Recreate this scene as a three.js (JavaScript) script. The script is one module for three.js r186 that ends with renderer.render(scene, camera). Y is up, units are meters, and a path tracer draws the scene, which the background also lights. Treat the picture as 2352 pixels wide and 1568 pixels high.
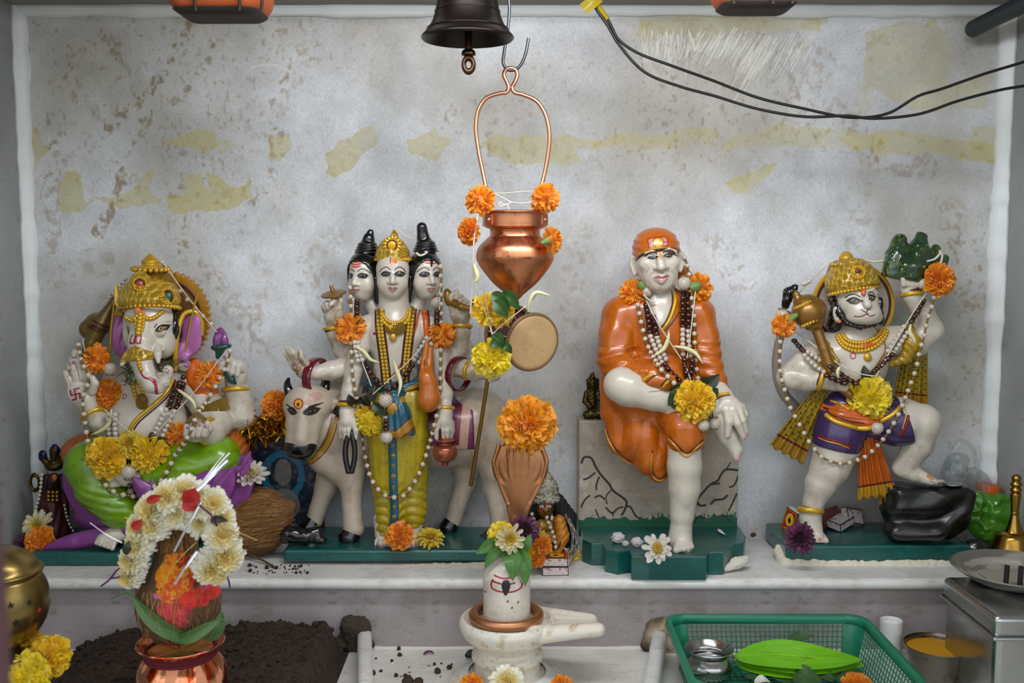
import*as THREE from 'three';
import{mergeGeometries,mergeVertices}from 'three/addons/utils/BufferGeometryUtils.js';
import{RoundedBoxGeometry}from 'three/addons/geometries/RoundedBoxGeometry.js';
import{RectAreaLightUniformsLib}from 'three/addons/lights/RectAreaLightUniformsLib.js';
// ---------- camera, sky, lamp, exposure ----------
const scene=new THREE.Scene();
const EYE=0.749,FOCAL=2333,PITCH=5.5*Math.PI/180;
const camera=new THREE.PerspectiveCamera(2*Math.atan(784/FOCAL)*180/Math.PI,2352/1568,0.05,60);
camera.position.set(0,EYE,0);camera.rotation.x=-PITCH;
camera.focus=1.93;camera.userData.fStop=5.6;
const renderer=new THREE.WebGLRenderer({antialias:true});
renderer.toneMapping=THREE.LinearToneMapping;
renderer.toneMappingExposure=4.2;
renderer.shadowMap.enabled=true;renderer.shadowMap.type=THREE.PCFSoftShadowMap;
RectAreaLightUniformsLib.init();
{
const w=64,h=32,d=new Float32Array(w*h*4);
for(let j=0;j<h;j++)for(let i=0;i<w;i++){
const e=Math.sin((j+.5)/h*Math.PI-Math.PI/2),k=4*(w*j+i),b=e<0?.12:.75+.5*e;
d[k]=b*.93;d[k+1]=b*.985;d[k+2]=b*1.04;d[k+3]=1;
}
const sky=new THREE.DataTexture(d,w,h,THREE.RGBAFormat,THREE.FloatType);
sky.mapping=THREE.EquirectangularReflectionMapping;sky.magFilter=THREE.LinearFilter;sky.needsUpdate=true;
scene.background=sky;scene.environment=sky;
scene.backgroundIntensity=scene.environmentIntensity=0.4;
}
// ---------- helpers ----------
const V3=(x,y,z)=>new THREE.Vector3(x,y,z),C0=Math.cos(PITCH),S0=Math.sin(PITCH),M=0.00085,PI=Math.PI;
function rng(seed){let s=seed>>>0;return()=>{s=(s+0x6d2b79f5)|0;let t=Math.imul(s^(s>>>15),1|s);t=(t+Math.imul(t^(t>>>7),61|t))^t;return((t^(t>>>14))>>>0)/4294967296;};}
// a point of the photograph (px, py) at the world plane z; ground(): at the height y
function at(px,py,z){const u=(px-1176)/FOCAL,v=(784-py)/FOCAL,t=z/(-C0-v*S0);return V3(u*t,EYE+(v*C0-S0)*t,z);}
function ground(px,py,y){const v=(784-py)/FOCAL,t=(y-EYE)/(v*C0-S0);return V3((px-1176)/FOCAL*t,y,(-C0-v*S0)*t);}
function toPx(x,y,z){const dy=y-EYE,v=dy*C0-z*S0,t=-(dy*S0+z*C0);return[1176+x/t*FOCAL,784-v/t*FOCAL];}
const ppm=(z)=>-z/FOCAL*1.005;
const names=new Map(),origin=new Map();
function numbered(n){const k=names.get(n)??0;names.set(n,k+1);return k?n+'_'+String(k).padStart(3,'0'):n;}
function shadows(m){m.castShadow=m.receiveShadow=true;return m;}
function tag(o,label,category,group,kind){if(label)o.userData.label=label;if(category)o.userData.category=category;if(group)o.userData.group=group;if(kind)o.userData.kind=kind;return o;}
// a thing at its base; its parts are given in world coordinates
function thing(name,label,category,pos,group){
const o=new THREE.Group();o.name=numbered(name);o.position.copy(pos);scene.add(o);origin.set(o,pos.clone());
return tag(o,label,category,group);
}
function part(name,geo,mat,parent,label){
const g=Array.isArray(geo)?merge(geo):geo,org=origin.get(parent);
if(org){g.translate(-org.x,-org.y,-org.z);}
const m=shadows(new THREE.Mesh(g,mat));m.name=name;parent.add(m);origin.set(m,org??V3(0,0,0));
if(label)m.userData.label=label;
return m;
}
function single(name,label,category,geo,mat,group,kind){
const g=Array.isArray(geo)?merge(geo):geo;g.computeBoundingBox();const b=g.boundingBox,p=V3((b.min.x+b.max.x)/2,b.min.y,(b.min.z+b.max.z)/2);
g.translate(-p.x,-p.y,-p.z);
const m=shadows(new THREE.Mesh(g,mat));m.name=numbered(name);m.position.copy(p);scene.add(m);origin.set(m,p);
return tag(m,label,category,group,kind);
}
function struct(name,geo,mat){const m=shadows(new THREE.Mesh(Array.isArray(geo)?merge(geo):geo,mat));m.name=name;m.userData.kind='structure';scene.add(m);origin.set(m,V3(0,0,0));return m;}
function merge(list){
const col=list.some((g)=>g.attributes.color);
const gs=list.map((g)=>{
const n=g.index?g.toNonIndexed():g;
for(const k of Object.keys(n.attributes))if(!['position','normal','uv','color'].includes(k))n.deleteAttribute(k);
if(!n.attributes.normal)n.computeVertexNormals();
if(!n.attributes.uv)n.setAttribute('uv',new THREE.BufferAttribute(new Float32Array(n.attributes.position.count*2),2));
if(col&&!n.attributes.color)n.setAttribute('color',new THREE.BufferAttribute(new Float32Array(n.attributes.position.count*3).fill(1),3));
return n;
});
return mergeGeometries(gs,false);
}
const std=(color,roughness=.5,o={})=>new THREE.MeshPhysicalMaterial({color,roughness,side:THREE.DoubleSide,...o});
function box(x0,x1,y0,y1,z0,z1,r=0){const g=r?new RoundedBoxGeometry(x1-x0,y1-y0,z1-z0,3,r):new THREE.BoxGeometry(x1-x0,y1-y0,z1-z0);return g.translate((x0+x1)/2,(y0+y1)/2,(z0+z1)/2);}
function tube(pts,r,seg=40,rad=8,closed=false){return new THREE.TubeGeometry(new THREE.CatmullRomCurve3(pts,closed,'centripetal'),seg,r,rad,closed);}
// a tube whose radius follows rf(t), ends closed
function taper(pts,rf,seg=24,rad=8){
const c=new THREE.CatmullRomCurve3(pts,false,'centripetal'),g=new THREE.TubeGeometry(c,seg,1,rad,false),p=g.attributes.position,v=V3(),q=V3();
for(let i=0;i<=seg;i++){c.getPointAt(i/seg,q);for(let j=0;j<=rad;j++){const k=i*(rad+1)+j;v.fromBufferAttribute(p,k).sub(q).multiplyScalar(rf(i/seg)).add(q);p.setXYZ(k,v.x,v.y,v.z);}}
g.computeVertexNormals();return g;
}
function lathe(prof,seg=48){return new THREE.LatheGeometry(prof.map(([r,y])=>new THREE.Vector2(Math.max(r,1e-5),y)),seg);}
// smooth lathe through the given profile
function latheS(prof,n=60,seg=56){const c=new THREE.SplineCurve(prof.map(([r,y])=>new THREE.Vector2(r,y)));return lathe(c.getPoints(n).map((p)=>[p.x,p.y]),seg);}
function aim(g,pos,dir,up0=V3(0,1,0)){return g.applyQuaternion(new THREE.Quaternion().setFromUnitVectors(up0,dir.clone().normalize())).translate(pos.x,pos.y,pos.z);}
function ball(p,r,w=14,h=10){return new THREE.SphereGeometry(r,w,h).translate(p.x,p.y,p.z);}
function tint(g,c){const n=g.attributes.position.count,a=new Float32Array(n*3);for(let i=0;i<n;i++)a.set([c.r,c.g,c.b],3*i);g.setAttribute('color',new THREE.BufferAttribute(a,3));return g;}
// value noise
function h3(x,y,z){let n=Math.imul(x,374761393)+Math.imul(y,668265263)+Math.imul(z,2147483647^0x5bd1e995);n=Math.imul(n^(n>>>13),1274126177);return((n^(n>>>16))>>>0)/4294967296;}
function vn(x,y,z=0){
const X=Math.floor(x),Y=Math.floor(y),Z=Math.floor(z);let a=x-X,b=y-Y,c=z-Z;a=a*a*(3-2*a);b=b*b*(3-2*b);c=c*c*(3-2*c);
const L=(p,q,t)=>p+(q-p)*t;
return L(L(L(h3(X,Y,Z),h3(X+1,Y,Z),a),L(h3(X,Y+1,Z),h3(X+1,Y+1,Z),a),b),c?L(L(h3(X,Y,Z+1),h3(X+1,Y,Z+1),a),L(h3(X,Y+1,Z+1),h3(X+1,Y+1,Z+1),a),b):0,c);
}
function fbm(x,y,z=0,o=4){let s=0,a=.5,t=0;for(let i=0;i<o;i++){s+=a*vn(x,y,z);t+=a;x=x*2.03+11.7;y=y*2.03+5.3;z=z*2.03+3.1;a*=.5;}return s/t;}
const clamp=(x,a=0,b=1)=>Math.min(b,Math.max(a,x)),sst=(a,b,x)=>{const t=clamp((x-a)/(b-a));return t*t*(3-2*t);};
// ---------- sculpting: smooth-joined round cones, ellipsoids and boxes, meshed as surface nets ----------
// coordinates are [px, py, dz]: a photo point and a distance (in photo pixels at the statue) towards the viewer from the plane z
class Sdf{
constructor(z,cell=2.2,k=8,m=M){this.z=z;this.m=m;this.h=cell*m*1.28;this.k=k;this.p=[];this.disp=null;this.dm=0;}
pt(a){return at(a[0],a[1],this.z+(a[2]??0)*this.m);}
c(pts,k=this.k,sub=false){
for(let i=0;i+1<pts.length||i===0;i++){
const a=this.pt(pts[i]),e=pts[i+1]??pts[i],b=this.pt(e),r=pts[i][3]*this.m,s=e[3]*this.m;
const d=b.clone().sub(a),l=d.lengthSq()||1e-12;
this.p.push({t:0,ax:a.x,ay:a.y,az:a.z,dx:d.x,dy:d.y,dz:d.z,il:1/l,r,s:s-r,k:(i&&!sub?k*.42:k)*this.m,sub,c:a.clone().add(b).multiplyScalar(.5),R:Math.sqrt(l)/2+Math.max(r,s)});
}
return this;
}
sh(t,x,y,z,rx,ry,rz,k,rot,sub,rnd){
const a=this.pt([x,y,z]),q=new THREE.Matrix3().setFromMatrix4(new THREE.Matrix4().makeRotationFromEuler(new THREE.Euler(...(rot??[0,0,0]))).transpose()).elements;
this.p.push({t,ax:a.x,ay:a.y,az:a.z,rx:rx*this.m,ry:ry*this.m,rz:rz*this.m,q:rot?q:null,k:k*this.m,sub,rnd:(rnd??0)*this.m,c:a,R:(t===1?Math.max(rx,ry,rz):Math.hypot(rx,ry,rz))*this.m});
return this;
}
e(x,y,z,rx,ry,rz,k=this.k,rot=null,sub=false){return this.sh(1,x,y,z,rx,ry,rz,k,rot,sub);}
b(x,y,z,rx,ry,rz,rnd=3,k=this.k,rot=null,sub=false){return this.sh(2,x,y,z,rx,ry,rz,k,rot,sub,rnd);}
cut(x,y,z,n,k=2){const a=this.pt([x,y,z]),v=V3(...n).normalize();this.p.push({t:3,ax:a.x,ay:a.y,az:a.z,dx:v.x,dy:v.y,dz:v.z,k:k*this.m,sub:true,c:a,R:9});return this;}
f(list,x,y,z){
let d=1;
for(const q of list){
const X=x-q.ax,Y=y-q.ay,Z=z-q.az;let e;
if(q.t===0){let h=(X*q.dx+Y*q.dy+Z*q.dz)*q.il;h=h<0?0:h>1?1:h;const u=X-q.dx*h,v=Y-q.dy*h,w=Z-q.dz*h;e=Math.sqrt(u*u+v*v+w*w)-q.r-q.s*h;}
else if(q.t===3)e=-(X*q.dx+Y*q.dy+Z*q.dz);
else{
let u=X,v=Y,w=Z;const m=q.q;if(m){u=m[0]*X+m[3]*Y+m[6]*Z;v=m[1]*X+m[4]*Y+m[7]*Z;w=m[2]*X+m[5]*Y+m[8]*Z;}
if(q.t===1){const a=u/q.rx,b=v/q.ry,c=w/q.rz,k0=Math.sqrt(a*a+b*b+c*c),k1=Math.sqrt(a*a/q.rx/q.rx+b*b/q.ry/q.ry+c*c/q.rz/q.rz)/k0||1;e=k0<1e-6?-Math.min(q.rx,q.ry,q.rz):(k0-1)/k1;}
else{const a=Math.abs(u)-q.rx+q.rnd,b=Math.abs(v)-q.ry+q.rnd,c=Math.abs(w)-q.rz+q.rnd,A=a>0?a:0,B=b>0?b:0,C=c>0?c:0;e=Math.sqrt(A*A+B*B+C*C)+Math.min(Math.max(a,b,c),0)-q.rnd;}
}
if(q.sub){const n=-e,h=q.k-Math.abs(d-n);d=Math.max(d,n);if(h>0)d+=h*h/q.k/4;}
else{const h=q.k-Math.abs(d-e);d=Math.min(d,e);if(h>0)d-=h*h/q.k/4;}
}
if(this.disp&&Math.abs(d)<this.dm*3+.01){const[a,b]=toPx(x,y,this.z);d+=this.disp(a,b,(z-this.z)/this.m,x,y,z)*this.m;}
return d;
}
fold(dm,fn){this.disp=fn;this.dm=dm*this.m;return this;}
hit(px,py,off=0){
const a=at(px,py,this.z+260*this.m),dir=at(px,py,this.z).sub(a).normalize();let t=0;
for(let i=0;i<160&&t<.5;i++){const d=this.f(this.p,a.x+dir.x*t,a.y+dir.y*t,a.z+dir.z*t);if(d<2e-4)return a.addScaledVector(dir,t-off*this.m);t+=Math.max(d*.7,2e-4);}
return null;
}
geo(paint=null){
const add=this.p.filter((q)=>!q.sub),h=this.h,lo=[9,9,9],hi=[-9,-9,-9],pad=this.dm+3*h;
for(const q of add)['x','y','z'].forEach((a,i)=>{lo[i]=Math.min(lo[i],q.c[a]-q.R-pad);hi[i]=Math.max(hi[i],q.c[a]+q.R+pad);});
const B=8,n=[0,1,2].map((i)=>Math.ceil((hi[i]-lo[i])/h/B)*B+1),[nx,ny,nz]=n,sy=nx,sz=nx*ny;
const val=new Float32Array(nx*ny*nz).fill(1),rb=B*h*.5*1.7321;
for(let bz=0;bz<nz-1;bz+=B)for(let by=0;by<ny-1;by+=B)for(let bx=0;bx<nx-1;bx+=B){
const cx=lo[0]+(bx+B/2)*h,cy=lo[1]+(by+B/2)*h,cz=lo[2]+(bz+B/2)*h,list=[];let any=false;
for(const q of this.p){const g=q.R>5?0:Math.hypot(cx-q.c.x,cy-q.c.y,cz-q.c.z)-q.R;if(g<rb+q.k+this.dm+.002){list.push(q);if(!q.sub)any=true;}}
if(!any)continue;
const x1=Math.min(B,nx-1-bx),y1=Math.min(B,ny-1-by),z1=Math.min(B,nz-1-bz);
for(let k=0;k<=z1;k++)for(let j=0;j<=y1;j++)for(let i=0;i<=x1;i++)val[(bz+k)*sz+(by+j)*sy+bx+i]=this.f(list,lo[0]+(bx+i)*h,lo[1]+(by+j)*h,lo[2]+(bz+k)*h);
}
const id=new Int32Array(nx*ny*nz).fill(-1),P=[],I=[],off=[0,1,sy,sy+1,sz,sz+1,sz+sy,sz+sy+1];
const E=[[0,1],[2,3],[4,5],[6,7],[0,2],[1,3],[4,6],[5,7],[0,4],[1,5],[2,6],[3,7]];
let cnt=0;
for(let k=0;k<nz-1;k++)for(let j=0;j<ny-1;j++)for(let i=0;i<nx-1;i++){
const o=k*sz+j*sy+i;let m=0;for(let c=0;c<8;c++)if(val[o+off[c]]<0)m|=1<<c;
if(m===0||m===255)continue;
let x=0,y=0,z=0,w=0;
for(const[a,b]of E){const p=val[o+off[a]],q=val[o+off[b]];if((p<0)===(q<0))continue;const t=p/(p-q);x+=(a&1)+t*((b&1)-(a&1));y+=(a>>1&1)+t*((b>>1&1)-(a>>1&1));z+=(a>>2)+t*((b>>2)-(a>>2));w++;}
id[o]=cnt++;P.push(lo[0]+(i+x/w)*h,lo[1]+(j+y/w)*h,lo[2]+(k+z/w)*h);
}
const quad=(a,b,c,d,flip)=>{if(a<0||b<0||c<0||d<0)return;flip?I.push(a,b,c,a,c,d):I.push(a,c,b,a,d,c);};
for(let k=1;k<nz-1;k++)for(let j=1;j<ny-1;j++)for(let i=1;i<nx-1;i++){
const o=k*sz+j*sy+i,s=val[o]<0;
if(s!==val[o+1]<0)quad(id[o-sy-sz],id[o-sz],id[o],id[o-sy],s);
if(s!==val[o+sy]<0)quad(id[o-1-sz],id[o-1],id[o],id[o-sz],s);
if(s!==val[o+sz]<0)quad(id[o-1-sy],id[o-sy],id[o],id[o-1],s);
}
const g=new THREE.BufferGeometry(),pos=new Float32Array(P),uv=new Float32Array(cnt*2);
for(let i=0;i<cnt;i++){if(paint)paint.uv(pos[3*i],pos[3*i+1],uv,2*i);else{uv[2*i]=pos[3*i]+pos[3*i+2]*.6;uv[2*i+1]=pos[3*i+1]+pos[3*i+2]*.3;}}
g.setAttribute('position',new THREE.BufferAttribute(pos,3));g.setAttribute('uv',new THREE.BufferAttribute(uv,2));g.setIndex(I);g.computeVertexNormals();
tris+=I.length/3;
return g;
}
}
let tris=0;
// paint on a carved surface: a canvas laid flat over the statue's front, in the statue's own x and y
class Paint{
constructor(z,x0,y0,x1,y1,base,res=2,seed=1,mottle=.05){
const a=at(x0,y1,z),b=at(x1,y0,z);this.z=z;this.a=a;this.sx=b.x-a.x;this.sy=b.y-a.y;
const w=Math.round((x1-x0)*res),h=Math.round((y1-y0)*res);this.w=w;this.h=h;this.s=w/this.sx*M;
this.cv=document.createElement('canvas');this.cv.width=w;this.cv.height=h;const g=this.g=this.cv.getContext('2d');
g.fillStyle=base;g.fillRect(0,0,w,h);g.lineCap=g.lineJoin='round';
const r=rng(seed);
if(mottle)for(let i=0;i<500;i++){const q=r()*r()*22*res;g.globalAlpha=mottle*(0.3+r());g.fillStyle=['#6f5c42','#8a7a60','#ffffff','#4b4036','#b79a6c'][r()*5|0];g.beginPath();g.ellipse(r()*w,r()*h,q,q*(.5+r()),r()*3,0,7);g.fill();}
if(mottle)for(let i=0;i<260;i++){g.globalAlpha=mottle*5*r();g.fillStyle='#3c2f22';g.beginPath();g.arc(r()*w,r()*h,res*(.4+r()),0,7);g.fill();}
g.globalAlpha=1;
}
uv(x,y,out,i){out[i]=(x-this.a.x)/this.sx;out[i+1]=(y-this.a.y)/this.sy;}
P(p){const v=at(p[0],p[1],this.z+(p[2]??this.dz??0)*M);return[(v.x-this.a.x)/this.sx*this.w,(1-(v.y-this.a.y)/this.sy)*this.h];}
path(pts,closed,smooth=true){
const g=this.g,q=pts.map((p)=>this.P(p));g.beginPath();
if(smooth&&q.length>2){const c=new THREE.SplineCurve((closed?[...q,q[0]]:q).map((p)=>new THREE.Vector2(...p))).getPoints(q.length*6);c.forEach((p,i)=>i?g.lineTo(p.x,p.y):g.moveTo(p.x,p.y));}
else q.forEach((p,i)=>i?g.lineTo(...p):g.moveTo(...p));
if(closed)g.closePath();
}
line(pts,w,color,alpha=1,smooth=true){const g=this.g;g.globalAlpha=alpha;this.path(pts,false,smooth);g.strokeStyle=color;g.lineWidth=w*this.s;g.stroke();g.globalAlpha=1;return this;}
fill(pts,color,alpha=1,smooth=true){const g=this.g;g.globalAlpha=alpha;this.path(pts,true,smooth);g.fillStyle=color;g.fill();g.globalAlpha=1;return this;}
ell(x,y,rx,ry,color,rot=0,alpha=1,ring=0){const g=this.g,[a,b]=this.P([x,y]);g.globalAlpha=alpha;g.beginPath();g.ellipse(a,b,rx*this.s,ry*this.s,rot,0,7);if(ring){g.strokeStyle=color;g.lineWidth=ring*this.s;g.stroke();}else{g.fillStyle=color;g.fill();}g.globalAlpha=1;return this;}
eye(x,y,w,h,tilt=0,iris='#2a2a26',white='#77766c'){
const c=Math.cos(tilt),s=Math.sin(tilt),q=(a,b)=>[x+a*c-b*s,y+a*s+b*c];
this.fill([q(-w*1.15,h*.3),q(-w*.5,-h*1.05),q(w*.3,-h*1.15),q(w*1.2,-h*.1),q(w*.5,h*1.1),q(-w*.4,h*1.05)],'#1b1a18');
this.fill([q(-w*.8,h*.2),q(-w*.35,-h*.5),q(w*.3,-h*.55),q(w*.8,-h*.05),q(w*.35,h*.55),q(-w*.3,h*.55)],white);
this.ell(...q(0,0),h*.72,h*.72,iris).ell(...q(0,0),h*.34,h*.34,'#0b0b0b').ell(...q(-h*.25,-h*.25),h*.16,h*.16,'#ffffff');
this.line([q(-w*1.2,h*.3),q(-w*.5,-h*1.1),q(w*.35,-h*1.2),q(w*1.35,-h*.25)],Math.max(.9,h*.28),'#131211');
for(let i=-3;i<=3;i++)this.line([q(i*w*.28,h*.95),q(i*w*.33,h*1.45)],.5,'#2a2723',.8);
return this;
}
tex(){const t=new THREE.CanvasTexture(this.cv);t.colorSpace=THREE.SRGBColorSpace;return t;}
}
// points of a photo path laid on the first of the given surfaces; [px, py] uses the surface, [px, py, dz] a depth of its own
function lay(path,sdfs,off=0,z=sdfs[0]?.z,step=0){
let src=path;
if(step){const c=new THREE.CatmullRomCurve3(path.map((p)=>V3(p[0],p[1],0)),false,'centripetal'),n=Math.max(2,Math.round(c.getLength()/step));src=c.getSpacedPoints(n).map((v)=>[v.x,v.y]);}
const out=[];let last=null;
for(const p of src){
if(p.length>2){out.push(at(p[0],p[1],z+p[2]*M));continue;}
let best=null;for(const s of sdfs){const q=s.hit(p[0],p[1],off);if(q&&(!best||q.z>best.z))best=q;}
if(!best)best=last!==null?at(p[0],p[1],last):at(p[0],p[1],z);
last=best.z;out.push(best);
}
return out;
}
// ---------- unseen lamp added over the niche front to light wall and statues ----------
{
const t=thing('added_lamp','added unseen white tube lamp above and in front of the niche','lamp',V3(0.12,1.25,-1.24));
part('added_lamp_housing',box(-.38,.62,1.262,1.31,-1.29,-1.19,.008),std('#e8e8e4',.5),t);
part('added_lamp_tube',new THREE.CylinderGeometry(.014,.014,.9,16).rotateZ(PI/2).translate(.12,1.246,-1.24),new THREE.MeshStandardMaterial({color:'#ffffff',emissive:'#fff6e8',emissiveIntensity:3}),t);
const l=new THREE.RectAreaLight('#f3f6ff',7.0,.9,.11);l.position.set(.12,1.225,-1.24);l.lookAt(.12,.72,-2.0);scene.add(l);
}
// ---------- the niche ----------
const ZB=-2.06,SHELF=0.14,ZS=-1.80,XL=at(48,300,ZB).x,XR=at(2312,300,ZB).x,YC=at(600,16,ZB).y;
function planarUV(g,x0,y0,sx,sy){const p=g.attributes.position,u=g.attributes.uv;for(let i=0;i<p.count;i++)u.setXY(i,(p.getX(i)-x0)/sx,(p.getY(i)-y0)/sy);return g;}
function grainTex(w,h,fn){
const cv=document.createElement('canvas');cv.width=w;cv.height=h;const g=cv.getContext('2d'),im=g.createImageData(w,h),d=im.data;
for(let j=0;j<h;j++)for(let i=0;i<w;i++){const c=fn(i,j),k=4*(j*w+i);d[k]=c[0];d[k+1]=c[1];d[k+2]=c[2];d[k+3]=255;}
g.putImageData(im,0,0);const t=new THREE.CanvasTexture(cv);t.colorSpace=THREE.SRGBColorSpace;t.wrapS=t.wrapT=THREE.RepeatWrapping;return t;
}
function bumpTex(w,h,fn){const d=new Uint8Array(w*h*4);for(let j=0;j<h;j++)for(let i=0;i<w;i++){const v=clamp(fn(i,j))*255,k=4*(j*w+i);d[k]=d[k+1]=d[k+2]=v;d[k+3]=255;}const t=new THREE.DataTexture(d,w,h);t.magFilter=THREE.LinearFilter;t.wrapS=t.wrapT=THREE.RepeatWrapping;t.needsUpdate=true;return t;}
const WX0=-1.06,WY0=.1,WSX=2.12,WSY=1.16,WW=2048,WH=1120;
function wallTexture(){
const cv=document.createElement('canvas');cv.width=WW;cv.height=WH;const g=cv.getContext('2d');
const P=(x,y)=>{const v=at(x,y,ZB);return[(v.x-WX0)/WSX*WW,(1-(v.y-WY0)/WSY)*WH];};
g.lineCap=g.lineJoin='round';
const poly=(pts,c)=>{g.fillStyle=c;g.beginPath();pts.forEach((p,i)=>i?g.lineTo(...P(...p)):g.moveTo(...P(...p)));g.fill();};
const line=(pts,w,c)=>{g.strokeStyle=c;g.lineWidth=w*.89;g.beginPath();pts.forEach((p,i)=>i?g.lineTo(...P(...p)):g.moveTo(...P(...p)));g.stroke();};
g.fillStyle='#000';g.fillRect(0,0,WW,WH);g.globalCompositeOperation='lighter';
const Y=(a)=>'rgba(255,0,0,'+a+')';
poly([[375,322],[410,318],[450,300],[492,298],[503,330],[460,346],[420,334],[378,330]],Y(.8));
poly([[500,312],[545,330],[548,345],[502,350]],Y(.3));
poly([[628,310],[665,306],[672,340],[650,366],[612,358]],Y(.6));
poly([[750,352],[790,318],[860,290],[862,345],[812,378],[760,408],[742,400]],Y(.6));
poly([[930,312],[1000,300],[1034,330],[1010,372],[940,362]],Y(.55));
poly([[1110,320],[1240,310],[1378,318],[1365,345],[1320,350],[1342,385],[1280,372],[1180,380],[1120,350]],Y(.62));
line([[1370,328],[1470,318],[1560,314],[1638,308]],24,Y(.5));line([[1450,342],[1560,330],[1636,332]],10,Y(.4));
poly([[1660,332],[1700,302],[1790,285],[1950,300],[2050,318],[2000,350],[1900,336],[1760,335],[1670,345]],Y(.4));
poly([[1930,320],[2060,300],[2280,330],[2290,372],[2200,378],[2120,350],[1960,352]],Y(.6));
poly([[2230,290],[2292,288],[2292,372],[2234,376]],Y(.4));
poly([[1670,420],[1700,404],[1780,374],[1792,380],[1740,420],[1730,446],[1690,446]],Y(.7));
poly([[130,445],[148,395],[172,398],[196,450],[212,466],[190,486],[150,490]],Y(.7));
poly([[210,458],[262,452],[300,432],[322,420],[335,392],[352,395],[350,450],[368,475],[300,482],[235,470]],Y(.6));
poly([[378,450],[420,440],[425,400],[460,398],[472,436],[478,396],[505,400],[520,425],[560,420],[578,405],[586,455],[530,478],[420,488],[395,492]],Y(.75));
poly([[66,290],[88,286],[104,345],[80,386],[64,372]],Y(.6));
poly([[1465,46],[1600,40],[1880,30],[1880,66],[1700,70],[1600,88],[1462,86]],Y(.42));
poly([[1990,75],[2060,50],[2150,48],[2185,110],[2180,200],[2280,170],[2260,240],[2130,260],[2060,240],[1980,180]],Y(.42));
line([[1990,200],[1980,250]],34,Y(.25));poly([[1850,25],[1910,18],[1900,50],[1860,48]],Y(.4));
const R=(a)=>'rgba(0,255,0,'+a+')';
for(const[pts,w,a]of[[[[440,55],[395,130],[340,215],[285,262],[218,330]],22,.75],[[[335,225],[330,300],[290,345],[280,420],[262,480],[225,530]],30,.8],[[[505,85],[480,140],[440,200],[375,255]],20,.6],[[[670,160],[600,260]],12,.4],
[[[640,300],[622,390]],22,.55],[[[640,395],[570,485],[545,560]],14,.6],[[[270,80],[262,140],[250,130]],30,.4],[[[160,120],[175,210]],30,.35],[[[420,330],[410,420]],16,.4],[[[120,300],[118,560]],36,.4],[[[430,480],[422,560],[400,580]],22,.5],
[[[700,130],[610,300]],40,.25],[[[1510,150],[1540,260],[1560,420]],30,.28],[[[1830,110],[1880,160]],70,.3],[[[1780,180],[2010,330]],70,.3],[[[1900,320],[2120,390]],60,.35],[[[1990,450],[1960,560]],50,.3],[[[760,540],[700,640],[740,720]],60,.28],[[[600,610],[560,800]],60,.2],
[[[1340,540],[1320,620],[1310,800]],50,.3],[[[1640,560],[1700,640]],70,.3],[[[1760,860],[1880,900]],60,.25],[[[230,600],[120,640]],60,.3],[[[2190,480],[2240,700]],60,.3],[[[480,640],[560,720],[600,800]],60,.28]])line(pts,w,R(a));
const r=rng(5);
for(let i=0;i<330;i++){const x=1475+r()*400,y=62+r()*50+(x>1700?30:0)*r(),l=14+r()*r()*90*(x>1700&&x<1860?1.2:.7),s=x<1600?(r()-.4)*.6:.55;line([[x,y],[x-l*s,y+l]],1+r()*2.5,'rgba(0,0,255,'+(.25+.5*r())+')');}
line([[575,155],[605,148],[640,150],[668,166]],4,'rgba(0,0,255,.5)');
const src=g.getImageData(0,0,WW,WH).data;
return grainTex(WW,WH,(i,j)=>{
const x=i/WW*WSX,y=j/WH*WSY;
const wx=(fbm(x*30,y*30,0,3)-.5)*26,wy=(fbm(x*30+40,y*30,0,3)-.5)*26,si=clamp(Math.round(i+wx),0,WW-1),sj=clamp(Math.round(j+wy),0,WH-1),k=4*(sj*WW+si),k0=4*(j*WW+i);
const a=fbm(x*5,y*5+7,0,4),b=fbm(x*22+9,y*22,0,3),f=vn(x*420,y*420),ff=vn(x*950,y*950+50);
let v=208+(a-.5)*62+(b-.5)*30+(f-.5)*18+(ff-.5)*14;if(ff>.93&&f>.5)v+=22;
let R0=v*.985,G0=v*1.0,B0=v*1.01;
const dirt=sst(.42,.8,fbm(x*6+30,y*5+3,0,5))*.42,sp=sst(.52,.86,fbm(x*19+3,y*11+8,0,5));
const mix=(c,t)=>{R0+=(c[0]-R0)*t;G0+=(c[1]-G0)*t;B0+=(c[2]-B0)*t;};
mix([150,144,128],dirt);mix([134,130,112],sp*.2);const area=sst(.5,.68,fbm(x*4.5+60,y*3.5+21,0,3));
const n3=fbm(x*150+8,y*110,0,3),st=src[k+1]/255,n2=fbm(x*75,y*75+4,0,3);mix([120,92,58],sst(.44,.68,n2*.6+n3*.4)*st*.66);mix([128,108,78],sst(.54,.8,n3*.7+n2*.3)*(.1+.34*area));mix([150,134,104],area*.14);
const ye=src[k]/255;mix([186,172,92],clamp(ye*1.15)*(.32+.42*b+.2*(n3-.5)));if(ye>.2&&n2>.6)mix([140,122,48],(n2-.6)*1.6*ye);
mix([236,236,222],src[k0+2]/255*.85);
return[R0,G0,B0];
});
}
const wallMat=new THREE.MeshPhysicalMaterial({map:wallTexture(),roughness:.55,bumpMap:bumpTex(256,256,(i,j)=>vn(i*.5,j*.5)*.5+fbm(i*.06,j*.06)*.5),bumpScale:.0004});
wallMat.bumpMap.repeat.set(8,5);
struct('wall_back',planarUV(box(XL-.12,XR+.12,-.6,YC+.1,ZB-.1,ZB),WX0,WY0,WSX,WSY),wallMat);
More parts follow.
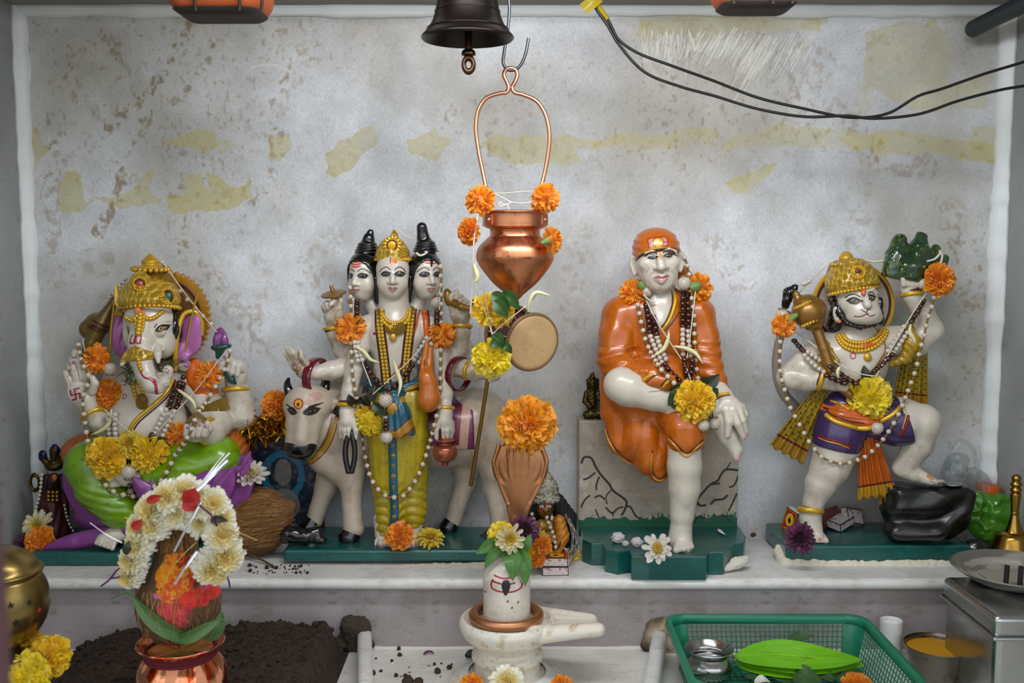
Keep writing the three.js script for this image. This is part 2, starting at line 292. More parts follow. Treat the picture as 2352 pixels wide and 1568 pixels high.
function stoneTex(seed,c0,c1,c2){return grainTex(512,512,(i,j)=>{const a=fbm(i/70,j/130,seed,4),b=fbm(i/30,j/12,seed+9,4),f=vn(i*.7,j*.7,seed),e=Math.min(i,j,511-i,511-j)/60,m=.5+(sst(.3,.72,a)-.5)*clamp(e),s=sst(.55,.85,b)*.4*clamp(e);return[0,1,2].map((k)=>{const v=c0[k]+(c1[k]-c0[k])*m;return v+(c2[k]-v)*s+(f-.5)*16;});});}
function metricUV(g,s=2){const p=g.attributes.position,n=g.attributes.normal,u=g.attributes.uv;for(let i=0;i<p.count;i++){const ax=Math.abs(n.getX(i)),ay=Math.abs(n.getY(i)),az=Math.abs(n.getZ(i));u.setXY(i,s*(ax>ay&&ax>az?p.getZ(i):p.getX(i)),s*(ay>ax&&ay>=az?p.getZ(i):p.getY(i)));}return g;}
const sideTex=stoneTex(3,[140,143,139],[160,163,160],[104,102,92]),sideMat=std('#ffffff',.6,{map:sideTex});
struct('wall_left',metricUV(box(XL-.12,XL,-.6,YC+.1,ZB-.1,-1.12)),sideMat);
struct('wall_right',metricUV(box(XR,XR+.12,-.6,YC+.1,ZB-.1,-1.12)),sideMat);
struct('ceiling',metricUV(box(XL-.12,XR+.12,YC,YC+.1,ZB,-1.72)),std('#8b8880',.8));
// lumpy white joint filler in the corners
const plaster=std('#e6ebea',.55,{bumpMap:bumpTex(128,128,(i,j)=>fbm(i*.12,j*.12)),bumpScale:.002});
function bead(p0,p1,r,seed){
const n=110,pts=[];for(let i=0;i<=n;i++)pts.push(p0.clone().lerp(p1,i/n));
return taper(pts,(t)=>r*(.72+.6*fbm(t*14,seed)*(.6+.8*vn(t*40,seed+3))),220,12);
}
struct('trim_1',bead(V3(XL+.004,SHELF,ZB+.002),V3(XL+.004,YC,ZB+.002),.019,1),plaster);
struct('trim_2',bead(V3(XR-.003,SHELF,ZB+.002),V3(XR-.003,YC,ZB+.002),.023,2),plaster);
struct('trim_3',bead(V3(XL,YC-.004,ZB+.002),V3(XR,YC-.004,ZB+.002),.016,3),plaster);
// marble shelf with a rounded nose, its riser and the ledge below
const shelfTex=stoneTex(11,[206,205,200],[226,226,223],[168,152,128]),shelfMat=std('#ffffff',.38,{map:shelfTex});
{
const s=new THREE.Shape(),r=.0105;s.moveTo(ZB,SHELF-.021);s.lineTo(ZS-r,SHELF-.021);s.absarc(ZS-r,SHELF-r,r,-PI/2,PI/2,false);s.lineTo(ZB,SHELF);s.closePath();
const g=new THREE.ExtrudeGeometry(s,{depth:XR-XL,bevelEnabled:false,curveSegments:10});g.rotateY(-PI/2).scale(1,1,-1);g.scale(1,1,-1);
g.computeBoundingBox();const b=g.boundingBox;g.translate(XL-b.min.x,0,ZB-b.min.z);g.computeVertexNormals();
struct('shelf',metricUV(g,3),shelfMat);
}
const riserMat=std('#ffffff',.6,{map:stoneTex(21,[150,142,140],[168,160,160],[112,98,84])});
struct('wall_riser',metricUV(box(XL,XR,-.1,SHELF-.021,ZB,-1.822),2.5),riserMat);
struct('floor',metricUV(box(XL,XR,-.08,0,-1.822,-1.05),3),std('#ffffff',.42,{map:stoneTex(31,[206,204,196],[220,219,213],[176,160,132])}));
struct('trim_4',bead(V3(-.30,.001,-1.822),V3(.30,.001,-1.822),.0045,7),std('#d9d2c8',.8));
// low marble kerbs either side of the stone basin
function kerb(name,x0,x1){const g=new RoundedBoxGeometry(.026,.046,.50,4,.011);const a=Math.atan2(x1-x0,.24);g.rotateY(a).translate(x0+(x1-x0)*.99,.02,-1.822+.247);struct(name,metricUV(g,3),shelfMat);}
kerb('trim_5',-.272,-.236);kerb('trim_6',.272,.222);
// crumbling dark mortar where the kerbs meet the riser
const mortar=std('#ffffff',.95,{map:grainTex(256,256,(i,j)=>{const a=fbm(i/18,j/18,4,4),s=sst(.4,.62,a);return[62+120*s,52+112*s,40+98*s];}),bumpMap:bumpTex(128,128,(i,j)=>fbm(i*.15,j*.15,6)),bumpScale:.004});
for(const[x,n,s]of[[816,'trim_7',3],[1520,'trim_8',8]]){
const q=new Sdf(-1.815,2.4,14),r=rng(s);for(let i=0;i<26;i++){const h=r();q.e(x+(r()-.5)*74*(1.1-h*.6),1488-h*62,-4+r()*8,9+9*r(),8+9*r(),9+6*r(),12);}
q.fold(4,(X,Y,Z,x,y,z)=>(fbm(x*190,y*190,z*190,3)-.5)*8);
struct(n,q.geo(),mortar);
}
// temple porch round the niche, added only for its effect on the light: paved ground, front roof and side piers stand outside the frame
struct('ground',box(-4,4,-1.0,-.9,-2.3,6),std('#9a948a',.9));
struct('wall_base',box(XL-.12,XR+.12,-.9,-.08,-2.1,-1.06),std('#b8b4ac',.8));
struct('wall_over',box(XL-.6,XR+.6,YC+.1,2.6,-2.2,-1.72),std('#b9b3a6',.8));
struct('wall_pier_left',box(XL-.7,XL-.12,-.9,2.6,-2.2,-1.12),std('#8d7f76',.8));
struct('wall_pier_right',box(XR+.12,XR+.7,-.9,2.6,-2.2,-1.12),std('#8d8880',.8));
struct('added_roof',box(-3,3,2.6,2.75,-2.3,1.2),std('#c9c6be',.8));  // unseen roof, added to hold off the steep skylight
// ---------- materials shared by the things ----------
const T={};
T.gold=std('#d0a428',.32,{metalness:.4,clearcoat:.3,clearcoatRoughness:.25});
T.goldRelief=std('#d2aa34',.34,{metalness:.35,clearcoat:.3,bumpMap:bumpTex(256,256,(i,j)=>{const u=(i%32)/32-.5,v=(j%32)/32-.5,r=Math.hypot(u,v),a=Math.atan2(v,u);const q=((i>>5)+(j>>5))%2;return q?.5+.5*Math.cos(r*16+1.6*Math.cos(a*8))*sst(.54,.4,r):.35+.5*Math.cos(a*2+r*14)*sst(.5,.3,r);}),bumpScale:.004});
T.goldRelief.bumpMap.repeat.set(12,12);
T.copper=std('#e2a07e',.34,{metalness:1});
T.brass=std('#9a7a3c',.28,{metalness:1});
T.darkBrass=std('#5a4522',.36,{metalness:1});
T.steel=std('#b9b9b7',.2,{metalness:1});
T.pearl=std('#c4baac',.22,{clearcoat:.6,clearcoatRoughness:.1});
T.goldBead=std('#a8884a',.25,{metalness:1});
T.garnet=std('#3a0c10',.12,{clearcoat:1,clearcoatRoughness:.05});
T.thread=std('#cfc6b6',.9);
T.black=std('#0b0a0a',.22,{clearcoat:.6,clearcoatRoughness:.12});
T.jade=std('#00463c',.3,{clearcoat:.5,clearcoatRoughness:.2,map:grainTex(512,512,(i,j)=>{const a=fbm(i/60,j/30,2,4),b=fbm(i/14,j/10,5,4),f=vn(i*.6,j*.6);const s=sst(.66,.8,b)*.45;return[0+8*a+56*s+5*f,60+30*a+30*s+8*f,58+28*a+26*s];})});
T.jade.color.set('#ffffff');
T.maroon=std('#4a0d1c',.4);
T.stem=std('#6f8a4a',.6);
const petalMat=(o={})=>std('#ffffff',.62,{vertexColors:true,transmission:.4,...o});
T.petal=petalMat();
T.leaf={};
function leafMat(c,c2,key){return T.leaf[key]??=std('#ffffff',.42,{map:grainTex(256,256,(i,j)=>{const u=Math.abs(i/255-.5)*2,v=j/255,vein=sst(.03,0,u)+.5*sst(.1,.02,Math.abs(((v*8+u*2.2)%1)-.5)*.9)*sst(1,.2,u),n=fbm(i/20,j/20,3);return[0,1,2].map((k)=>c[k]+(c2[k]-c[k])*clamp(vein*.7+(n-.5)*.7));})});}
const MARBLE='#c8c0b1';
const skin=(paint,o={})=>new THREE.MeshPhysicalMaterial({map:paint.tex(),roughness:.34,clearcoat:.35,clearcoatRoughness:.2,side:THREE.DoubleSide,...o});
// ---------- flowers ----------
// one petal along +y in its plane, facing +z; prof(u) is the half width
function petal(len,wid,{curl=.2,cup=.2,ruffle=0,nu=5,nv=4,prof=(u)=>Math.sin(PI*Math.min(1,.12+u*.8)),r=Math.random}={}){
const P=[],I=[],U=[],ph=r()*6,am=ruffle*(.6+r());
for(let i=0;i<=nu;i++)for(let j=0;j<=nv;j++){const u=i/nu,v=j/nv*2-1;P.push(v*wid*prof(u),u*len+(ruffle?-v*v*.24*len*u*u:0),curl*len*u*u+cup*wid*v*v+am*u*Math.sin(v*5+ph));U.push(j/nv,u);}
for(let i=0;i<nu;i++)for(let j=0;j<nv;j++){const a=i*(nv+1)+j;I.push(a,a+1,a+nv+2,a,a+nv+2,a+nv+1);}
const g=new THREE.BufferGeometry();g.setAttribute('position',new THREE.Float32BufferAttribute(P,3));g.setAttribute('uv',new THREE.Float32BufferAttribute(U,2));g.setIndex(I);g.computeVertexNormals();return g;
}
const shade=(hex,dl,dh=0)=>{const c=new THREE.Color(hex);c.offsetHSL(dh,0,dl);return c;};
const basis=(y,z)=>{const Y=y.clone().normalize(),X=Y.clone().cross(z).normalize(),Z=X.clone().cross(Y);return new THREE.Matrix4().makeBasis(X,Y,Z);};
// marigold of radius 1 facing +z: ruffled florets standing on a ball, crowded and crumpled
function marigoldPetals(seed,hex,n=120,split=false,deep=105,squash=.78){
const r=rng(seed),out=[];
for(let i=0;i<n;i++){
const t=(i+.5)/n,th=Math.pow(t,.53)*deep*PI/180,ph=i*2.39996+r()*.5,d=V3(Math.sin(th)*Math.cos(ph),Math.sin(th)*Math.sin(ph),Math.cos(th));
const rim=sst(.55,1,t),len=.62+.2*r()+.12*rim,wid=.13+.08*r()+.1*rim;
const g=petal(len,wid,{curl:.1+.3*rim*r(),cup:.5,ruffle:.10,nu:4,nv:4,r,prof:(u)=>.3+.75*Math.pow(u,.8)});
const side=V3(r()-.5,r()-.5,r()-.5).cross(d).normalize(),up=rim>.5?d.clone().cross(V3(0,0,1)).cross(d).normalize().lerp(side,.35):side;
g.applyMatrix4(basis(d.clone().addScaledVector(side,(r()-.5)*.5),up)).translate(d.x*.3,d.y*.3,d.z*.3);g.scale(1,1,squash);
out.push(tint(g,shade(hex,(r()-.5)*.10-(1-rim)*.015,(r()-.5)*.016)));
}
out.push(tint(new THREE.SphereGeometry(.5,14,10).scale(1,1,squash),shade(hex,-.08)));
return split?out:merge(out);
}
// chrysanthemum of radius 1 facing +z: rows of spoon petals round a tight heart
function mumPetals(seed,hex,heart,{rows=6,per=15,wid=.13,flat=.35,split=false,curl=-.25,hr=.22,open=1,under=0}={}){
const r=rng(seed),out=[],c=new THREE.Color();
for(let k=0;k<rows;k++){
const f=(k+.5)/rows,el=(1-f)*(1.35+under)*open+(1-open)*.2-under,m=Math.round(per*(.55+.45*f));
for(let i=0;i<m;i++){
const a=(i+(k%2)*.5+(r()-.5)*.5)/m*2*PI,e=el+(r()-.5)*.16,d=V3(Math.cos(a)*Math.cos(e),Math.sin(a)*Math.cos(e),Math.sin(e));
const L=(.5+.36*f)*(.85+.3*r()),g=petal(L,wid*(.75+.4*r()),{curl:curl*(r()+.3),cup:.9,nu:5,nv:2,r,prof:(u)=>.35+.9*Math.pow(u,.7)*(u>.85?1-(u-.85)*4.5:1)});
g.applyMatrix4(basis(d,V3(0,0,1).addScaledVector(d,-d.z))).translate(d.x*.14,d.y*.14,d.z*.14*flat);g.scale(1,1,.5+flat);
out.push(tint(g,c.set(hex).lerp(new THREE.Color(heart),sst(.55,.1,f)*.8).offsetHSL(0,0,(r()-.5)*.07).clone()));
}
}
for(let i=0;i<46;i++){const t=Math.sqrt(i/46)*hr,a=i*2.4;const g=new THREE.ConeGeometry(.035,.16,5).rotateX(PI/2).translate(t*Math.cos(a),t*Math.sin(a),.30+flat*.4-t*.4);out.push(tint(g,shade(heart,(r()-.5)*.08)));}
return split?out:merge(out);
}
const calyxGeo=()=>merge([latheS([[.001,-.95],[.12,-.9],[.16,-.72],[.28,-.5],[.34,-.2],[.3,.05]],16,14).rotateX(PI/2)]);
const flowerKinds={},CALYX=calyxGeo();
function flowerKind(key,make,petalName='petals'){
flowerKinds[key]={geo:make(),petalName};
}
const ORANGE='#ffae30',ORANGE2='#f09a00',YEL='#ffde30',LEMON='#ffee44',CREAM='#fffdf0',WHITE='#e6e2d6',PURPLE='#5e1646';
[1,2,3].forEach((s)=>flowerKind('orange'+s,()=>marigoldPetals(s*7,ORANGE,150)));
[1,2,3].forEach((s)=>flowerKind('yellow'+s,()=>marigoldPetals(s*11+1,YEL,150)));
flowerKind('loose1',()=>marigoldPetals(61,ORANGE,74,false,125));flowerKind('loose2',()=>marigoldPetals(67,ORANGE,84,false,125));
flowerKind('looseY',()=>marigoldPetals(71,YEL,80,false,115));
flowerKind('lemon1',()=>marigoldPetals(81,LEMON,140,false,112));
[1,2,3].forEach((s)=>flowerKind('cream'+s,()=>mumPetals(s*13,CREAM,'#fbeb9c',{rows:10,per:24,wid:.125,flat:.62,under:.55})));
flowerKind('mumYellow',()=>mumPetals(91,'#e2cc3c','#d8b400',{rows:6,per:18,wid:.12}));
flowerKind('mumWhite',()=>mumPetals(93,WHITE,'#d9c020',{rows:4,per:15,wid:.16,hr:.26}));
flowerKind('mumPurple',()=>mumPetals(95,PURPLE,'#3c0d30',{rows:6,per:19,wid:.10}));
flowerKind('mumHalf',()=>mumPetals(97,'#e9e2b8','#e0c400',{rows:5,per:13,wid:.15}));
// a flower as a thing: radius in photo pixels, facing the direction dir
function flower(key,pos,rpx,dir,label,group,{calyx=false,z=null,name='marigold',roll=0,category='flower'}={}){
const k=flowerKinds[key],rad=rpx*ppm(pos.z),t=thing(name,label,category,pos,group);
const m=shadows(new THREE.Mesh(k.geo,T.petal));m.name=k.petalName;t.add(m);
if(calyx){const c=shadows(new THREE.Mesh(CALYX,T.stem));c.name='calyx';t.add(c);}
t.scale.setScalar(rad);t.quaternion.setFromUnitVectors(V3(0,0,1),dir.clone().normalize());t.rotateZ(roll||pos.x*40);
return t;
}
// a flower whose every petal is a part
function petalFlower(list,pos,rpx,dir,label,name,group){
const rad=rpx*ppm(pos.z),t=thing(name,label,'flower',pos,group);
for(const g of list){const m=shadows(new THREE.Mesh(g,T.petal));m.name='petal';t.add(m);}
t.scale.setScalar(rad);t.quaternion.setFromUnitVectors(V3(0,0,1),dir.clone().normalize());t.rotateZ(pos.x*40);
return t;
}
// a leaf blade along the points, half width wpx, in world coordinates
function leafBlade(pts,w,up=V3(0,0,1),fold=.25,prof=(u)=>Math.pow(Math.sin(PI*Math.pow(u,.75)),.9)){
const c=new THREE.CatmullRomCurve3(pts),nu=18,nv=8,P=[],U=[],I=[],q=V3(),tg=V3(),sd=V3(),nn=V3();
for(let i=0;i<=nu;i++){const u=i/nu;c.getPoint(u,q);c.getTangent(u,tg);sd.copy(tg).cross(up).normalize();nn.copy(sd).cross(tg).normalize();
for(let j=0;j<=nv;j++){const v=j/nv*2-1,ww=w*Math.max(.02,prof(u));P.push(q.x+sd.x*v*ww+nn.x*fold*Math.abs(v)*ww,q.y+sd.y*v*ww+nn.y*fold*Math.abs(v)*ww,q.z+sd.z*v*ww+nn.z*fold*Math.abs(v)*ww);U.push(j/nv,u);}}
for(let i=0;i<nu;i++)for(let j=0;j<nv;j++){const a=i*(nv+1)+j;I.push(a,a+1,a+nv+2,a,a+nv+2,a+nv+1);}
const g=new THREE.BufferGeometry();g.setAttribute('position',new THREE.Float32BufferAttribute(P,3));g.setAttribute('uv',new THREE.Float32BufferAttribute(U,2));g.setIndex(I);g.computeVertexNormals();return g;
}
// ---------- beads ----------
const BALL=new THREE.SphereGeometry(1,16,12),DOTS=(()=>{const o=[],n=110;for(let i=0;i<n;i++){const y=1-2*(i+.5)/n,r=Math.sqrt(1-y*y),a=i*2.39996;o.push(new THREE.SphereGeometry(.115,7,5).translate(Math.cos(a)*r*.93,y*.93,Math.sin(a)*r*.93));}o.push(new THREE.SphereGeometry(.93,16,12));return merge(o);})();
function beadAt(name,pos,r,mat,parent,geo=BALL){const m=shadows(new THREE.Mesh(geo,mat));m.name=name;const o=origin.get(parent);m.position.copy(pos).sub(o);m.scale.setScalar(r);parent.add(m);return m;}
function strandPts(pts,step){const c=new THREE.CatmullRomCurve3(pts,false,'centripetal');c.arcLengthDivisions=600;return{c,n:Math.max(2,Math.round(c.getLength()/step))};}
// pearls r1 metres every step metres along the points, small gold beads between them
function pearls(parent,pts,r,step,gold=2,name='pearl',mat=T.pearl){
const{c,n}=strandPts(pts,step),g=[];
for(let i=0;i<=n;i++)beadAt(name,c.getPointAt(i/n),r,mat,parent);
if(gold){for(let i=0;i<n;i++)for(let k=0;k<gold;k++)g.push(ball(c.getPointAt((i+.5+(k-(gold-1)/2)*.22)/n),r*.52,8,6));part('gold_beads',g,T.goldBead,parent).userData.kind='stuff';}
}
function thread(parent,pts,r=.0011,name='thread',mat=T.thread){return part(name,tube(pts,r,Math.max(16,pts.length*10),6),mat,parent);}
// a cluster of tiny pearls with gold beads above and below
function pearlBall(parent,pos,r){
const b=beadAt('pearl_cluster',pos,r,T.pearl,parent,DOTS);b.rotation.set(.4,.3,.2);const g=[];
for(const s of[-1,1])for(let i=0;i<7;i++)g.push(ball(V3(pos.x+Math.cos(i*.9)*r*.5,pos.y+s*r*1.02,pos.z+Math.sin(i*.9)*r*.5),r*.15,8,6));
part('gold_beads',g,T.goldBead,parent).userData.kind='stuff';
}
function garnets(parent,pts,r,step,seed=1){const{c,n}=strandPts(pts,step),rr=rng(seed),g=[];for(let i=0;i<=n;i++){const p=c.getPointAt(i/n);beadAt('red_bead',p,r*(.85+.3*rr()),T.garnet,parent).scale.y*=.8;}for(let i=0;i<n;i++)for(let k=0;k<4;k++){const p=c.getPointAt((i+.5)/n);g.push(ball(V3(p.x+Math.cos(k*1.57)*r*.6,p.y+Math.sin(k*1.57)*r*.6,p.z+(rr()-.5)*r),r*.42,7,5));}part('spacer_beads',g,T.darkBrass,parent).userData.kind='stuff';}
// a jasmine bud tied in the thread
function bud(parent,pts,r=.0022){const n=pts.length;part('flower_bud',taper(pts,(t)=>r*(.45+.75*Math.sin(PI*clamp(t*1.05))+.2*(t>.9?-1:0)),18,8),std('#ddd9a8',.6),parent);}
// ---------- the seated elephant-headed figure ----------
const D1=[];
{
const Z=-1.95,zf=-1.875,t=thing('elephant_headed_statue','marble seated elephant-headed statue with gold crown and green lower garment on lotus petals','statue',V3(at(300,1290,Z).x,SHELF,-1.95));
const yt=ground(200,1268,0).y,yb=(()=>{const p=at(200,1268,zf);return p.y;})();
part('plinth',metricUV(box(at(70,1268,zf).x,at(522,1268,zf).x,SHELF+.001,yb,-2.05,zf,.006),4),T.jade,t);
const P=new Paint(Z,110,560,620,1280,MARBLE,2.4,61,.06);
const body=new Sdf(Z,2.1,10);
body.e(338,975,14,92,88,66,20).e(340,880,-8,78,62,50,24).c([[268,880,-20,30],[340,860,-20,40],[440,880,-20,32]],20);
body.c([[268,880,-16,32],[246,930,-4,33],[252,975,8,32],[240,978,26,28],[222,962,44,24],[206,940,54,21]],12);
body.c([[440,880,-16,36],[474,930,0,36],[498,972,18,34],[486,992,48,30],[462,990,72,24]],14);
body.c([[450,890,-36,34],[515,960,-38,40],[552,952,-34,36],[546,905,-28,28],[542,880,-22,25]],14);
body.c([[262,890,-36,30],[205,930,-40,30],[176,890,-36,24],[172,850,-30,18]],12);
const hands=new Sdf(Z,1.5,6),fg=(p)=>hands.c(p,3);
hands.c([[206,938,56,20],[196,916,62,20]],8).e(186,902,64,30,34,13,8,[0,.25,.35]);
[[164,884,150,856],[176,872,168,842],[190,868,184,836],[203,872,200,845]].forEach(([a,b,c,d],i)=>fg([[a,b,66,9],[(a+c)/2,(b+d)/2,66,8.6],[c,d,60,6.4]]));fg([[212,898,70,10],[218,880,76,9],[212,868,78,7]]);
for(let i=0;i<3;i++)fg([[176+i*8,850-i*12,-30,10],[160+i*6,838-i*14,-20,8],[158+i*6,848-i*16,-12,6]]);hands.e(178,838,-30,22,22,16,10);
hands.c([[464,990,72,24],[452,988,88,25]],8).e(452,996,96,30,17,22,10);[0,1,2,3].forEach((i)=>fg([[432+i*13,1002,106,10],[431+i*13,996,120,9.5],[430+i*14,980-(i===1||i===2?4:0),122,7.5]]));fg([[472,998,100,9],[482,984,108,8],[476,972,112,7]]);
hands.c([[542,884,-22,24],[542,862,-16,25]],10).e(540,852,-10,26,28,18,10);[[512,836,507,850],[524,832,520,856],[536,836,532,858],[548,840,545,860]].forEach(([a,b,c,d],i)=>fg([[a+8,b+8,4,8],[a,b,14,8],[c,d,16,6]]));fg([[520,862,0,8],[506,846,10,8],[506,834,12,6]]);fg([[528,826,-4,7],[516,816,4,6.5]]);
body.c([[300,1210,40,24],[262,1228,62,20],[236,1240,74,15]],10);for(let i=0;i<5;i++)body.c([[238+i*6,1238+i*2,74+i*2,7],[222+i*9,1246+i*3.2,84+i*2,5.6]],3);
body.c([[330,1096,60,22],[290,1096,78,20],[268,1086,84,15]],10);for(let i=0;i<5;i++)body.c([[272,1084+i*7,84,6],[254,1080+i*9,88,5]],3);
const head=new Sdf(Z,1.5,12);
head.e(344,738,34,57,54,52,14).e(350,775,34,48,42,46,16).c([[324,740,74,20],[322,780,86,23]],14).e(376,790,40,25,32,36,14).e(300,770,40,14,32,28,12);
head.c([[324,790,84,29],[325,826,98,24],[334,858,106,21],[347,884,110,18],[362,889,112,15],[377,876,112,12.5],[385,860,112,10],[386,850,114,11]],12);
head.c([[362,800,84,9],[362,814,100,9],[364,831,108,4]],5).c([[302,808,96,9],[290,822,106,7.5],[279,837,112,4]],5).e(368,762,78,13,10,8,8).c([[352,800,84,6],[362,796,82,6],[374,802,76,6]],6);
head.fold(1,(X,Y,z0)=>Y>822&&z0>60?.3*Math.sin(Y*.7+X*.25)*sst(822,850,Y):0);
P.dz=85;P.eye(368,755,10.5,6,-.35,'#b98a1c').line([[353,752],[357,745]],2.4,'#1c1a18').line([[374,741],[380,740]],1,'#1c1a18');P.ell(292,762,4,14,'#2b2a28',-.1,.8);
P.dz=94;P.line([[309,768],[306,780],[310,787],[316,782],[318,766],[320,782],[326,787],[330,778],[328,767]],3,'#8c1638').fill([[304,782],[317,788],[330,782],[328,788],[305,788]],'#8c1638');P.fill([[318,762],[322,784],[313,784]],'#8c1638');
P.dz=118;P.line([[322,838],[332,862],[350,872],[360,884],[361,900]],4,'#8c1638').line([[346,868],[358,876],[363,890],[361,908]],6,'#a01c34',.8);
P.line([[380,846],[388,846],[390,852],[383,854],[389,858]],1.4,'#8a3a4a');P.ell(374,760,26,20,'#8b7f72',.2,.0);
P.dz=70;
{const R=(x,y)=>[177+(x*.96+y*.22)*.92,904-x*.22+y,70];for(const[a,b]of[[0,-1],[1,0],[0,1],[-1,0]]){P.line([R(0,0),R(a*11,b*11),R(a*11-b*11,b*11+a*11)],3.8,'#84122a',1,false);P.ell(...R((a-b)*5.5,(a+b)*5.5).slice(0,2),1.2,1.2,'#84122a');}}
for(const[x,y,dz]of[[508,853,18],[521,858,18],[533,860,18],[164,848,-10],[170,832,-10],[516,816,6]]){P.dz=dz;P.ell(x,y,4,4.6,'#b184a6');}
P.dz=66;for(const p of[[[168,884],[157,862]],[[180,874],[174,850]],[[194,872],[190,848]]])P.line(p,1.5,'#7c6a54',.7);P.line([[166,896],[186,886],[206,890]],1.4,'#7c6a54',.7);
P.dz=106;for(const x of[440,454,468])P.line([[x,1008],[x+1,988]],1.6,'#7c6a54',.8);
P.dz=40;P.ell(289,909,5,5,'#9b5560',0,1,2);
const tan=rng(3);P.dz=-20;for(let i=0;i<40;i++){P.ell(500+tan()*80,880+tan()*110,8+12*tan(),6+10*tan(),'#7a6242',tan()*3,.10);P.ell(190+tan()*70,900+tan()*90,8+12*tan(),6+10*tan(),'#7a6242',tan()*3,.07);}
part('body',merge([body.geo(P),hands.geo(P),head.geo(P)]),skin(P),t);
for(const[x,y]of[[431,981],[444,975],[458,975],[472,979]])part('nail',new THREE.SphereGeometry(1,10,8).scale(4.2*M,4.6*M,2*M).translate(...at(x,y,Z+128.5*M).toArray()),std('#a97f9c',.3),t);
const ear=(q,nm,rim)=>{const m=part(nm,q,std('#a8609e',.35,{clearcoat:.4,bumpMap:bumpTex(64,64,(i)=>.5+.5*Math.sin(i*.35)),bumpScale:.0012}),t);part('ear_rim',rim,T.gold,m);};
{const q=new Sdf(Z,1.8,8);q.e(434,768,10,33,52,8,8,[0,-.25,-.14]).e(418,818,18,14,32,8,12,[0,0,.22]).fold(2,(X,Y)=>1.5*Math.sin(Math.atan2(X-396,Y-850)*16));ear(q.geo(),'ear',tube([[402,850,26],[404,800,30],[410,755,30],[424,720,22],[448,716,14],[462,738,8],[462,770,8]].map(([x,y,d])=>at(x,y,Z+d*M)),6*M,50,8));
const w=new Sdf(Z,1.8,8);w.e(276,772,12,20,50,12,8,[0,.4,.06]).e(288,812,16,10,24,8,10).fold(2,(X,Y)=>1.2*Math.sin((X+Y*.3)*.4));ear(w.geo(),'ear',tube([[284,722,22],[266,722,14],[258,748,8],[262,790,8]].map(([x,y,d])=>at(x,y,Z+d*M)),5*M,30,8));}
part('hair',(()=>{const q=new Sdf(Z,1.8,6);q.e(396,745,20,22,44,30,8,[0,0,.15]).fold(1.5,(X,Y)=>Math.sin(X*.8+Y*.2));return q.geo();})(),T.black,t);
{const c=at(392,728,Z-44*M),s=new THREE.Shape(),n=44,R=98*M;for(let i=0;i<=n*2;i++){const a=i/n*PI,r=R*(i%2?1:.93);i?s.lineTo(r*Math.cos(a)*.96,r*Math.sin(a)*1.08):s.moveTo(r*.96,0);}
const g=new THREE.ExtrudeGeometry(s,{depth:.008,bevelEnabled:true,bevelSize:.0015,bevelThickness:.0015,bevelSegments:2});g.translate(c.x,c.y,c.z);const h=part('halo_plate',g,std('#b07c18',.38,{metalness:.35,clearcoat:.3}),t);
part('halo_ring',new THREE.TorusGeometry(76*M,3.2*M,8,60).scale(.96,1.08,.5).translate(c.x,c.y,c.z+.0105),T.maroon,h);part('halo_disc',new THREE.CylinderGeometry(74*M,74*M,.003,48).rotateX(PI/2).scale(.96,1.08,1).translate(c.x,c.y,c.z+.009),std('#6d4a24',.5),h);}
const cw=new Sdf(Z,1.7,8);cw.e(343,690,26,69,32,60,8).e(344,672,20,63,38,54,10).e(322,656,56,26,34,16,10,[-.3,0,.1]).cut(342,712,26,[.05,-1,.28],2);
const cr=part('crown',cw.geo(),T.goldRelief,t);
{const dome=new Sdf(Z,1.7,6);dome.e(356,656,4,50,40,48).fold(1.5,(X,Y)=>1.2*Math.sin(X*.32));part('crown_dome',dome.geo(),std('#8e6a1e',.36,{metalness:.55}),cr);
const b=(cx,cy,rx,rz,dz,y0,n,r,a0=-1.9,a1=1.9)=>{const o=[];for(let i=0;i<n;i++){const a=a0+(a1-a0)*i/(n-1);o.push(ball(at(cx+Math.sin(a)*rx,cy+y0*Math.cos(a),Z+(dz+Math.cos(a)*rz)*M),r*M,10,8));}return o;};
part('crown_beads',[...b(343,708,70,62,26,-6,25,5),...b(346,617,42,42,4,4,21,5.4,-PI,PI)],T.gold,cr).userData.kind='stuff';
const p=at(346,614,Z+4*M);part('crown_knob',latheS([[34,-4],[36,0],[30,3],[19,6],[20,14],[14,20],[8,26],[3,30],[.001,31]].map(([a,c])=>[a*M,c*M]),40,30).translate(p.x,p.y,p.z),T.gold,cr);
const j=cw.hit(321,652,-1),j2=cw.hit(386,681,-1);for(const[q,c,m,rx,ry]of[[j,'#b8481a',T.maroon,8,8],[j2,'#0b5a3a',T.maroon,8,11]]){part('jewel',new THREE.SphereGeometry(1,18,12).scale(rx*M,ry*M,4*M).translate(q.x,q.y,q.z),std(c,.2,{clearcoat:1}),cr);part('jewel_ring',new THREE.TorusGeometry(1,.2,8,26).scale(rx*1.2*M,ry*1.15*M,4*M).translate(q.x,q.y,q.z),m,cr);}
const l=[];for(let i=0;i<16;i++){const a=i/16*6.28;for(const[q,r]of[[j,15],[j2,17]]){const v=cw.hit(...(()=>{const[X,Y]=toPx(q.x,q.y,q.z);return[X+Math.cos(a)*r,Y+Math.sin(a)*r];})(),0);if(v)l.push(ball(v,3.4*M,8,6));}}part('crown_petals',l,T.gold,cr).userData.kind='stuff';
part('crown_wing',leafBlade([at(280,712,Z+30*M),at(274,690,Z+30*M),at(266,650,Z+26*M)],10*M),T.gold,cr);}
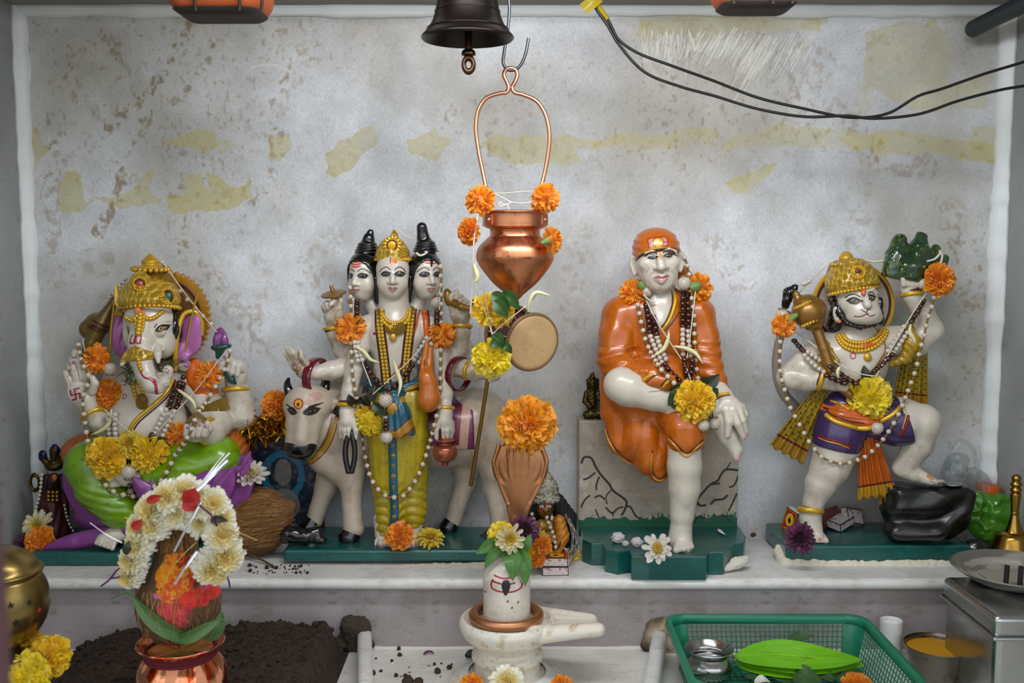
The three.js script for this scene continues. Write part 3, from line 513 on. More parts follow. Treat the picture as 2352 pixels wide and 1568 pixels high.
{const o=[],C=(pts,r,st)=>{lay(pts,[head],r*.5,Z,st).forEach((v)=>o.push(ball(v,r*M,8,6)));};C([[290,730],[302,736],[314,726]],5.5,8);C([[330,728],[344,732],[360,726],[372,716]],5.5,8);C([[322,722],[320,745],[317,765]],7,9);C([[312,736],[312,752],[316,766]],4.4,7);C([[330,736],[328,752],[322,764]],4.4,7);C([[318,826],[320,838],[324,848]],5,8);part('brow_chain',o,T.gold,t).userData.kind='stuff';
P.dz=90;const band=[[300,815],[306,800],[318,788],[328,798],[340,806],[356,808],[352,822],[330,822],[318,828],[306,824]],g=new Sdf(Z,1.5,5);for(const q of head.p)g.p.push({...q,r:q.r+.0022,s:q.s,rx:q.rx+.0022,ry:q.ry+.0022,rz:q.rz+.0022,R:q.R+.003});
g.cut(320,826,90,[.08,-1,0],2).cut(318,789,90,[-.55,.8,0],2).cut(318,789,90,[.45,.9,0],2).cut(356,808,90,[1,.25,0],2).cut(330,800,40,[0,0,-1],2);part('trunk_band',g.geo(),T.goldRelief,t);
const tk=head.hit(322,720,2);part('vermilion_mark',(()=>{const q=new Sdf(Z,1.5,4);const[X,Y]=[321,719];for(let i=0;i<6;i++)q.e(X+Math.cos(i)*6,Y+Math.sin(i*1.7)*8,(tk.z-Z)/M-1,7,6,3,3);return q.geo();})(),std('#e07a48',.8),t);}
const gm=(c,k,rep=7)=>{const m=std('#ffffff',.3,{clearcoat:.55,clearcoatRoughness:.18,map:grainTex(128,128,(i,j)=>{const a=fbm(i/16,j/16,k),b=sst(.6,.85,fbm(i/7,j/7,k+4))*.25;return c.map((v)=>v*(.92+.16*a)*(1-b));})});m.map.repeat.set(rep,rep);return m;};
const leg=new Sdf(Z,2.2,18);
leg.c([[350,1040,0,60],[420,1056,30,56],[505,1050,30,46]],22).e(505,1046,30,36,44,44,16).c([[500,1060,50,38],[420,1080,70,34],[350,1098,70,28]],16);
leg.c([[300,1030,0,56],[230,1064,34,62],[205,1066,46,50]],22).c([[200,1070,52,46],[225,1120,60,48],[270,1165,58,44],[310,1190,52,32]],18).c([[320,1190,30,30],[420,1170,30,30],[500,1120,20,30]],18);
leg.fold(4,(X,Y,z0)=>{let f=0;if(X<350&&Y>1080)f=2.6*sst(1075,1110,Y)*(Math.abs(Math.sin(((Y-1090)-(X-250)*.35+(X-255)**2*.002)*.17))-.6);if(X>350)f=2*(1-sst(450,505,X))*(Math.abs(Math.sin((Y-(X-350)*.18)*.12))-.6);return-f;});
const lm=part('lower_garment',leg.geo(),gm([108,150,8],3),t);
part('garment_edge',tube(lay([[330,1186],[300,1194],[286,1188]],[leg],0,Z,6),3.4*M,20,7),T.gold,lm);
const cm2=gm([176,92,30],5),cush=new Sdf(Z,2.2,12);cush.e(535,1048,-14,38,58,50).fold(3,(X,Y)=>2*Math.sin((X+Y*.45)*.42));part('orange_cushion',cush.geo(),cm2,t);part('orange_cushion',new Sdf(Z,2.2).e(210,1040,-16,70,50,40).geo(),cm2,t);
const shawl=new Sdf(Z,2,12);shawl.c([[446,850,-14,28],[464,878,-2,33],[474,912,-4,30]],12).fold(2,(X,Y)=>1.6*Math.sin((X+Y*.25)*.2));part('orange_shawl',shawl.geo(),gm([206,98,12],6),t);
D1.push(body,hands,head,leg,shawl,cush);
const lie=(pts,r,m,nm,st=6)=>part(nm,tube(lay(pts,[body],0,Z,st),r*M,60,7),m,t);
lie([[398,868],[388,892],[372,912],[340,940],[312,965],[292,996]],5,T.gold,'sacred_thread');lie([[404,872],[394,897],[378,918],[346,946],[318,971],[298,1002]],1.8,T.maroon,'thread_edge',6);
{const o=[];lay([[304,880],[310,905],[318,922]],[body],3,Z,9).forEach((v)=>o.push(ball(v,6*M,8,6)));lay([[318,878],[328,900],[332,918]],[body],3,Z,9).forEach((v)=>o.push(ball(v,6*M,8,6)));part('necklace',o,T.gold,t).userData.kind='stuff';const v=body.hit(326,924,4);part('pendant',new THREE.SphereGeometry(1,18,12).scale(14*M,20*M,7*M).translate(v.x,v.y,v.z),T.goldRelief,t);}
const ring=(x,y,dz,r,w,rx,rz,nm,m=T.gold)=>{const p=at(x,y,Z+dz*M);part(nm,new THREE.TorusGeometry(r*M,w*M,12,40).rotateX(PI/2-rx).rotateZ(rz).translate(p.x,p.y,p.z),m,t);};
ring(218,956,48,25,6,.5,.7,'bracelet');ring(541,895,-24,26,6,.25,.05,'bracelet');ring(478,990,66,27,6,.3,1.4,'bracelet');
{const p=at(488,938,Z+4*M);part('armlet',latheS([[38,-15],[40,-12],[38,0],[40,12],[38,15]].map(([a,b])=>[a*M,b*M]),20,40).rotateZ(.35).translate(p.x-.002,p.y,p.z),T.goldRelief,t);}
part('sweet',(()=>{const q=new Sdf(Z,1.5,5);q.e(452,972,108,24,20,20).c([[452,960,108,12],[450,950,108,5]],8).fold(2,(X,Y)=>1.2*Math.sin(X*.6)*Math.sin(Y*.6));return q.geo();})(),std('#7c6a38',.4,{metalness:.4}),t);
part('lotus_bud',(()=>{const q=new Sdf(Z,1.5,4);q.e(507,776,6,15,22,14).e(498,782,14,9,18,8,2,[0,0,-.15]).e(516,782,14,9,18,8,2,[0,0,.15]).e(507,764,6,7,13,6);return q.geo();})(),std('#7a3a78',.25,{clearcoat:.6}),t);
part('lotus_calyx',(()=>{const q=new Sdf(Z,1.5,4);q.e(508,796,8,24,9,18,4,[0,0,.12]).c([[506,800,8,12],[502,818,8,7]],5).c([[518,850,14,9],[532,872,10,9],[540,880,6,4]],4);return q.geo();})(),std('#06483e',.25,{clearcoat:.6}),t);
{const q=new Sdf(Z,2,6);q.c([[264,688,-40,9],[250,712,-40,12],[232,745,-36,20],[210,790,-30,17],[196,820,-26,12]],10).c([[244,726,-46,14],[222,742,-50,24],[206,756,-48,24]],12);const m=part('axe',q.geo(),std('#77602a',.36,{metalness:.5,clearcoat:.3}),t);for(const[x,y]of[[232,742],[229,752],[222,756]]){const p=at(x,y,Z-34*M);part('axe_band',new THREE.TorusGeometry(20*M,2*M,8,30).rotateX(PI/2-.1).rotateZ(-.5).translate(p.x,p.y,p.z),T.maroon,m);}}
const lp=std('#7d3a80',.35,{clearcoat:.45,clearcoatRoughness:.2});
const petalS=(pts,nm='lotus_petal')=>{const q=new Sdf(Z,2.2,8);q.c(pts,8);part(nm,q.geo(),lp,t);};
const pet=(tx,ty,bx,by,dz,w,d=9)=>{const L=Math.hypot(bx-tx,by-ty),a=Math.atan2(-(by-ty),bx-tx),q=new Sdf(Z,2,10);q.e(tx+(bx-tx)*.58,ty+(by-ty)*.58,dz,L*.5,w,d,10,[0,0,a]).c([[tx,ty,dz+4,1.5],[tx+(bx-tx)*.35,ty+(by-ty)*.35,dz,d*.9]],12);part('lotus_petal',q.geo(),lp,t);};
pet(150,1058,250,1210,36,46);pet(306,1096,362,1160,100,20);pet(350,1098,350,1170,92,24);pet(492,1078,410,1160,92,24);pet(541,1070,450,1190,82,34);pet(576,1036,520,1160,26,40);pet(575,1060,500,1190,50,40);
pet(96,1260,300,1214,62,20,13);pet(340,1262,318,1216,74,15,10);
{const q=new Sdf(Z,2.4,20);q.e(345,1180,6,175,62,64).cut(345,1240,0,[0,-1,-.2],2);part('lotus_seat',q.geo(),lp,t);}
part('grass_garland',(()=>{const r=rng(8),o=[];for(let i=0;i<150;i++){const u=r(),side=r()<.5,p=side?[392+(r()-.5)*60,838+(r()-.5)*26]:[300+(r()-.5)*26,860+(r()-.5)*50],a=body.hit(p[0],p[1],5+r()*14)??at(p[0],p[1],Z+50*M),d=V3((r()-.5)*.05,(r()-.6)*.03,.006*r());o.push(taper([a,a.clone().addScaledVector(d,.5).add(V3(0,.003,.004)),a.clone().add(d)],(t)=>.0007*(1.2-t),5,4));}return o;})(),std('#4c5a24',.6),t).userData.kind='stuff';
}
// ---------- the three-headed standing figure with the bull ----------
const D2=[];
{
const Z=-1.93,yb=ground(900,1262,.170).y,t=thing('three_headed_statue','marble three-headed six-armed statue in yellow lower garment standing before a white bull','statue',V3(at(900,1262,Z).x,SHELF,-1.93));
{const xl=at(650,1262,-1.883).x,xr=at(1165,1262,-1.883).x,g=box(xl,xr,SHELF+.006,.170,-2.045,-1.883,.006);part('plinth',metricUV(g,4),T.jade,t);
const q=new Sdf(-1.883,2.4,8);q.c([[655,1302,-4,6],[780,1304,2,6],[900,1304,0,7],[1000,1300,2,7],[1150,1296,0,6]]);q.fold(3,(X,Y,z0,x,y,z)=>(fbm(x*180,y*260,z*160)-.5)*8);part('cement_skirt',q.geo(),std('#b9ae9c',.95),t);}
const rk=new Sdf(-1.92,2.2,10);rk.c([[664,1226,10,20],[700,1232,10,17],[726,1222,4,15]]).e(732,1238,6,20,10,14).fold(2,(X,Y,z0,x,y,z)=>(fbm(x*120,y*120,z*120)-.5)*6);part('carved_slipper',rk.geo(),T.black,t,'black glossy carved block beside the hoof');
const zb=-1.985,bull=new Sdf(zb,2.2,18);
bull.c([[800,985,-6,82],[900,985,-14,84],[1010,990,-16,84],[1085,985,-14,84]],30).e(1098,975,-16,76,84,66,30).e(790,905,-16,46,34,40,30);
bull.c([[790,950,0,66],[760,975,24,58],[735,1030,30,40]],24).c([[745,1060,26,30],[790,1070,20,50]],20);
bull.c([[1120,1010,4,60],[1138,1070,8,40],[1134,1120,4,25],[1146,1170,8,23],[1150,1212,12,24]],14).c([[1075,1040,-30,40],[1068,1110,-34,24],[1050,1160,-34,20],[1040,1196,-34,20]],14);
bull.c([[806,1050,30,40],[808,1110,38,27],[808,1160,40,22],[812,1212,44,25]],14).c([[765,1070,-10,38],[748,1120,-14,26],[730,1170,-16,20],[722,1194,-16,21]],14);
const hv=[];for(const[x,y,dz,r]of[[808,1228,46,25],[716,1206,-14,24],[1036,1206,-34,23]]){const q=new Sdf(zb,2.2,5);q.c([[x+3,y-10,dz,r*.85],[x-6,y+6,dz+4,r]],6).cut(x,y+16,dz,[0,-1,0],2);hv.push(q);}
const head=new Sdf(zb,1.8,12);
head.e(706,930,78,54,42,46,14).c([[704,930,92,46],[697,975,104,38],[692,1015,112,36]],12).c([[700,940,134,14],[692,1005,142,13]],14).c([[735,920,60,30],[770,905,10,34]],20).e(672,936,112,9,8,8,8).e(722,938,116,12,8,8,8);
head.c([[752,918,60,12],[772,932,66,16],[782,958,66,8]],6).e(776,938,84,10,20,10,4,[0,0,.3],true);
const bp=new Paint(zb,630,860,1190,1250,'#b8aa97',1.8,41,.08);bp.dz=120;
bp.eye(673,942,11,6.4,.28,'#1c1712','#4a4238').eye(719,942,13.5,6.6,-.16,'#1c1712','#4a4238');bp.fill([[654,926],[668,932],[680,940],[668,936]],'#14110f').fill([[702,944],[714,932],[736,928],[722,934]],'#14110f').line([[702,942],[716,930],[740,926]],2.2,'#15110f').line([[655,930],[668,933],[679,941]],2,'#15110f');
bp.dz=124;bp.ell(688,925,12,11,'#8a1420').ell(688,925,9.5,9,'#d49a28').ell(688,926,3.5,3.5,'#6b0f18');bp.ell(722,912,14,10,'#b0605a',0,.35);
bp.dz=70;bp.line([[772,945],[768,975],[756,1010],[735,1040],[708,1062]],17,'#7c1422').line([[772,945],[768,975],[756,1010],[735,1040],[708,1062]],13,'#a8842c');for(let i=0;i<22;i++){const u=i/22,x=772-64*u*u*.7-18*u,y=945+117*u;bp.line([[x-6,y+2],[x+6,y-3]],1.6,'#3f3410');}
bp.dz=60;bp.ell(778,940,8,17,'#141110',.3);
const rr=rng(6);for(let i=0;i<50;i++)bp.ell(800+rr()*360,1050+rr()*160,6+14*rr(),3+6*rr(),'#6b5036',rr()*3,.13);for(let i=0;i<24;i++)bp.ell(1060+rr()*70,930+rr()*130,4+10*rr(),10+14*rr(),'#9a7146',.3,.1);
const bm=part('bull',merge([bull.geo(bp),head.geo(bp)]),skin(bp,{roughness:.4}),t);
part('hoof',hv[0].geo(),T.black,bm);part('hoof',hv[1].geo(),T.black,bm);part('hoof',hv[2].geo(),T.black,bm);
{const q=new Sdf(zb,2,8);q.e(1142,1226,6,26,20,20).e(1120,1238,10,26,14,16).fold(3,(X,Y,z0,x,y,z)=>(fbm(x*140,y*140,z*140)-.5)*10);part('rough_hoof',q.geo(),std('#2b2723',.7),bm);}
part('muzzle',new Sdf(zb,1.8,10).e(690,1029,114,37,25,34).e(690,1020,120,33,18,30).geo(),T.black,bm);
const horn=(p)=>taper(p.map((q)=>at(q[0],q[1],zb+q[2]*M)),(u)=>(12-8.5*u*u)*M,14,12);
part('horn',horn([[667,914,74],[664,900,76],[660,882,70],[663,868,62]]),T.black,bm);part('horn',horn([[742,914,64],[746,898,64],[749,878,58],[744,864,52]]),T.black,bm);
const sad=new Sdf(zb,2.2,6);for(const q of bull.p.filter((q)=>q.c.x>at(850,985,zb).x&&q.c.x<at(1092,985,zb).x))sad.p.push({...q,r:q.r+.003,s:q.s,rx:q.rx+.003,ry:q.ry+.003,rz:q.rz+.003,R:q.R+.004});
sad.cut(1092,985,0,[1,.03,0],2).cut(862,985,0,[-1,0,0],2).cut(950,1036,80,[0,-1,-.05],2);
const sp=new Paint(zb,840,860,1110,1060,'#5a1150',2,45,.04);sp.dz=50;sp.line([[1070,870],[1064,960],[1060,1024],[860,1030]],26,'#7a1030',1,false).line([[1074,870],[1070,960],[1064,1028],[860,1032]],20,'#c09a86',1,false).line([[1087,870],[1083,960],[1078,1037]],4,'#7a1030',1,false).line([[1080,1036],[860,1040]],4,'#7a1030',1,false);for(let i=0;i<60;i++)sp.ell(1055+20*rr(),890+130*rr(),.8,.8,'#4a3028',0,.7);
part('saddle_cloth',sad.geo(sp),skin(sp,{roughness:.4}),bm);
const body=new Sdf(Z,2,9),P2=new Paint(Z,640,500,1100,1270,MARBLE,2.4,51,.05);
body.c([[904,665,-6,34],[905,708,-10,34],[906,735,-8,42]],14).e(910,775,-8,66,58,40,20).c([[852,744,-14,22],[970,742,-14,22]],22).e(908,850,-6,50,74,34,24).e(878,770,12,26,22,20,14).e(945,770,12,26,22,20,14);
body.c([[848,690,-40,16],[872,726,-34,18]],10).c([[966,690,-40,16],[944,726,-34,18]],10);
body.c([[840,752,-10,25],[824,800,0,22],[813,848,8,21],[802,900,22,18],[797,928,28,15]],10).c([[988,752,-12,24],[1008,810,-2,22],[1017,860,8,21],[1022,905,20,18],[1022,932,26,15]],10);
body.c([[832,780,-30,22],[806,814,-34,23],[786,800,-30,23],[771,764,-14,21],[768,746,-8,18]],12).c([[1000,780,-32,22],[1036,818,-34,23],[1054,800,-28,23],[1060,762,-14,21],[1060,740,-8,18]],12);
body.c([[830,800,-24,24],[806,842,-20,26],[760,851,6,22],[726,856,18,17]],10).c([[1006,800,-26,26],[1042,838,-18,25],[1085,852,6,21],[1112,856,16,16]],10);
for(const[x,s]of[[880,-1],[950,1]]){body.c([[x+s*2,1190,4,20],[x,1226,4,19],[x,1244,20,15],[x-3,1248,30,11]],8);for(let i=0;i<5;i++)body.c([[x-s*12+s*i*7,1242,24,5.5-i*.2],[x-s*15+s*i*8,1251,36-i*2,(i?4.6:6.2)-i*.2]],3);}
const hands=new Sdf(Z,1.4,6),fing=(pts)=>hands.c(pts,3);
for(const[x,s]of[[797,1],[1022,-1]]){hands.c([[x,926,28,15],[x,948,32,17],[x+s*2,966,36,19]],8);[[-11,1002,36],[-4,1006,44],[4,1004,46]].forEach(([d,y,dz],i)=>fing([[x+s*d,970,40,7.5],[x+s*(d-2),988,dz+2,6.8],[x+s*(d-1),y,dz,5]]));fing([[x+s*14,966,42,8],[x+s*21,988,46,7],[x+s*19,1006,44,5]]);fing([[x+s*-15,970,30,7],[x+s*-17,990,32,6],[x+s*-14,1004,34,4.5]]);}
hands.c([[768,750,-6,17],[766,724,-2,22],[768,706,2,19]],8);fing([[778,704,6,8],[782,690,10,7.5],[778,678,10,6]]);fing([[768,706,14,8],[766,692,22,8],[760,700,28,6]]);fing([[756,708,12,7.5],[752,697,18,7],[754,706,24,5.5]]);fing([[746,712,8,7],[744,702,12,6.5],[749,710,20,5]]);
hands.c([[1060,744,-6,17],[1058,720,-2,24],[1060,704,2,21]],8);fing([[1040,708,6,9],[1036,690,14,8],[1038,678,18,6]]);[[1050,678],[1060,686],[1068,692],[1076,698]].forEach(([x,y],i)=>fing([[x+10,y+20,4,8-i*.4],[x+8,y+4,14,7.5-i*.4],[x-2,y+6,26,6-i*.3]]));fing([[1040,700,4,7],[1046,676,8,6.5],[1050,668,10,5]]);
hands.c([[726,856,18,16],[706,852,26,19]],8).e(692,846,30,17,24,11,8,[0,.3,.5]);[[690,822,672,806],[684,820,664,800],[678,822,658,800],[674,830,655,812]].forEach(([a,b,c,d],i)=>fing([[a+4,b+16,30-i*3,7],[(a+c)/2,(b+d)/2+2,28-i*3,6.4],[c+1,d,22-i*3,4.8]]));fing([[706,838,36,8],[694,822,44,7],[690,808,44,5.5]]);
hands.c([[1112,856,16,15],[1128,850,22,19]],8);for(let i=0;i<4;i++)fing([[1132,836+i*9,20,7],[1142,840+i*9,32,6.5],[1126,846+i*9,42,6]]);
const face=(cx,cy,turn,dz)=>{
const q=new Sdf(Z,1.25,8),W=36,rot=[0,turn,0],sn=Math.sin(turn),cs=Math.cos(turn),L=(x,y,z)=>[cx+x*cs+z*sn,cy+y,dz+z*cs-x*sn];
q.e(...L(0,-22,0),turn?34:37,40,40,10,rot).e(...L(0,8,8),turn?30:33,34,32,12,rot).e(...L(0,30,16),16,13,14,12,rot).e(...L(17,10,20),14,14,12,12,rot).e(...L(-17,10,20),14,14,12,12,rot);
const R=(x,y,z,r)=>[...L(x,y,z),r];
q.c([R(0,-18,34,4),R(0,-4,42,5),R(0,6,46,6)],6).e(...L(-7,8,40),5,4,5,4,rot).e(...L(7,8,40),5,4,5,4,rot);
q.e(...L(-16,-12,30),9,5,6,4,rot).e(...L(16,-12,30),9,5,6,4,rot);
q.c([R(-9,20,36,2.4),R(-3,18,40,3.2),R(3,18,40,3.2),R(9,20,36,2.4)],3).c([R(-6,23,36,2.6),R(0,24,39,3.6),R(6,23,36,2.6)],3);
q.L=L;return q;
};
const fc=face(902,641,0,12),fl=face(840,645,-.62,-26),fr=face(975,642,.42,-24);
const paintFace=(q,tilak,ey)=>{
const at2=(x,y,z)=>q.L(x,y,z),pts=(l)=>l.map((p)=>at2(...p));
for(const s of[-1,1]){const[ex,eyy,ez]=at2(s*16,-12,36),[fx]=at2(s*24,-12,30),[hx]=at2(s*8,-12,37);P2.dz=ez;P2.ell(ex,eyy+1,Math.max(5,Math.abs(fx-hx)*.7),6.4,'#55504a',0,.4);P2.eye(ex,eyy,Math.max(5,Math.abs(fx-hx)*.6),4.7,s*.06,'#151613','#57574f');P2.line(pts([[s*5,-22,38],[s*14,-28,36],[s*24,-24,30],[s*29,-17,22]]),1.8,'#1c1715');}
P2.fill(pts([[-10,20,37],[-4,17,41],[0,18.5,42],[4,17,41],[10,20,37],[5,26,39],[0,27,40],[-5,26,39]]),'#b98084');P2.line(pts([[-11,19.5,37],[-4,21,41],[4,21,41],[11,19.5,37]]),1,'#6d3a3c');
P2.line(pts([[-9,10,42],[-4,12,45],[0,11,47],[4,12,45],[9,10,42]]),.9,'#8c7b68',.7);
tilak(at2,pts);
};
paintFace(fc,(a,p)=>{P2.line(p([[-5,-48,34],[-5,-38,37],[-2,-34,38],[5,-34,38],[7,-40,37],[7,-48,34]]),2.4,'#b31a14');P2.fill(p([[-2,-46,37],[6,-46,37],[5,-34,38],[-1,-34,38]]),'#e07a20',.9);});
paintFace(fl,(a,p)=>{for(const y of[-44,-38.5,-33])P2.line(p([[-14,y-1,33],[0,y+1,40],[10,y-1,36]]),3,'#c22a1c');});
paintFace(fr,(a,p)=>{for(const y of[-44,-38])P2.line(p([[-13,y,34],[0,y+1,39],[14,y,32]]),3,'#c2303a');P2.fill(p([[-3,-46,39],[3,-46,39],[2,-31,39],[-2,-31,39]]),'#161212');});
P2.dz=30;P2.line([[676,836],[684,838],[685,846],[678,848],[685,852],[683,860],[674,858]],3.2,'#6d1320').line([[685,850],[692,848],[692,840]],2.6,'#6d1320').line([[680,832],[686,835],[689,830]],2.2,'#6d1320').line([[680,862],[684,868]],4,'#6d1320');
for(const[x,y]of[[690,809],[1044,669],[1046,689],[1056,694],[1066,699],[782,681],[764,703]])P2.ell(x,y,3.2,3.2,'#b48aa8');
P2.dz=36;for(let i=0;i<5;i++){P2.ell(866+i*8,1252,3.4,4,'#a98a94').ell(938+i*8,1252,3.4,4,'#a98a94');P2.line([[870+i*8,1240],[870+i*8,1254]],1.2,'#6b5a4a',.8);}
for(const x of[1014,1022,792,800])P2.line([[x,972],[x,1004]],1.3,'#7b6a55',.7);
P2.line([[766,735],[769,720],[776,712]],1.4,'#6b5a45',.8);P2.line([[1068,732],[1076,722]],1.2,'#6b5a45',.6);
P2.dz=28;P2.ell(860,766,3.4,3.4,'#8d1a38').ell(942,768,3.4,3.4,'#8d1a38');
P2.line([[959,716],[955,750],[944,790],[932,818],[906,858],[892,866]],4.4,'#7b1a20').line([[959,716],[955,750],[944,790],[932,818],[906,858],[892,866]],2.6,'#c85a14');
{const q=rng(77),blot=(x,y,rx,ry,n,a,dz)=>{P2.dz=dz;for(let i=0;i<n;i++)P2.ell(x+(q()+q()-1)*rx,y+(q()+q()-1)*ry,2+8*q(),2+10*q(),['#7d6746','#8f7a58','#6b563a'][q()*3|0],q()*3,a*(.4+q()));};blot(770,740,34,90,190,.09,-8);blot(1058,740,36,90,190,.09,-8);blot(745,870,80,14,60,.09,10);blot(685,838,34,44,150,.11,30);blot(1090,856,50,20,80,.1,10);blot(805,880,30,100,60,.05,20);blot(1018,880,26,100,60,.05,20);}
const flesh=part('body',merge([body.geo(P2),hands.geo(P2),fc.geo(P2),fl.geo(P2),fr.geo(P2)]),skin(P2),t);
const hairBump={bumpMap:bumpTex(128,64,(i)=>.5+.5*Math.sin(i*.9+Math.sin(i*.4))),bumpScale:.001};
const hair=(cx,cy,turn,dz,tip,bunx)=>{
const q=new Sdf(Z,1.5,5);q.e(cx,cy-20,dz-8,40,50,46,8).c([[cx-28,cy,dz-18,10],[cx+28,cy,dz-18,10]],12);
q.fold(1.4,(X,Y,z0,x,y,z)=>Y<cy-36&&Y>cy-70?.6*Math.sin((X-cx)*.9+(Y-cy)*.012*(X-cx)):0);
const fx=cx+Math.sin(turn)*40,fz=dz+Math.cos(turn)*40;q.e(fx,cy+6,fz,42,50,42,4,[0,turn,0],true);
for(let i=0;i<4;i++)q.e(bunx,cy-66-i*6,dz-14,30-i*2.5,5.2,30-i*2.5,2);
q.c([[bunx,cy-82,dz-14,16],tip[0],tip[1]],8);return q.geo();
};
part('hair',hair(838,645,-.62,-22,[[847,548,-34,13],[851,534,-34,8]],844),T.black,t);part('hair',hair(976,642,.42,-20,[[972,545,-34,14],[969,522,-32,12]],978),T.black,t);
{const q=new Sdf(Z,1.6,6);q.c([[866,640,-8,13],[868,690,-14,9]]).c([[938,640,-8,13],[936,690,-14,9]]).e(902,640,-22,44,60,34).e(902,660,22,40,70,40,6,null,true);part('dark_hair',q.geo(),T.black,t);
const moon=[[956,580],[963,586],[972,585],[982,578]];part('moon_mark',tube(moon.map(([x,y])=>at(x,y,Z+24*M)),2.6*M,14,6),std('#d8d4c4',.4),t);}
const crown=new Sdf(Z,1.5,6);crown.e(902,594,-2,39,40,42,6).e(902,590,-2,36,46,38,8).c([[904,560,-8,14],[906,540,-8,8],[905,531,-8,4]],6).cut(902,600,-2,[0,-1,.06],2);
const cr=part('crown',crown.geo(),T.goldRelief,t);
{const b=[];for(let i=0;i<19;i++){const a=-1.6+3.2*i/18;b.push(ball(at(902+Math.sin(a)*40,596,Z+(-2+Math.cos(a)*42)*M),4.2*M,10,8));}part('crown_beads',b,T.gold,cr).userData.kind='stuff';
const f=[];const c0=crown.hit(900,563,1);for(let i=0;i<14;i++){const a=i/14*2*PI;f.push(new THREE.SphereGeometry(1,8,6).scale(4.2*M,7.5*M,3*M).rotateZ(-a).translate(c0.x+Math.sin(a)*15*M,c0.y+Math.cos(a)*15*M,c0.z-Math.max(0,Math.cos(a))*5*M-2*M));}part('crown_rosette',f,T.gold,cr);part('crown_jewel',new THREE.SphereGeometry(10*M,20,12).scale(1,1,.35).translate(c0.x,c0.y,c0.z+1.5*M),std('#e0a81c',.3,{metalness:.3}),cr);part('jewel_ring',new THREE.TorusGeometry(10.5*M,1.4*M,8,28).translate(c0.x,c0.y,c0.z+2*M),T.maroon,cr);}
const dh=new Sdf(Z,2,12);
dh.e(910,915,-6,62,60,46,16).c([[886,920,4,44],[884,1000,6,40],[886,1100,4,34],[890,1190,4,27],[888,1216,4,25]],14).c([[938,920,2,44],[944,1000,4,42],[946,1100,0,36],[948,1170,0,32],[948,1190,0,29]],14).c([[912,960,20,30],[912,1100,18,28],[908,1190,18,20]],12);
dh.cut(912,1232,0,[0,-1,0],2);dh.c([[952,1246,0,46],[960,1300,0,40]],3,true);
dh.fold(3,(X,Y)=>{let f=0;if(Y>1090)f=3.6*sst(1090,1130,Y)*(Math.abs(Math.sin((Y-(X<912?(X-880)**2:(X-950)**2)*.016)*.155))-.6)*(Math.abs(X-908)>12?1:0);if(Y<1110)f+=.7*(1-sst(1070,1110,Y))*Math.sin((X-912)*.30*(1+.0012*(Y-900)))*(Math.abs(X-908)>14?1:0);return-f;});
const dhm=std('#ffffff',.34,{clearcoat:.4,clearcoatRoughness:.2,map:grainTex(256,256,(i,j)=>{const a=fbm(i/20,j/20,14),b=sst(.62,.8,fbm(i/10,j/10,13))*.35;return[150+26*a-60*b,134+20*a-56*b,10];})});dhm.map.repeat.set(8,8);
const dm=part('lower_garment',dh.geo(),dhm,t);
const teal=std('#0a5266',.35,{clearcoat:.4,clearcoatRoughness:.2}),gp=std('#a8781c',.36,{metalness:.35,clearcoat:.3});
const strip=lay([[901,1008],[903,1060],[904,1120],[906,1180],[902,1210],[890,1230]],[dh],1.5,Z,8),q3=new THREE.CatmullRomCurve3(strip),sg=new THREE.TubeGeometry(q3,60,1,8,false);
{const p=sg.attributes.position,v=V3(),c=V3();for(let i=0;i<=60;i++){q3.getPointAt(i/60,c);for(let j=0;j<=8;j++){const k=i*9+j;v.fromBufferAttribute(p,k).sub(c);p.setXYZ(k,c.x+v.x*9.5*M,c.y+v.y*6*M,c.z+v.z*3*M);}}sg.computeVertexNormals();}
part('teal_strip',sg,teal,dm);for(let i=0;i<9;i++){const p=q3.getPointAt(.06+i*.1),s=5.2+(i%2)*1.4;part('gold_diamond',new THREE.OctahedronGeometry(1,0).scale(s*M,9*M,3*M).translate(p.x,p.y,p.z+2*M),gp,dm);}
const sash=new Sdf(Z,1.8,8);sash.e(910,890,-4,68,24,50,8).c([[852,880,14,12],[900,905,46,12],[960,880,18,14]],8).c([[908,905,44,16],[915,950,46,30],[915,985,44,38]],8).cut(912,1000,44,[.12,-1,0],2);sash.fold(2.4,(X,Y)=>Y>900?2.2*Math.sin(Math.atan2(X-906,Y-840)*34)*sst(905,930,Y):1.4*Math.sin(Y*.5+(X-910)*.02));
const sp2=new Paint(Z,820,840,1000,1020,'#0a4f62',2.4,53,.03);sp2.dz=60;sp2.line([[868,1000],[915,1000],[960,962]],24,'#9a6f18',1,false).line([[868,985],[912,984],[950,952]],2.5,'#5a1220',1,false).line([[866,1008],[915,1009],[958,978]],3,'#5a1220',1,false);sp2.dz=30;sp2.line([[840,902],[880,920]],10,'#a8781c').line([[935,895],[985,870]],9,'#a8781c').line([[928,912],[980,926]],12,'#a8781c').line([[930,903],[985,880]],2,'#5a1220');
const sm=part('sash',sash.geo(sp2),skin(sp2,{roughness:.36}),t);
part('gold_pendant',new THREE.SphereGeometry(13*M,18,14).scale(1,1.15,.4).translate(...sash.hit(902,940,1).toArray()),gp,sm);
const DB=[body],col=(pts,r,m,nm,flat=.45)=>{const l=lay(pts,DB,0,Z,5),c=new THREE.CatmullRomCurve3(l),g=new THREE.TubeGeometry(c,70,r*M,8,false);return part(nm,g,m,t);};
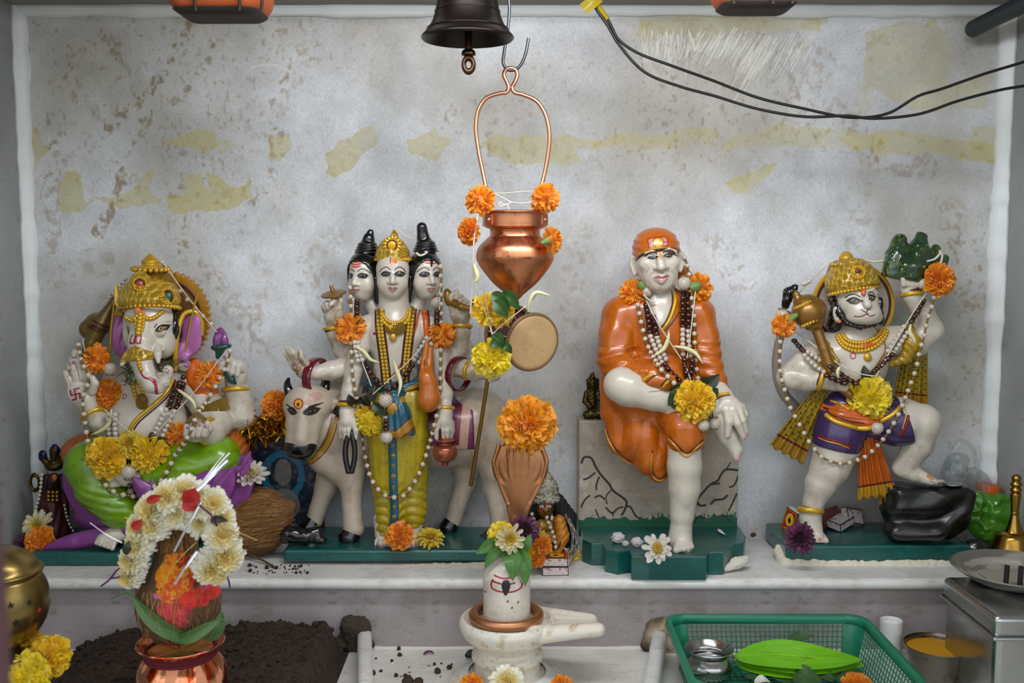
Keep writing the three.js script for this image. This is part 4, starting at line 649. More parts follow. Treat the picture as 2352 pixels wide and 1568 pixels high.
for(const[nm,p]of[['chest_band',[[872,712],[873,750],[879,800],[885,850],[888,880]]],['chest_band',[[946,710],[942,750],[936,800],[931,850],[929,875]]]]){for(const d of[-10,10])col(p.map(([x,y])=>[x+d,y]),1.8,T.maroon,nm+'_edging');col(p,8.4,T.goldRelief,nm+'_base');const o=[];for(const d of[-3.8,3.8])lay(p.map(([x,y])=>[x+d,y]),DB,8,Z,8.5).forEach((v)=>o.push(new RoundedBoxGeometry(6.4*M,7.4*M,5*M,2,2*M).translate(v.x,v.y,v.z)));const m=part(nm,o,T.gold,t);m.userData.kind='stuff';}
{const o=[];for(const[k,rx,ry,sz]of[[0,30,32,4.6],[1,36,42,5.2]])for(let i=0;i<=16;i++){const a=-1.45+2.9*i/16,v=body.hit(907+Math.sin(a)*rx,712+Math.cos(a)*ry-2,3);if(v)o.push(ball(v,sz*M,8,6));}for(let i=0;i<12;i++){const a=i/12*6.28,v=body.hit(908+Math.cos(a)*12,752+Math.sin(a)*7,4);if(v)o.push(ball(v,4*M,8,6));}part('necklace',o,T.gold,t).userData.kind='stuff';const c=body.hit(908,754,3);part('necklace_plate',new THREE.SphereGeometry(1,18,12).scale(24*M,16*M,5*M).translate(c.x,c.y,c.z),T.goldRelief,t);const pv=body.hit(903,774,4);part('necklace_drop',new THREE.SphereGeometry(1,16,12).scale(8*M,10*M,6*M).translate(pv.x,pv.y,pv.z),T.gold,t);}
col([[975,712],[978,740],[980,770],[982,800]],7,std('#c85a10',.4,{clearcoat:.3}),'shoulder_strap');col([[983,712],[986,740],[988,768]],2,T.maroon,'strap_edge');
part('gourd_bag',(()=>{const q=new Sdf(Z,1.8,12);q.c([[980,790,34,6],[974,830,46,8],[978,862,54,15]],8).c([[984,880,54,20],[986,915,54,24],[984,922,54,24]],16).c([[990,800,34,5],[986,850,48,9]],6).e(977,838,60,4,14,12,4,null,true);return q.geo();})(),std('#b5610e',.32,{clearcoat:.5,clearcoatRoughness:.2}),t);
const ring=(x,y,dz,r,w,tilt,mat,nm,ry=.45)=>{const p=at(x,y,Z+dz*M),g=new THREE.TorusGeometry(r*M,w*M,12,40).rotateX(PI/2-ry).rotateZ(tilt).translate(p.x,p.y,p.z);return part(nm,g,mat,t);};
ring(768,756,-12,21,5,0,T.gold,'bracelet',.2);ring(1060,749,-12,21,5,0,T.gold,'bracelet',.2);ring(797,930,30,18,5,-.05,T.gold,'bracelet',.25);ring(1022,937,26,18,5,0,T.gold,'bracelet',.25);ring(1074,850,4,20,4.5,PI/2-.2,T.gold,'bracelet',.3);ring(797,923,28,17,2.4,0,T.maroon,'bracelet_edge',.25);ring(768,762,-14,20,2,0,T.maroon,'bracelet_edge',.2);ring(1060,755,-14,20,2,0,T.maroon,'bracelet_edge',.2);
const gd=std('#8a6420',.34,{metalness:.5,clearcoat:.4});
{const p=at(766,674,Z+10*M);part('disc',latheS([[.001,7],[10,6],[26,2],[29,0],[26,-3],[8,-7],[.001,-8]].map(([a,b])=>[a*M,b*M]),30,36).rotateX(.25).rotateZ(.16).translate(p.x,p.y,p.z),gd,t);part('disc_peg',taper([at(767,686,Z+10*M),at(764,668,Z+12*M),at(760,655,Z+12*M)],(u)=>(6-2*u)*M,8,10),gd,t);}
part('conch',(()=>{const q=new Sdf(Z,1.5,8);q.e(1030,682,8,11,20,13,8,[0,0,.2]).c([[1036,690,8,12],[1060,704,30,8],[1086,710,34,5]],8).c([[1088,690,10,4],[1086,712,30,5]],4);return q.geo();})(),gd,t);
part('prayer_beads',(()=>{const o=[];for(let i=0;i<22;i++){const u=i/21;for(const s of[-1,1])o.push(ball(at(804+s*(4+7*Math.sin(PI*u)),996+86*u,Z+46*M),6.5*M,10,8));}return o;})(),T.black,t).userData.kind='stuff';
{const p=at(1022,1034,Z+44*M),s=M;part('water_pot',latheS([[.001,-36],[7,-34],[9,-27],[22,-20],[28,-6],[24,8],[15,12],[13,18],[22,22],[21,25],[8,27],[6,40],[4,44],[.001,45]].map(([a,b])=>[a*s,b*s]),60,36).translate(p.x,p.y,p.z),std('#9a5236',.3,{metalness:.6,clearcoat:.3}),t);}
part('staff',taper([at(1144,740,Z+36*M),at(1122,862,Z+36*M),at(1102,990,Z+36*M),at(1081,1116,Z+36*M)],()=>4.6*M,20,10),T.brass,t);
D2.push(body,hands,dh,sash,fc,fl,fr);D2.bull=[bull,head,sad];
}
// ---------- the seated robed figure on its stone block ----------
const D3=[];
{
const Z=-1.93,base=at(1515,1262,-1.84),t=thing('seated_statue','marble statue in orange robe and head cloth, seated with crossed leg on a stone block','statue',V3(base.x,SHELF,-1.93));
const yb=ground(1500,1208,.184).y,zb=-1.99,xl=at(1330,1000,zb).x,xr=at(1698,1000,zb).x,yt=at(1500,966,zb).y;
const bp=new Paint(zb,1320,950,1710,1220,'#a89c8c',2,31,.12),L='#221a18';
for(const[pts,w]of[[[[1336,1062],[1342,1050],[1358,1052],[1370,1075],[1382,1092],[1398,1110],[1410,1128],[1438,1150],[1434,1172],[1428,1182]],5],[[[1341,1101],[1352,1097],[1366,1086]],4],[[[1376,1096],[1370,1112],[1370,1124]],4],[[[1403,1126],[1392,1140],[1394,1156]],3],[[[1367,1142],[1378,1138],[1388,1146]],4],
[[[1335,1164],[1343,1148],[1354,1138]],4],[[[1392,1166],[1406,1178],[1418,1168],[1430,1164]],4],[[[1408,1184],[1407,1176]],3],[[[1437,1164],[1448,1164],[1462,1186],[1486,1196]],4],[[[1368,1170],[1376,1190]],3],
[[[1698,1080],[1668,1078],[1656,1090],[1648,1104],[1632,1112],[1610,1136],[1602,1148],[1606,1160],[1620,1160]],5],[[[1604,1156],[1588,1166],[1584,1178]],5],[[[1636,1112],[1652,1110]],4],[[[1696,1092],[1686,1114],[1676,1118]],4],[[[1668,1078],[1678,1062]],3],[[[1634,1156],[1642,1148],[1660,1146],[1670,1138]],5],[[[1692,1134],[1682,1156],[1674,1172]],4]])bp.line(pts,w,L,.95);
const green=[];const gr=rng(4);for(let x=1318;x<=1712;x+=7)green.push([x,1196-12*gr()-8*(x>1560)*gr()]);bp.fill([[1318,1225],...green,[1712,1225]],'#0f5238',.95,false);
for(let i=0;i<26;i++){const x=1500+gr()*200;bp.line([[x,1196],[x+(gr()-.5)*16,1176+10*gr()]],3,'#0f5a3a',.8);}
bp.line([[1594,1200],[1604,1188],[1626,1192]],4,L,.8);bp.line([[1650,1186],[1664,1184],[1678,1198]],4,L,.8);
const bg=new RoundedBoxGeometry(xr-xl,yt-yb+.02,.066,3,.003).translate((xl+xr)/2,(yt+yb)/2-.01,zb-.033),bpos=bg.attributes.position;for(let i=0;i<bpos.count;i++)bp.uv(bpos.getX(i),bpos.getY(i),bg.attributes.uv.array,2*i);
part('stone_block',bg,std('#ffffff',.5,{map:bp.tex()}),t);
{
const G=(x,y)=>{const v=ground(x,y,.184);return new THREE.Vector2(v.x,-v.z);};
const s=new THREE.Shape(),zbk=2.052,P=[[1337,1212],[1340,1238],[1360,1246],[1387,1246],[1393,1260],[1420,1266],[1448,1262],[1453,1276],[1490,1277],[1620,1277],[1627,1266],[1660,1266],[1676,1256],[1682,1250],[1706,1246],[1710,1230],[1698,1212]].map((p)=>G(...p));
s.moveTo(P[0].x,zbk);P.forEach((p)=>s.lineTo(p.x,p.y));s.lineTo(P[P.length-1].x,zbk);s.closePath();
const g=new THREE.ExtrudeGeometry(s,{depth:.040,bevelEnabled:true,bevelSize:.002,bevelThickness:.002,bevelSegments:2,curveSegments:4});g.rotateX(-PI/2).translate(0,.142,0);
part('plinth',metricUV(g,4),T.jade,t);
}
part('cement_skirt',(()=>{const q=new Sdf(-1.84,2.2,10);q.c([[1640,1314,8,8],[1690,1296,-10,9],[1712,1282,-22,8]]).e(1696,1290,-12,18,10,14);q.fold(3,(X,Y,Zz,x,y,z)=>(fbm(x*160,y*160,z*160)-.5)*7);return q.geo();})(),std('#cfc9bd',.9),t);
const head=new Sdf(Z,1.5,10);
head.e(1507,598,-10,49,56,58).e(1511,612,14,45,46,38).e(1516,638,22,36,34,28,14).e(1518,655,30,20,15,14,10);
head.c([[1515,585,46,6],[1517,600,58,8],[1519,613,62,10]],6).e(1508,616,54,7,5,7,5).e(1530,614,54,7,5,7,5);
head.e(1486,606,36,17,13,12,10).e(1545,602,34,15,13,12,10).c([[1484,583,42,5],[1497,577,48,5],[1508,581,48,4]],6).c([[1524,579,48,4],[1536,573,46,5],[1550,578,38,5]],6);
head.e(1497,590,44,9,5,6,4).e(1533,587,44,9,5,6,4);
head.c([[1504,637,48,4],[1514,632,54,5],[1520,634,55,4.5],[1526,631,53,5],[1536,634,44,4]],3).c([[1506,640,48,4],[1520,645,53,6],[1534,637,45,4]],3);
head.c([[1500,622,46,3],[1492,642,40,3],[1494,660,32,3]],6).c([[1540,618,42,3],[1546,640,34,3],[1540,656,28,3]],6);
head.fold(2,(X,Y,Zz)=>Y>646&&Y<680&&Zz>0?Math.sin(X*1.9+Math.sin(Y*.3))*.9*sst(646,656,Y):0);
const ears=new Sdf(Z,1.5,5);
for(const[x,y,s]of[[1459,608,-1],[1561,600,1]]){ears.e(x,y,-8,13,25,8,5,[0,s*.35,s*-.14]).e(x-s*1.5,y-2,1,7,17,6,3,[0,s*.35,s*-.14],true).c([[x-s*3,y-19,-4,3],[x+s*8,y-16,-6,3.2],[x+s*10,y,-6,3.2],[x+s*1,y+22,-2,4.5]],4);}
const body=new Sdf(Z,2.2,10);
body.c([[1512,640,-16,36],[1515,690,-16,36],[1518,735,-8,46],[1520,770,-14,46]],12).c([[1503,690,14,6],[1514,740,32,8]],14).c([[1530,690,12,6],[1518,740,32,8]],14);
body.c([[1428,884,78,40],[1445,892,82,40],[1500,910,86,31],[1560,924,90,28],[1622,942,88,23]],14).c([[1622,942,88,23],[1650,962,84,25],[1672,1000,82,23],[1690,1030,84,17]],12).e(1640,934,80,20,22,22,14);
for(const[x,y,dz,r,l]of[[1693,1044,92,9,14],[1684,1044,84,7,10],[1704,1036,86,6,10]])body.c([[x-4,y-14,dz,r],[x,y+l-6,dz+2,r-1.5]],4);
body.c([[1572,968,92,40],[1572,1010,94,36],[1572,1070,90,37],[1572,1120,86,34],[1567,1180,82,26],[1564,1214,80,23],[1563,1240,78,25]],16).c([[1580,1000,122,5],[1576,1150,108,5]],16);
body.c([[1562,1238,80,24],[1572,1256,104,17],[1576,1262,116,12]],12);
[[1553,1264,128,9.5],[1565,1263,128,7],[1575,1262,126,6.5],[1583,1260,122,6],[1590,1258,117,5.5]].forEach(([x,y,dz,r])=>body.c([[x*.75+1570*.25,y-13,dz-18,r],[x,y-1,dz,r*.85]],3));
const hand=new Sdf(Z,1.5,8);
hand.c([[1644,892,44,24],[1660,912,62,23],[1670,928,78,24]],8).e(1680,936,96,30,22,15,10,[0,0,-.5]);
hand.c([[1668,944,104,11],[1674,968,112,9.5],[1671,1000,108,7]],4).c([[1683,944,106,10],[1694,972,114,9],[1708,1003,108,7]],4).c([[1697,940,102,9],[1707,964,108,8],[1714,995,100,6.5]],4).c([[1704,934,94,8],[1712,952,98,7],[1714,978,92,5.5]],4).c([[1660,930,96,10],[1644,944,104,9],[1636,962,104,7]],5);
const pn=new Paint(Z,1370,500,1730,1300,MARBLE,2.2,33,.05);pn.dz=45;
pn.eye(1498,591,9.4,3.7,-.08,'#2a3236','#77786f').eye(1534,587,9.4,3.7,-.06,'#2a3236','#77786f');
pn.line([[1483,588],[1494,579],[1505,580],[1508,583]],2.6,'#3a2a22').line([[1522,580],[1532,574],[1544,576],[1552,583]],2.6,'#3a2a22');
pn.line([[1486,598],[1497,600],[1508,596]],1,'#9c8f7e').line([[1522,595],[1536,596],[1546,592]],1,'#9c8f7e');
pn.dz=52;pn.fill([[1502,637],[1512,631],[1520,634],[1526,630],[1537,632],[1534,640],[1522,646],[1508,643]],'#c08a86').line([[1502,637],[1513,637],[1521,638],[1537,633]],1.3,'#7b4440').fill([[1510,640],[1522,640],[1530,637],[1524,644]],'#d3a3a0',.7);
pn.line([[1504,617],[1512,621],[1520,619],[1528,617],[1533,613]],1.2,'#7a6652',.8);
pn.fill([[1513,578],[1520,576],[1521,590],[1514,592]],'#d98a3c',.55);pn.ell(1516,596,3,4,'#d98a3c',0,.35);
pn.dz=34;const br=rng(9);for(let i=0;i<90;i++){const a=br(),x=1490+a*54,y=650+br()*12+6*Math.sin(a*PI);pn.line([[x,y],[x+(x-1518)*.06+(br()-.5)*3,y+7+4*br()]],.8,'#8f7a5e',.5);}
for(const p of[[[1500,620],[1490,634],[1493,652],[1486,668]],[[1540,617],[1548,634],[1544,652],[1549,664]],[[1496,628],[1504,624],[1512,628]],[[1528,625],[1538,622],[1545,628]],[[1472,622],[1480,640],[1482,656]],[[1502,646],[1512,652],[1526,652],[1538,644]],[[1478,604],[1488,614],[1484,626]]])pn.line(p,1.3,'#8f7d66',.6);
pn.dz=100;for(const[x,y,rx,ry,r]of[[1671,1003,4,5,0],[1709,1004,4,5,.3],[1715,995,3,4,0],[1695,1052,5,8,.2]])pn.ell(x,y,rx,ry,'#c79aa6',r);
for(const[x,y]of[[1553,1263],[1565,1263],[1575,1262],[1583,1260],[1590,1258]])pn.ell(x,y,4,5,'#8b7a6a',0,.6);
for(const p of[[[1679,950],[1682,975],[1676,1000]],[[1693,950],[1703,975]],[[1704,945],[1711,965]]])pn.line(p,1.4,'#83735f',.6);
for(const x of[1559,1570,1580,1588])pn.line([[x,1250],[x+1,1263]],1.6,'#57483a',.8);
const flesh=part('body',merge([body.geo(pn),head.geo(pn),ears.geo(pn),hand.geo(pn)]),skin(pn),t);
const robe=new Sdf(Z,2.2,14);
robe.e(1512,760,-22,84,110,62).c([[1432,722,-18,44],[1516,712,-24,44],[1596,722,-18,44]],18);
robe.c([[1424,728,-16,42],[1416,770,-2,42],[1412,830,14,40]],10).c([[1412,832,16,38],[1440,858,50,34],[1500,868,92,26],[1530,876,104,21]],8);
robe.c([[1600,726,-16,42],[1614,770,-6,38],[1624,832,12,34],[1645,880,36,25],[1653,904,44,23]],9);
robe.e(1512,880,-2,108,70,66).c([[1500,905,20,60],[1448,900,54,44]],14).c([[1540,930,20,56],[1572,968,88,46],[1574,1000,96,42]],14);
robe.c([[1574,990,98,42],[1575,1012,104,32],[1576,1036,104,16]],10).c([[1606,1000,84,14],[1611,1026,74,6]],10);
robe.c([[1404,880,14,26],[1406,950,18,26],[1428,1016,24,30],[1455,1046,26,20]],14).c([[1455,930,30,40],[1470,1000,30,46],[1496,1052,30,40],[1512,1078,32,28]],18).c([[1524,960,44,22],[1528,1070,40,12]],10);
robe.c([[1508,660,16,36],[1515,700,26,30],[1520,735,44,17],[1522,768,52,3]],4,true).e(1512,662,10,44,30,60,6,null,true);
robe.fold(5,(X,Y,Zz)=>{
let f=0;
if(Y>870){const w=sst(1600,1520,X)*sst(870,960,Y);f+=w*4.2*(Math.abs(Math.sin((X-1380)*.075+(Y-900)*.012+1.2*Math.sin(Y*.011)))-.6)*(Zz<62||Y>950?1:.2);}
if(X<1460&&Y<870)f+=1.5*sst(1462,1430,X)*sst(690,740,Y)*Math.sin((X-1400)*.13+(Y-740)*.06+2*sst(800,840,Y));
if(X<1470&&Y>790&&Y<850)f+=1.6*Math.sin(Y*.26+X*.05);
if(X>1588&&Y>780&&Y<905)f+=1.7*Math.sin(Y*.25-X*.03)*sst(1588,1602,X);
else if(X>1588&&Y<790)f+=1.3*Math.sin(X*.14-Y*.05)*sst(1588,1602,X);
if(X>1530&&X<1618&&Y>950)f+=1.4*Math.abs(Math.sin((X-1530)*.055+.7))-.7;
if(X>1455&&X<1600&&Y>800&&Y<890)f+=1.2*Math.sin((Y-(X-1520)**2*.003)*.2)*sst(800,840,Y);
return-f;
});
const robeMat=std('#ffffff',.32,{clearcoat:.45,clearcoatRoughness:.18,map:grainTex(256,256,(i,j)=>{const a=fbm(i/24,j/24,8),b=sst(.6,.8,fbm(i/9,j/9,3))*.3;return[174+16*a-60*b,84+14*a-36*b,1+3*b];})});
robeMat.map.repeat.set(8,8);
const rm=part('robe',robe.geo(),robeMat,t);
D3.push(robe,body,hand,head);
const goldPaint=std('#c08a1e',.35,{metalness:.3,clearcoat:.3}),hem=(pts,r,m,off=0)=>tube(lay(pts,D3,off,Z,6),r*M,pts.length*8,7);
const hems=[[[1390,985],[1400,1015],[1420,1045],[1448,1066]],[[1498,1040],[1495,1070],[1500,1094],[1514,1104],[1528,1098]],[[1536,1008],[1553,1026],[1576,1048],[1598,1030],[1614,1016]]];
part('gold_hem',hems.map((p)=>hem(p,2.6)),goldPaint,rm);part('maroon_hem',hems.map((p)=>hem(p.map(([x,y])=>[x+1,y-7]),1.5)),T.maroon,rm);
part('gold_collar',[hem([[1548,668],[1551,690],[1546,712],[1536,736],[1522,756]],4.2,0,1)],std('#c9a012',.4,{metalness:.15}),rm);part('maroon_piping',[hem([[1543,668],[1545,692],[1540,712],[1531,734],[1518,754]],1.5,0,1),hem([[1560,716],[1546,738],[1528,760]],1.4)],T.maroon,rm);
part('cuff_band',[hem([[1478,874],[1484,868],[1502,858]],4),hem([[1524,888],[1530,880],[1538,872]],3.6),hem([[1640,913],[1655,906],[1674,903]],3.6)],std('#cf9c14',.4,{metalness:.2}),rm);part('cuff_piping',[hem([[1484,878],[1496,868],[1510,860]],1.4),hem([[1518,886],[1530,872]],1.4),hem([[1638,921],[1656,911],[1677,907]],1.6)],T.maroon,rm);
const cloth=new Sdf(Z,1.8,8);
cloth.e(1507,574,-10,53,47,63).e(1506,560,-8,48,36,55).cut(1507,592,-10,[.14,-1,.36],3);
cloth.fold(1.5,(X,Y,Zz)=>{const s=Math.abs(X-1507)/52;return sst(.55,.9,s)*1.1*Math.sin((Y+s*30*(X<1507?1:-1))*.4+X*.15);});
const cp=new Paint(Z,1440,510,1620,680,'#bc5c06',3,35,.015);cp.dz=42;
cp.fill([[1489,549],[1500,546],[1525,544],[1532,548],[1533,560],[1530,564],[1495,570],[1489,566]],'#c98a7a');cp.line([[1488,549],[1500,546],[1526,544],[1533,550],[1532,562],[1520,566],[1494,571],[1489,562],[1488,549]],1.8,'#8d1424');
cp.line([[1489,559],[1532,555]],1.6,'#8d1424').ell(1511,557,11.5,11,'#d8a010').ell(1511,557,11.5,11,'#8d1424',0,1,1.6).ell(1508,553,6,4,'#f2d070',0,.8);
const cm=part('head_cloth',cloth.geo(cp),std('#ffffff',.3,{map:cp.tex(),clearcoat:.5,clearcoatRoughness:.15}),t);
const band=[[1461,594],[1470,586],[1486,578],[1505,573.5],[1525,571.5],[1543,575],[1556,584]];
part('gold_band',[tube(lay(band.map(([x,y])=>[x,y-3]),[cloth],1,Z,5),3*M,60,8)],goldPaint,cm);part('maroon_edge',[tube(lay(band.map(([x,y])=>[x,y+4.5]),[cloth,head],0,Z,5),1.5*M,60,7)],T.maroon,cm);
const knot=new Sdf(Z,2.2,8);knot.c([[1560,612,-46,12],[1576,640,-40,18],[1588,680,-34,20],[1592,720,-30,14]]);knot.fold(1.5,(X,Y)=>Math.sin((X-Y*.4)*.5));part('cloth_tail',knot.geo(cp),cm.material,cm);
}
// ---------- the striding monkey-faced figure with mace and mountain ----------
const D4=[];
{
const Z=-1.94,zf=-1.886,t=thing('monkey_headed_statue','marble monkey-faced statue striding with mace in hand and green mountain held up','statue',V3(at(1990,1260,Z).x,SHELF,-1.94));
const yb=at(1900,1252,zf).y,xl=at(1806,1252,zf).x,xr=at(2231,1252,zf).x;
part('plinth',metricUV(box(xl,xr,SHELF+.003,yb,-2.045,zf,.005),4),T.jade,t);
{const q=new Sdf(zf,2.4,8),r=rng(5);q.c([[1790,1266,-50,14],[1797,1280,-28,14],[1804,1290,-10,14],[1850,1297,-4,14],[2000,1298,-6,14],[2110,1297,-4,14],[2226,1296,-6,13]],8).fold(4,(X,Y,z0,x,y,z)=>(fbm(x*150,y*200,z*150)-.5)*11);part('cement_skirt',q.geo(),std('#ffffff',.9,{map:grainTex(256,256,(i,j)=>{const a=fbm(i/26,j/18,6),b=sst(.6,.72,fbm(i/12,j/7,8)),c=sst(.66,.74,fbm(i/20,j/10,12));return[214-60*b+10*c,208-78*b-40*c,184-96*b-110*c+10*a];})}),t);}
const P=new Paint(Z,1760,560,2200,1260,MARBLE,2.4,71,.06);
const body=new Sdf(Z,2.1,10);
body.e(1966,830,2,74,66,46,20).c([[1896,798,-6,32],[1966,782,-6,36],[2062,782,-8,32]],20).e(1934,816,26,36,30,22,16).e(2002,812,26,32,28,20,16).c([[1964,860,4,56],[1952,920,6,50],[1972,950,6,56]],20).c([[1968,720,6,34],[1968,775,2,36]],14);
body.c([[1894,802,-4,36],[1850,838,12,34],[1818,864,24,29],[1808,868,28,22]],12).c([[1812,866,30,24],[1850,872,40,26],[1895,872,52,21],[1920,878,62,20]],12);
body.c([[2060,785,-4,34],[2104,786,0,32],[2138,760,2,26]],12).c([[2136,758,2,28],[2120,716,10,24],[2094,678,18,19],[2088,660,20,19]],12);
body.c([[1936,960,10,56],[1924,1020,20,52],[1908,1070,28,42]],16).c([[1908,1070,28,40],[1886,1110,24,35],[1870,1150,18,24],[1862,1180,14,22]],14).c([[1862,1190,14,24],[1864,1210,18,24],[1878,1232,40,15]],10);
for(let i=0;i<5;i++)body.c([[1870+i*5,1230,38,6],[1876+i*5.5,1242,52-i,i===4?6:4.6]],3);
body.c([[2000,955,14,56],[2070,965,40,50],[2118,968,52,40]],16).c([[2122,972,54,34],[2108,1020,44,34],[2084,1062,30,25],[2076,1076,28,22]],12).c([[2064,1072,22,16],[2100,1088,36,18],[2140,1104,56,10]],10);
for(let i=0;i<5;i++)body.c([[2134+i*2,1100+i*1.6,58-i*5,6],[2152+i*3.4,1108-i*.6,66-i*6,4.6]],3);
const hands=new Sdf(Z,1.5,6);hands.c([[1912,876,58,20],[1928,876,66,22]],8);for(let i=0;i<4;i++)hands.c([[1926+i,862+i*9,80,8],[1940,864+i*9,78,8],[1946,868+i*8,64,6.5]],3);hands.c([[1914,862,72,8],[1924,852,78,7]],4);
hands.c([[2088,664,20,19],[2090,648,20,22]],8);for(let i=0;i<4;i++)hands.c([[2076+i*10,652,36,7],[2075+i*10,640,38,6.6],[2075+i*10,632,30,6]],3);
const face=new Sdf(Z,1.3,10);
face.e(1962,668,22,48,46,42,12).e(1972,696,36,44,34,34,14).e(1988,718,58,34,24,24,12).e(1986,728,50,40,18,24,10).c([[1984,672,64,7],[1990,690,76,8],[1993,700,82,9]],8).e(1962,686,58,12,8,6,6).e(2002,680,54,10,7,6,6).c([[1946,676,56,4],[1962,668,60,4.5],[1976,674,62,4]],4).c([[1992,670,62,4],[2004,664,56,4],[2014,672,46,4]],4);
face.c([[1974,728,76,1.2],[1990,722,82,1.2],[2008,722,72,1.2]],2,true);
P.dz=66;P.eye(1961,691,12,6.4,.1,'#6a663a').eye(2001,684,10,6,-.05,'#6a663a');P.line([[1945,684],[1952,678],[1964,676],[1974,681]],2.2,'#181512').line([[1991,677],[1998,671],[2006,672],[2012,677]],2.2,'#181512');
P.dz=84;P.line([[1980,711],[1990,717],[1994,712],[2000,707]],2.2,'#1c1513').line([[1992,716],[1993,722]],1.6,'#3a1a1c').line([[1967,727],[1980,728],[1992,722],[2000,726],[2011,723]],2,'#6a1420');
P.dz=70;P.fill([[1973,662],[1989,660],[1986,672],[1982,680],[1978,672]],'#d06a2a').line([[1974,664],[1978,672],[1982,680],[1988,670],[1990,661]],1.8,'#8c1636').line([[1931,690],[1937,676],[1950,668],[1972,664]],2,'#8c3040',.8);
P.dz=40;P.ell(1956,816,6,6,'#a01c40',0,1,2.2);P.line([[2018,752],[2030,772],[2036,790],[2030,812],[2000,850]],4,'#8a2818').line([[2018,752],[2030,772],[2036,790],[2030,812],[2000,850]],2,'#c07a14');
P.dz=60;P.ell(2136,1096,8,5,'#d0763a',.4,.8);P.ell(1884,1240,4,4,'#d06030',0,.7);P.line([[2136,1104],[2160,1108]],1.2,'#4a3a2a');
const dr=rng(12);P.dz=20;for(let i=0;i<60;i++)P.ell(1800+dr()*130,1000+dr()*220,3+12*dr(),3+10*dr(),'#6a553a',dr()*3,.09).ell(2060+dr()*110,970+dr()*140,3+12*dr(),3+9*dr(),'#6a553a',dr()*3,.08).ell(1800+dr()*110,840+dr()*60,3+12*dr(),3+9*dr(),'#6a553a',dr()*3,.08);
part('body',merge([body.geo(P),hands.geo(P),face.geo(P)]),skin(P),t);
{const q=new Sdf(Z,1.6,8);q.e(1958,676,8,56,52,42).c([[1926,690,26,13],[1930,716,36,12],[1946,738,48,11],[1976,748,60,9],[2008,742,56,8],[2020,722,44,8],[2020,690,34,8]],8).c([[1920,720,4,16],[1914,750,0,16]],8).c([[2020,720,20,8],[2024,738,18,8]],5).e(1976,700,70,44,46,40,5,[0,.18,0],true).fold(1,(X,Y)=>.7*Math.sin(X*.7+Y*.4));part('hair',q.geo(),T.black,t);
const e=new Sdf(Z,1.4,4);e.e(1922,722,36,9,19,8,4,[0,.3,.2]).e(1923,722,44,5,13,5,3,[0,.3,.2],true);part('ear',e.geo(P),skin(P),t);part('earring',ball(at(1928,738,Z+46*M),4.5*M),std('#c87a50',.4),t);}
const cw=new Sdf(Z,1.6,8);cw.e(1958,652,16,60,36,54,8).e(1956,632,8,52,40,46,12).e(1966,628,46,26,34,18,10,[-.3,.1,0]).cut(1966,668,30,[.24,-1,.3],2);
const cr=part('crown',cw.geo(),T.goldRelief,t);
{const dome=new Sdf(Z,1.6,6);dome.e(1934,634,-2,34,38,38).fold(1,(X)=>.9*Math.sin(X*.5));part('crown_dome',dome.geo(),std('#8e6a1e',.36,{metalness:.5}),cr);
const p=at(1944,604,Z);part('crown_knob',latheS([[.001,-6],[34,-4],[36,0],[30,3],[15,5],[16,12],[13,18],[8,24],[.001,27]].map(([a,b])=>[a*M,b*M]),40,30).rotateZ(.08).translate(p.x,p.y,p.z),T.gold,cr);
const o=[];for(let i=0;i<22;i++){const a=-1.6+3.2*i/21;o.push(ball(at(1962+Math.sin(a)*58,668-Math.sin(a)*10-3*Math.cos(a),Z+(16+Math.cos(a)*54)*M),4.6*M,9,7));}for(let i=0;i<15;i++){const a=i/15*6.28;o.push(ball(at(1946+Math.sin(a)*36,604-Math.sin(a)*3+2*Math.cos(a),Z+Math.cos(a)*36*M),4.8*M,9,7));}part('crown_beads',o,T.gold,cr).userData.kind='stuff';
const j=cw.hit(1971,623,-1);part('jewel',new THREE.SphereGeometry(1,16,10).scale(7*M,5*M,4*M).translate(j.x,j.y,j.z),std('#5a0a14',.2,{clearcoat:1}),cr);const f=[];for(let i=0;i<16;i++){const a=i/16*6.28,v=cw.hit(1971+Math.cos(a)*15,625+Math.sin(a)*13,0);if(v)f.push(ball(v,3.6*M,8,6));}part('crown_rosette',f,T.gold,cr).userData.kind='stuff';}
{const c=at(1956,700,Z-34*M),ring=(r0,r1,d,z)=>{const s=new THREE.Shape();s.absellipse(0,0,r1*M,r1*1.02*M,0,2*PI,false);const h=new THREE.Path();h.absellipse(0,0,r0*M,r0*1.02*M,0,2*PI,true);s.holes.push(h);return new THREE.ExtrudeGeometry(s,{depth:d,bevelEnabled:true,bevelSize:.001,bevelThickness:.001,curveSegments:60}).translate(c.x,c.y,c.z+z);};
const m=part('ring_halo',ring(58,92,.008,0),std('#a79c8c',.4,{clearcoat:.3}),t);part('halo_edge',ring(87,93,.006,.004),T.gold,m);part('halo_line',ring(82,84.5,.003,.008),T.maroon,m);}
{const o=[],B=[body];for(const[rx,ry,r,n]of[[46,30,5,19],[54,40,5.6,21],[60,50,5.4,21]])for(let i=0;i<n;i++){const a=-1.35+2.7*i/(n-1),v=body.hit(1982+Math.sin(a)*rx*.98-2,762-6+Math.cos(a)*ry-Math.sin(a)*6,2);if(v)o.push(ball(v,r*M,8,6));}part('necklace',o,T.gold,t).userData.kind='stuff';const v=body.hit(1993,820,4);part('pendant',new THREE.SphereGeometry(1,14,10).scale(9*M,10*M,6*M).translate(v.x,v.y,v.z),T.gold,t);const w=body.hit(1994,792,4);part('necklace_enamel',new THREE.SphereGeometry(1,14,10).scale(20*M,5*M,4*M).translate(w.x,w.y,w.z),std('#c05a18',.3,{clearcoat:.5}),t);}
const gd=std('#8c6426',.34,{metalness:.55,clearcoat:.3});
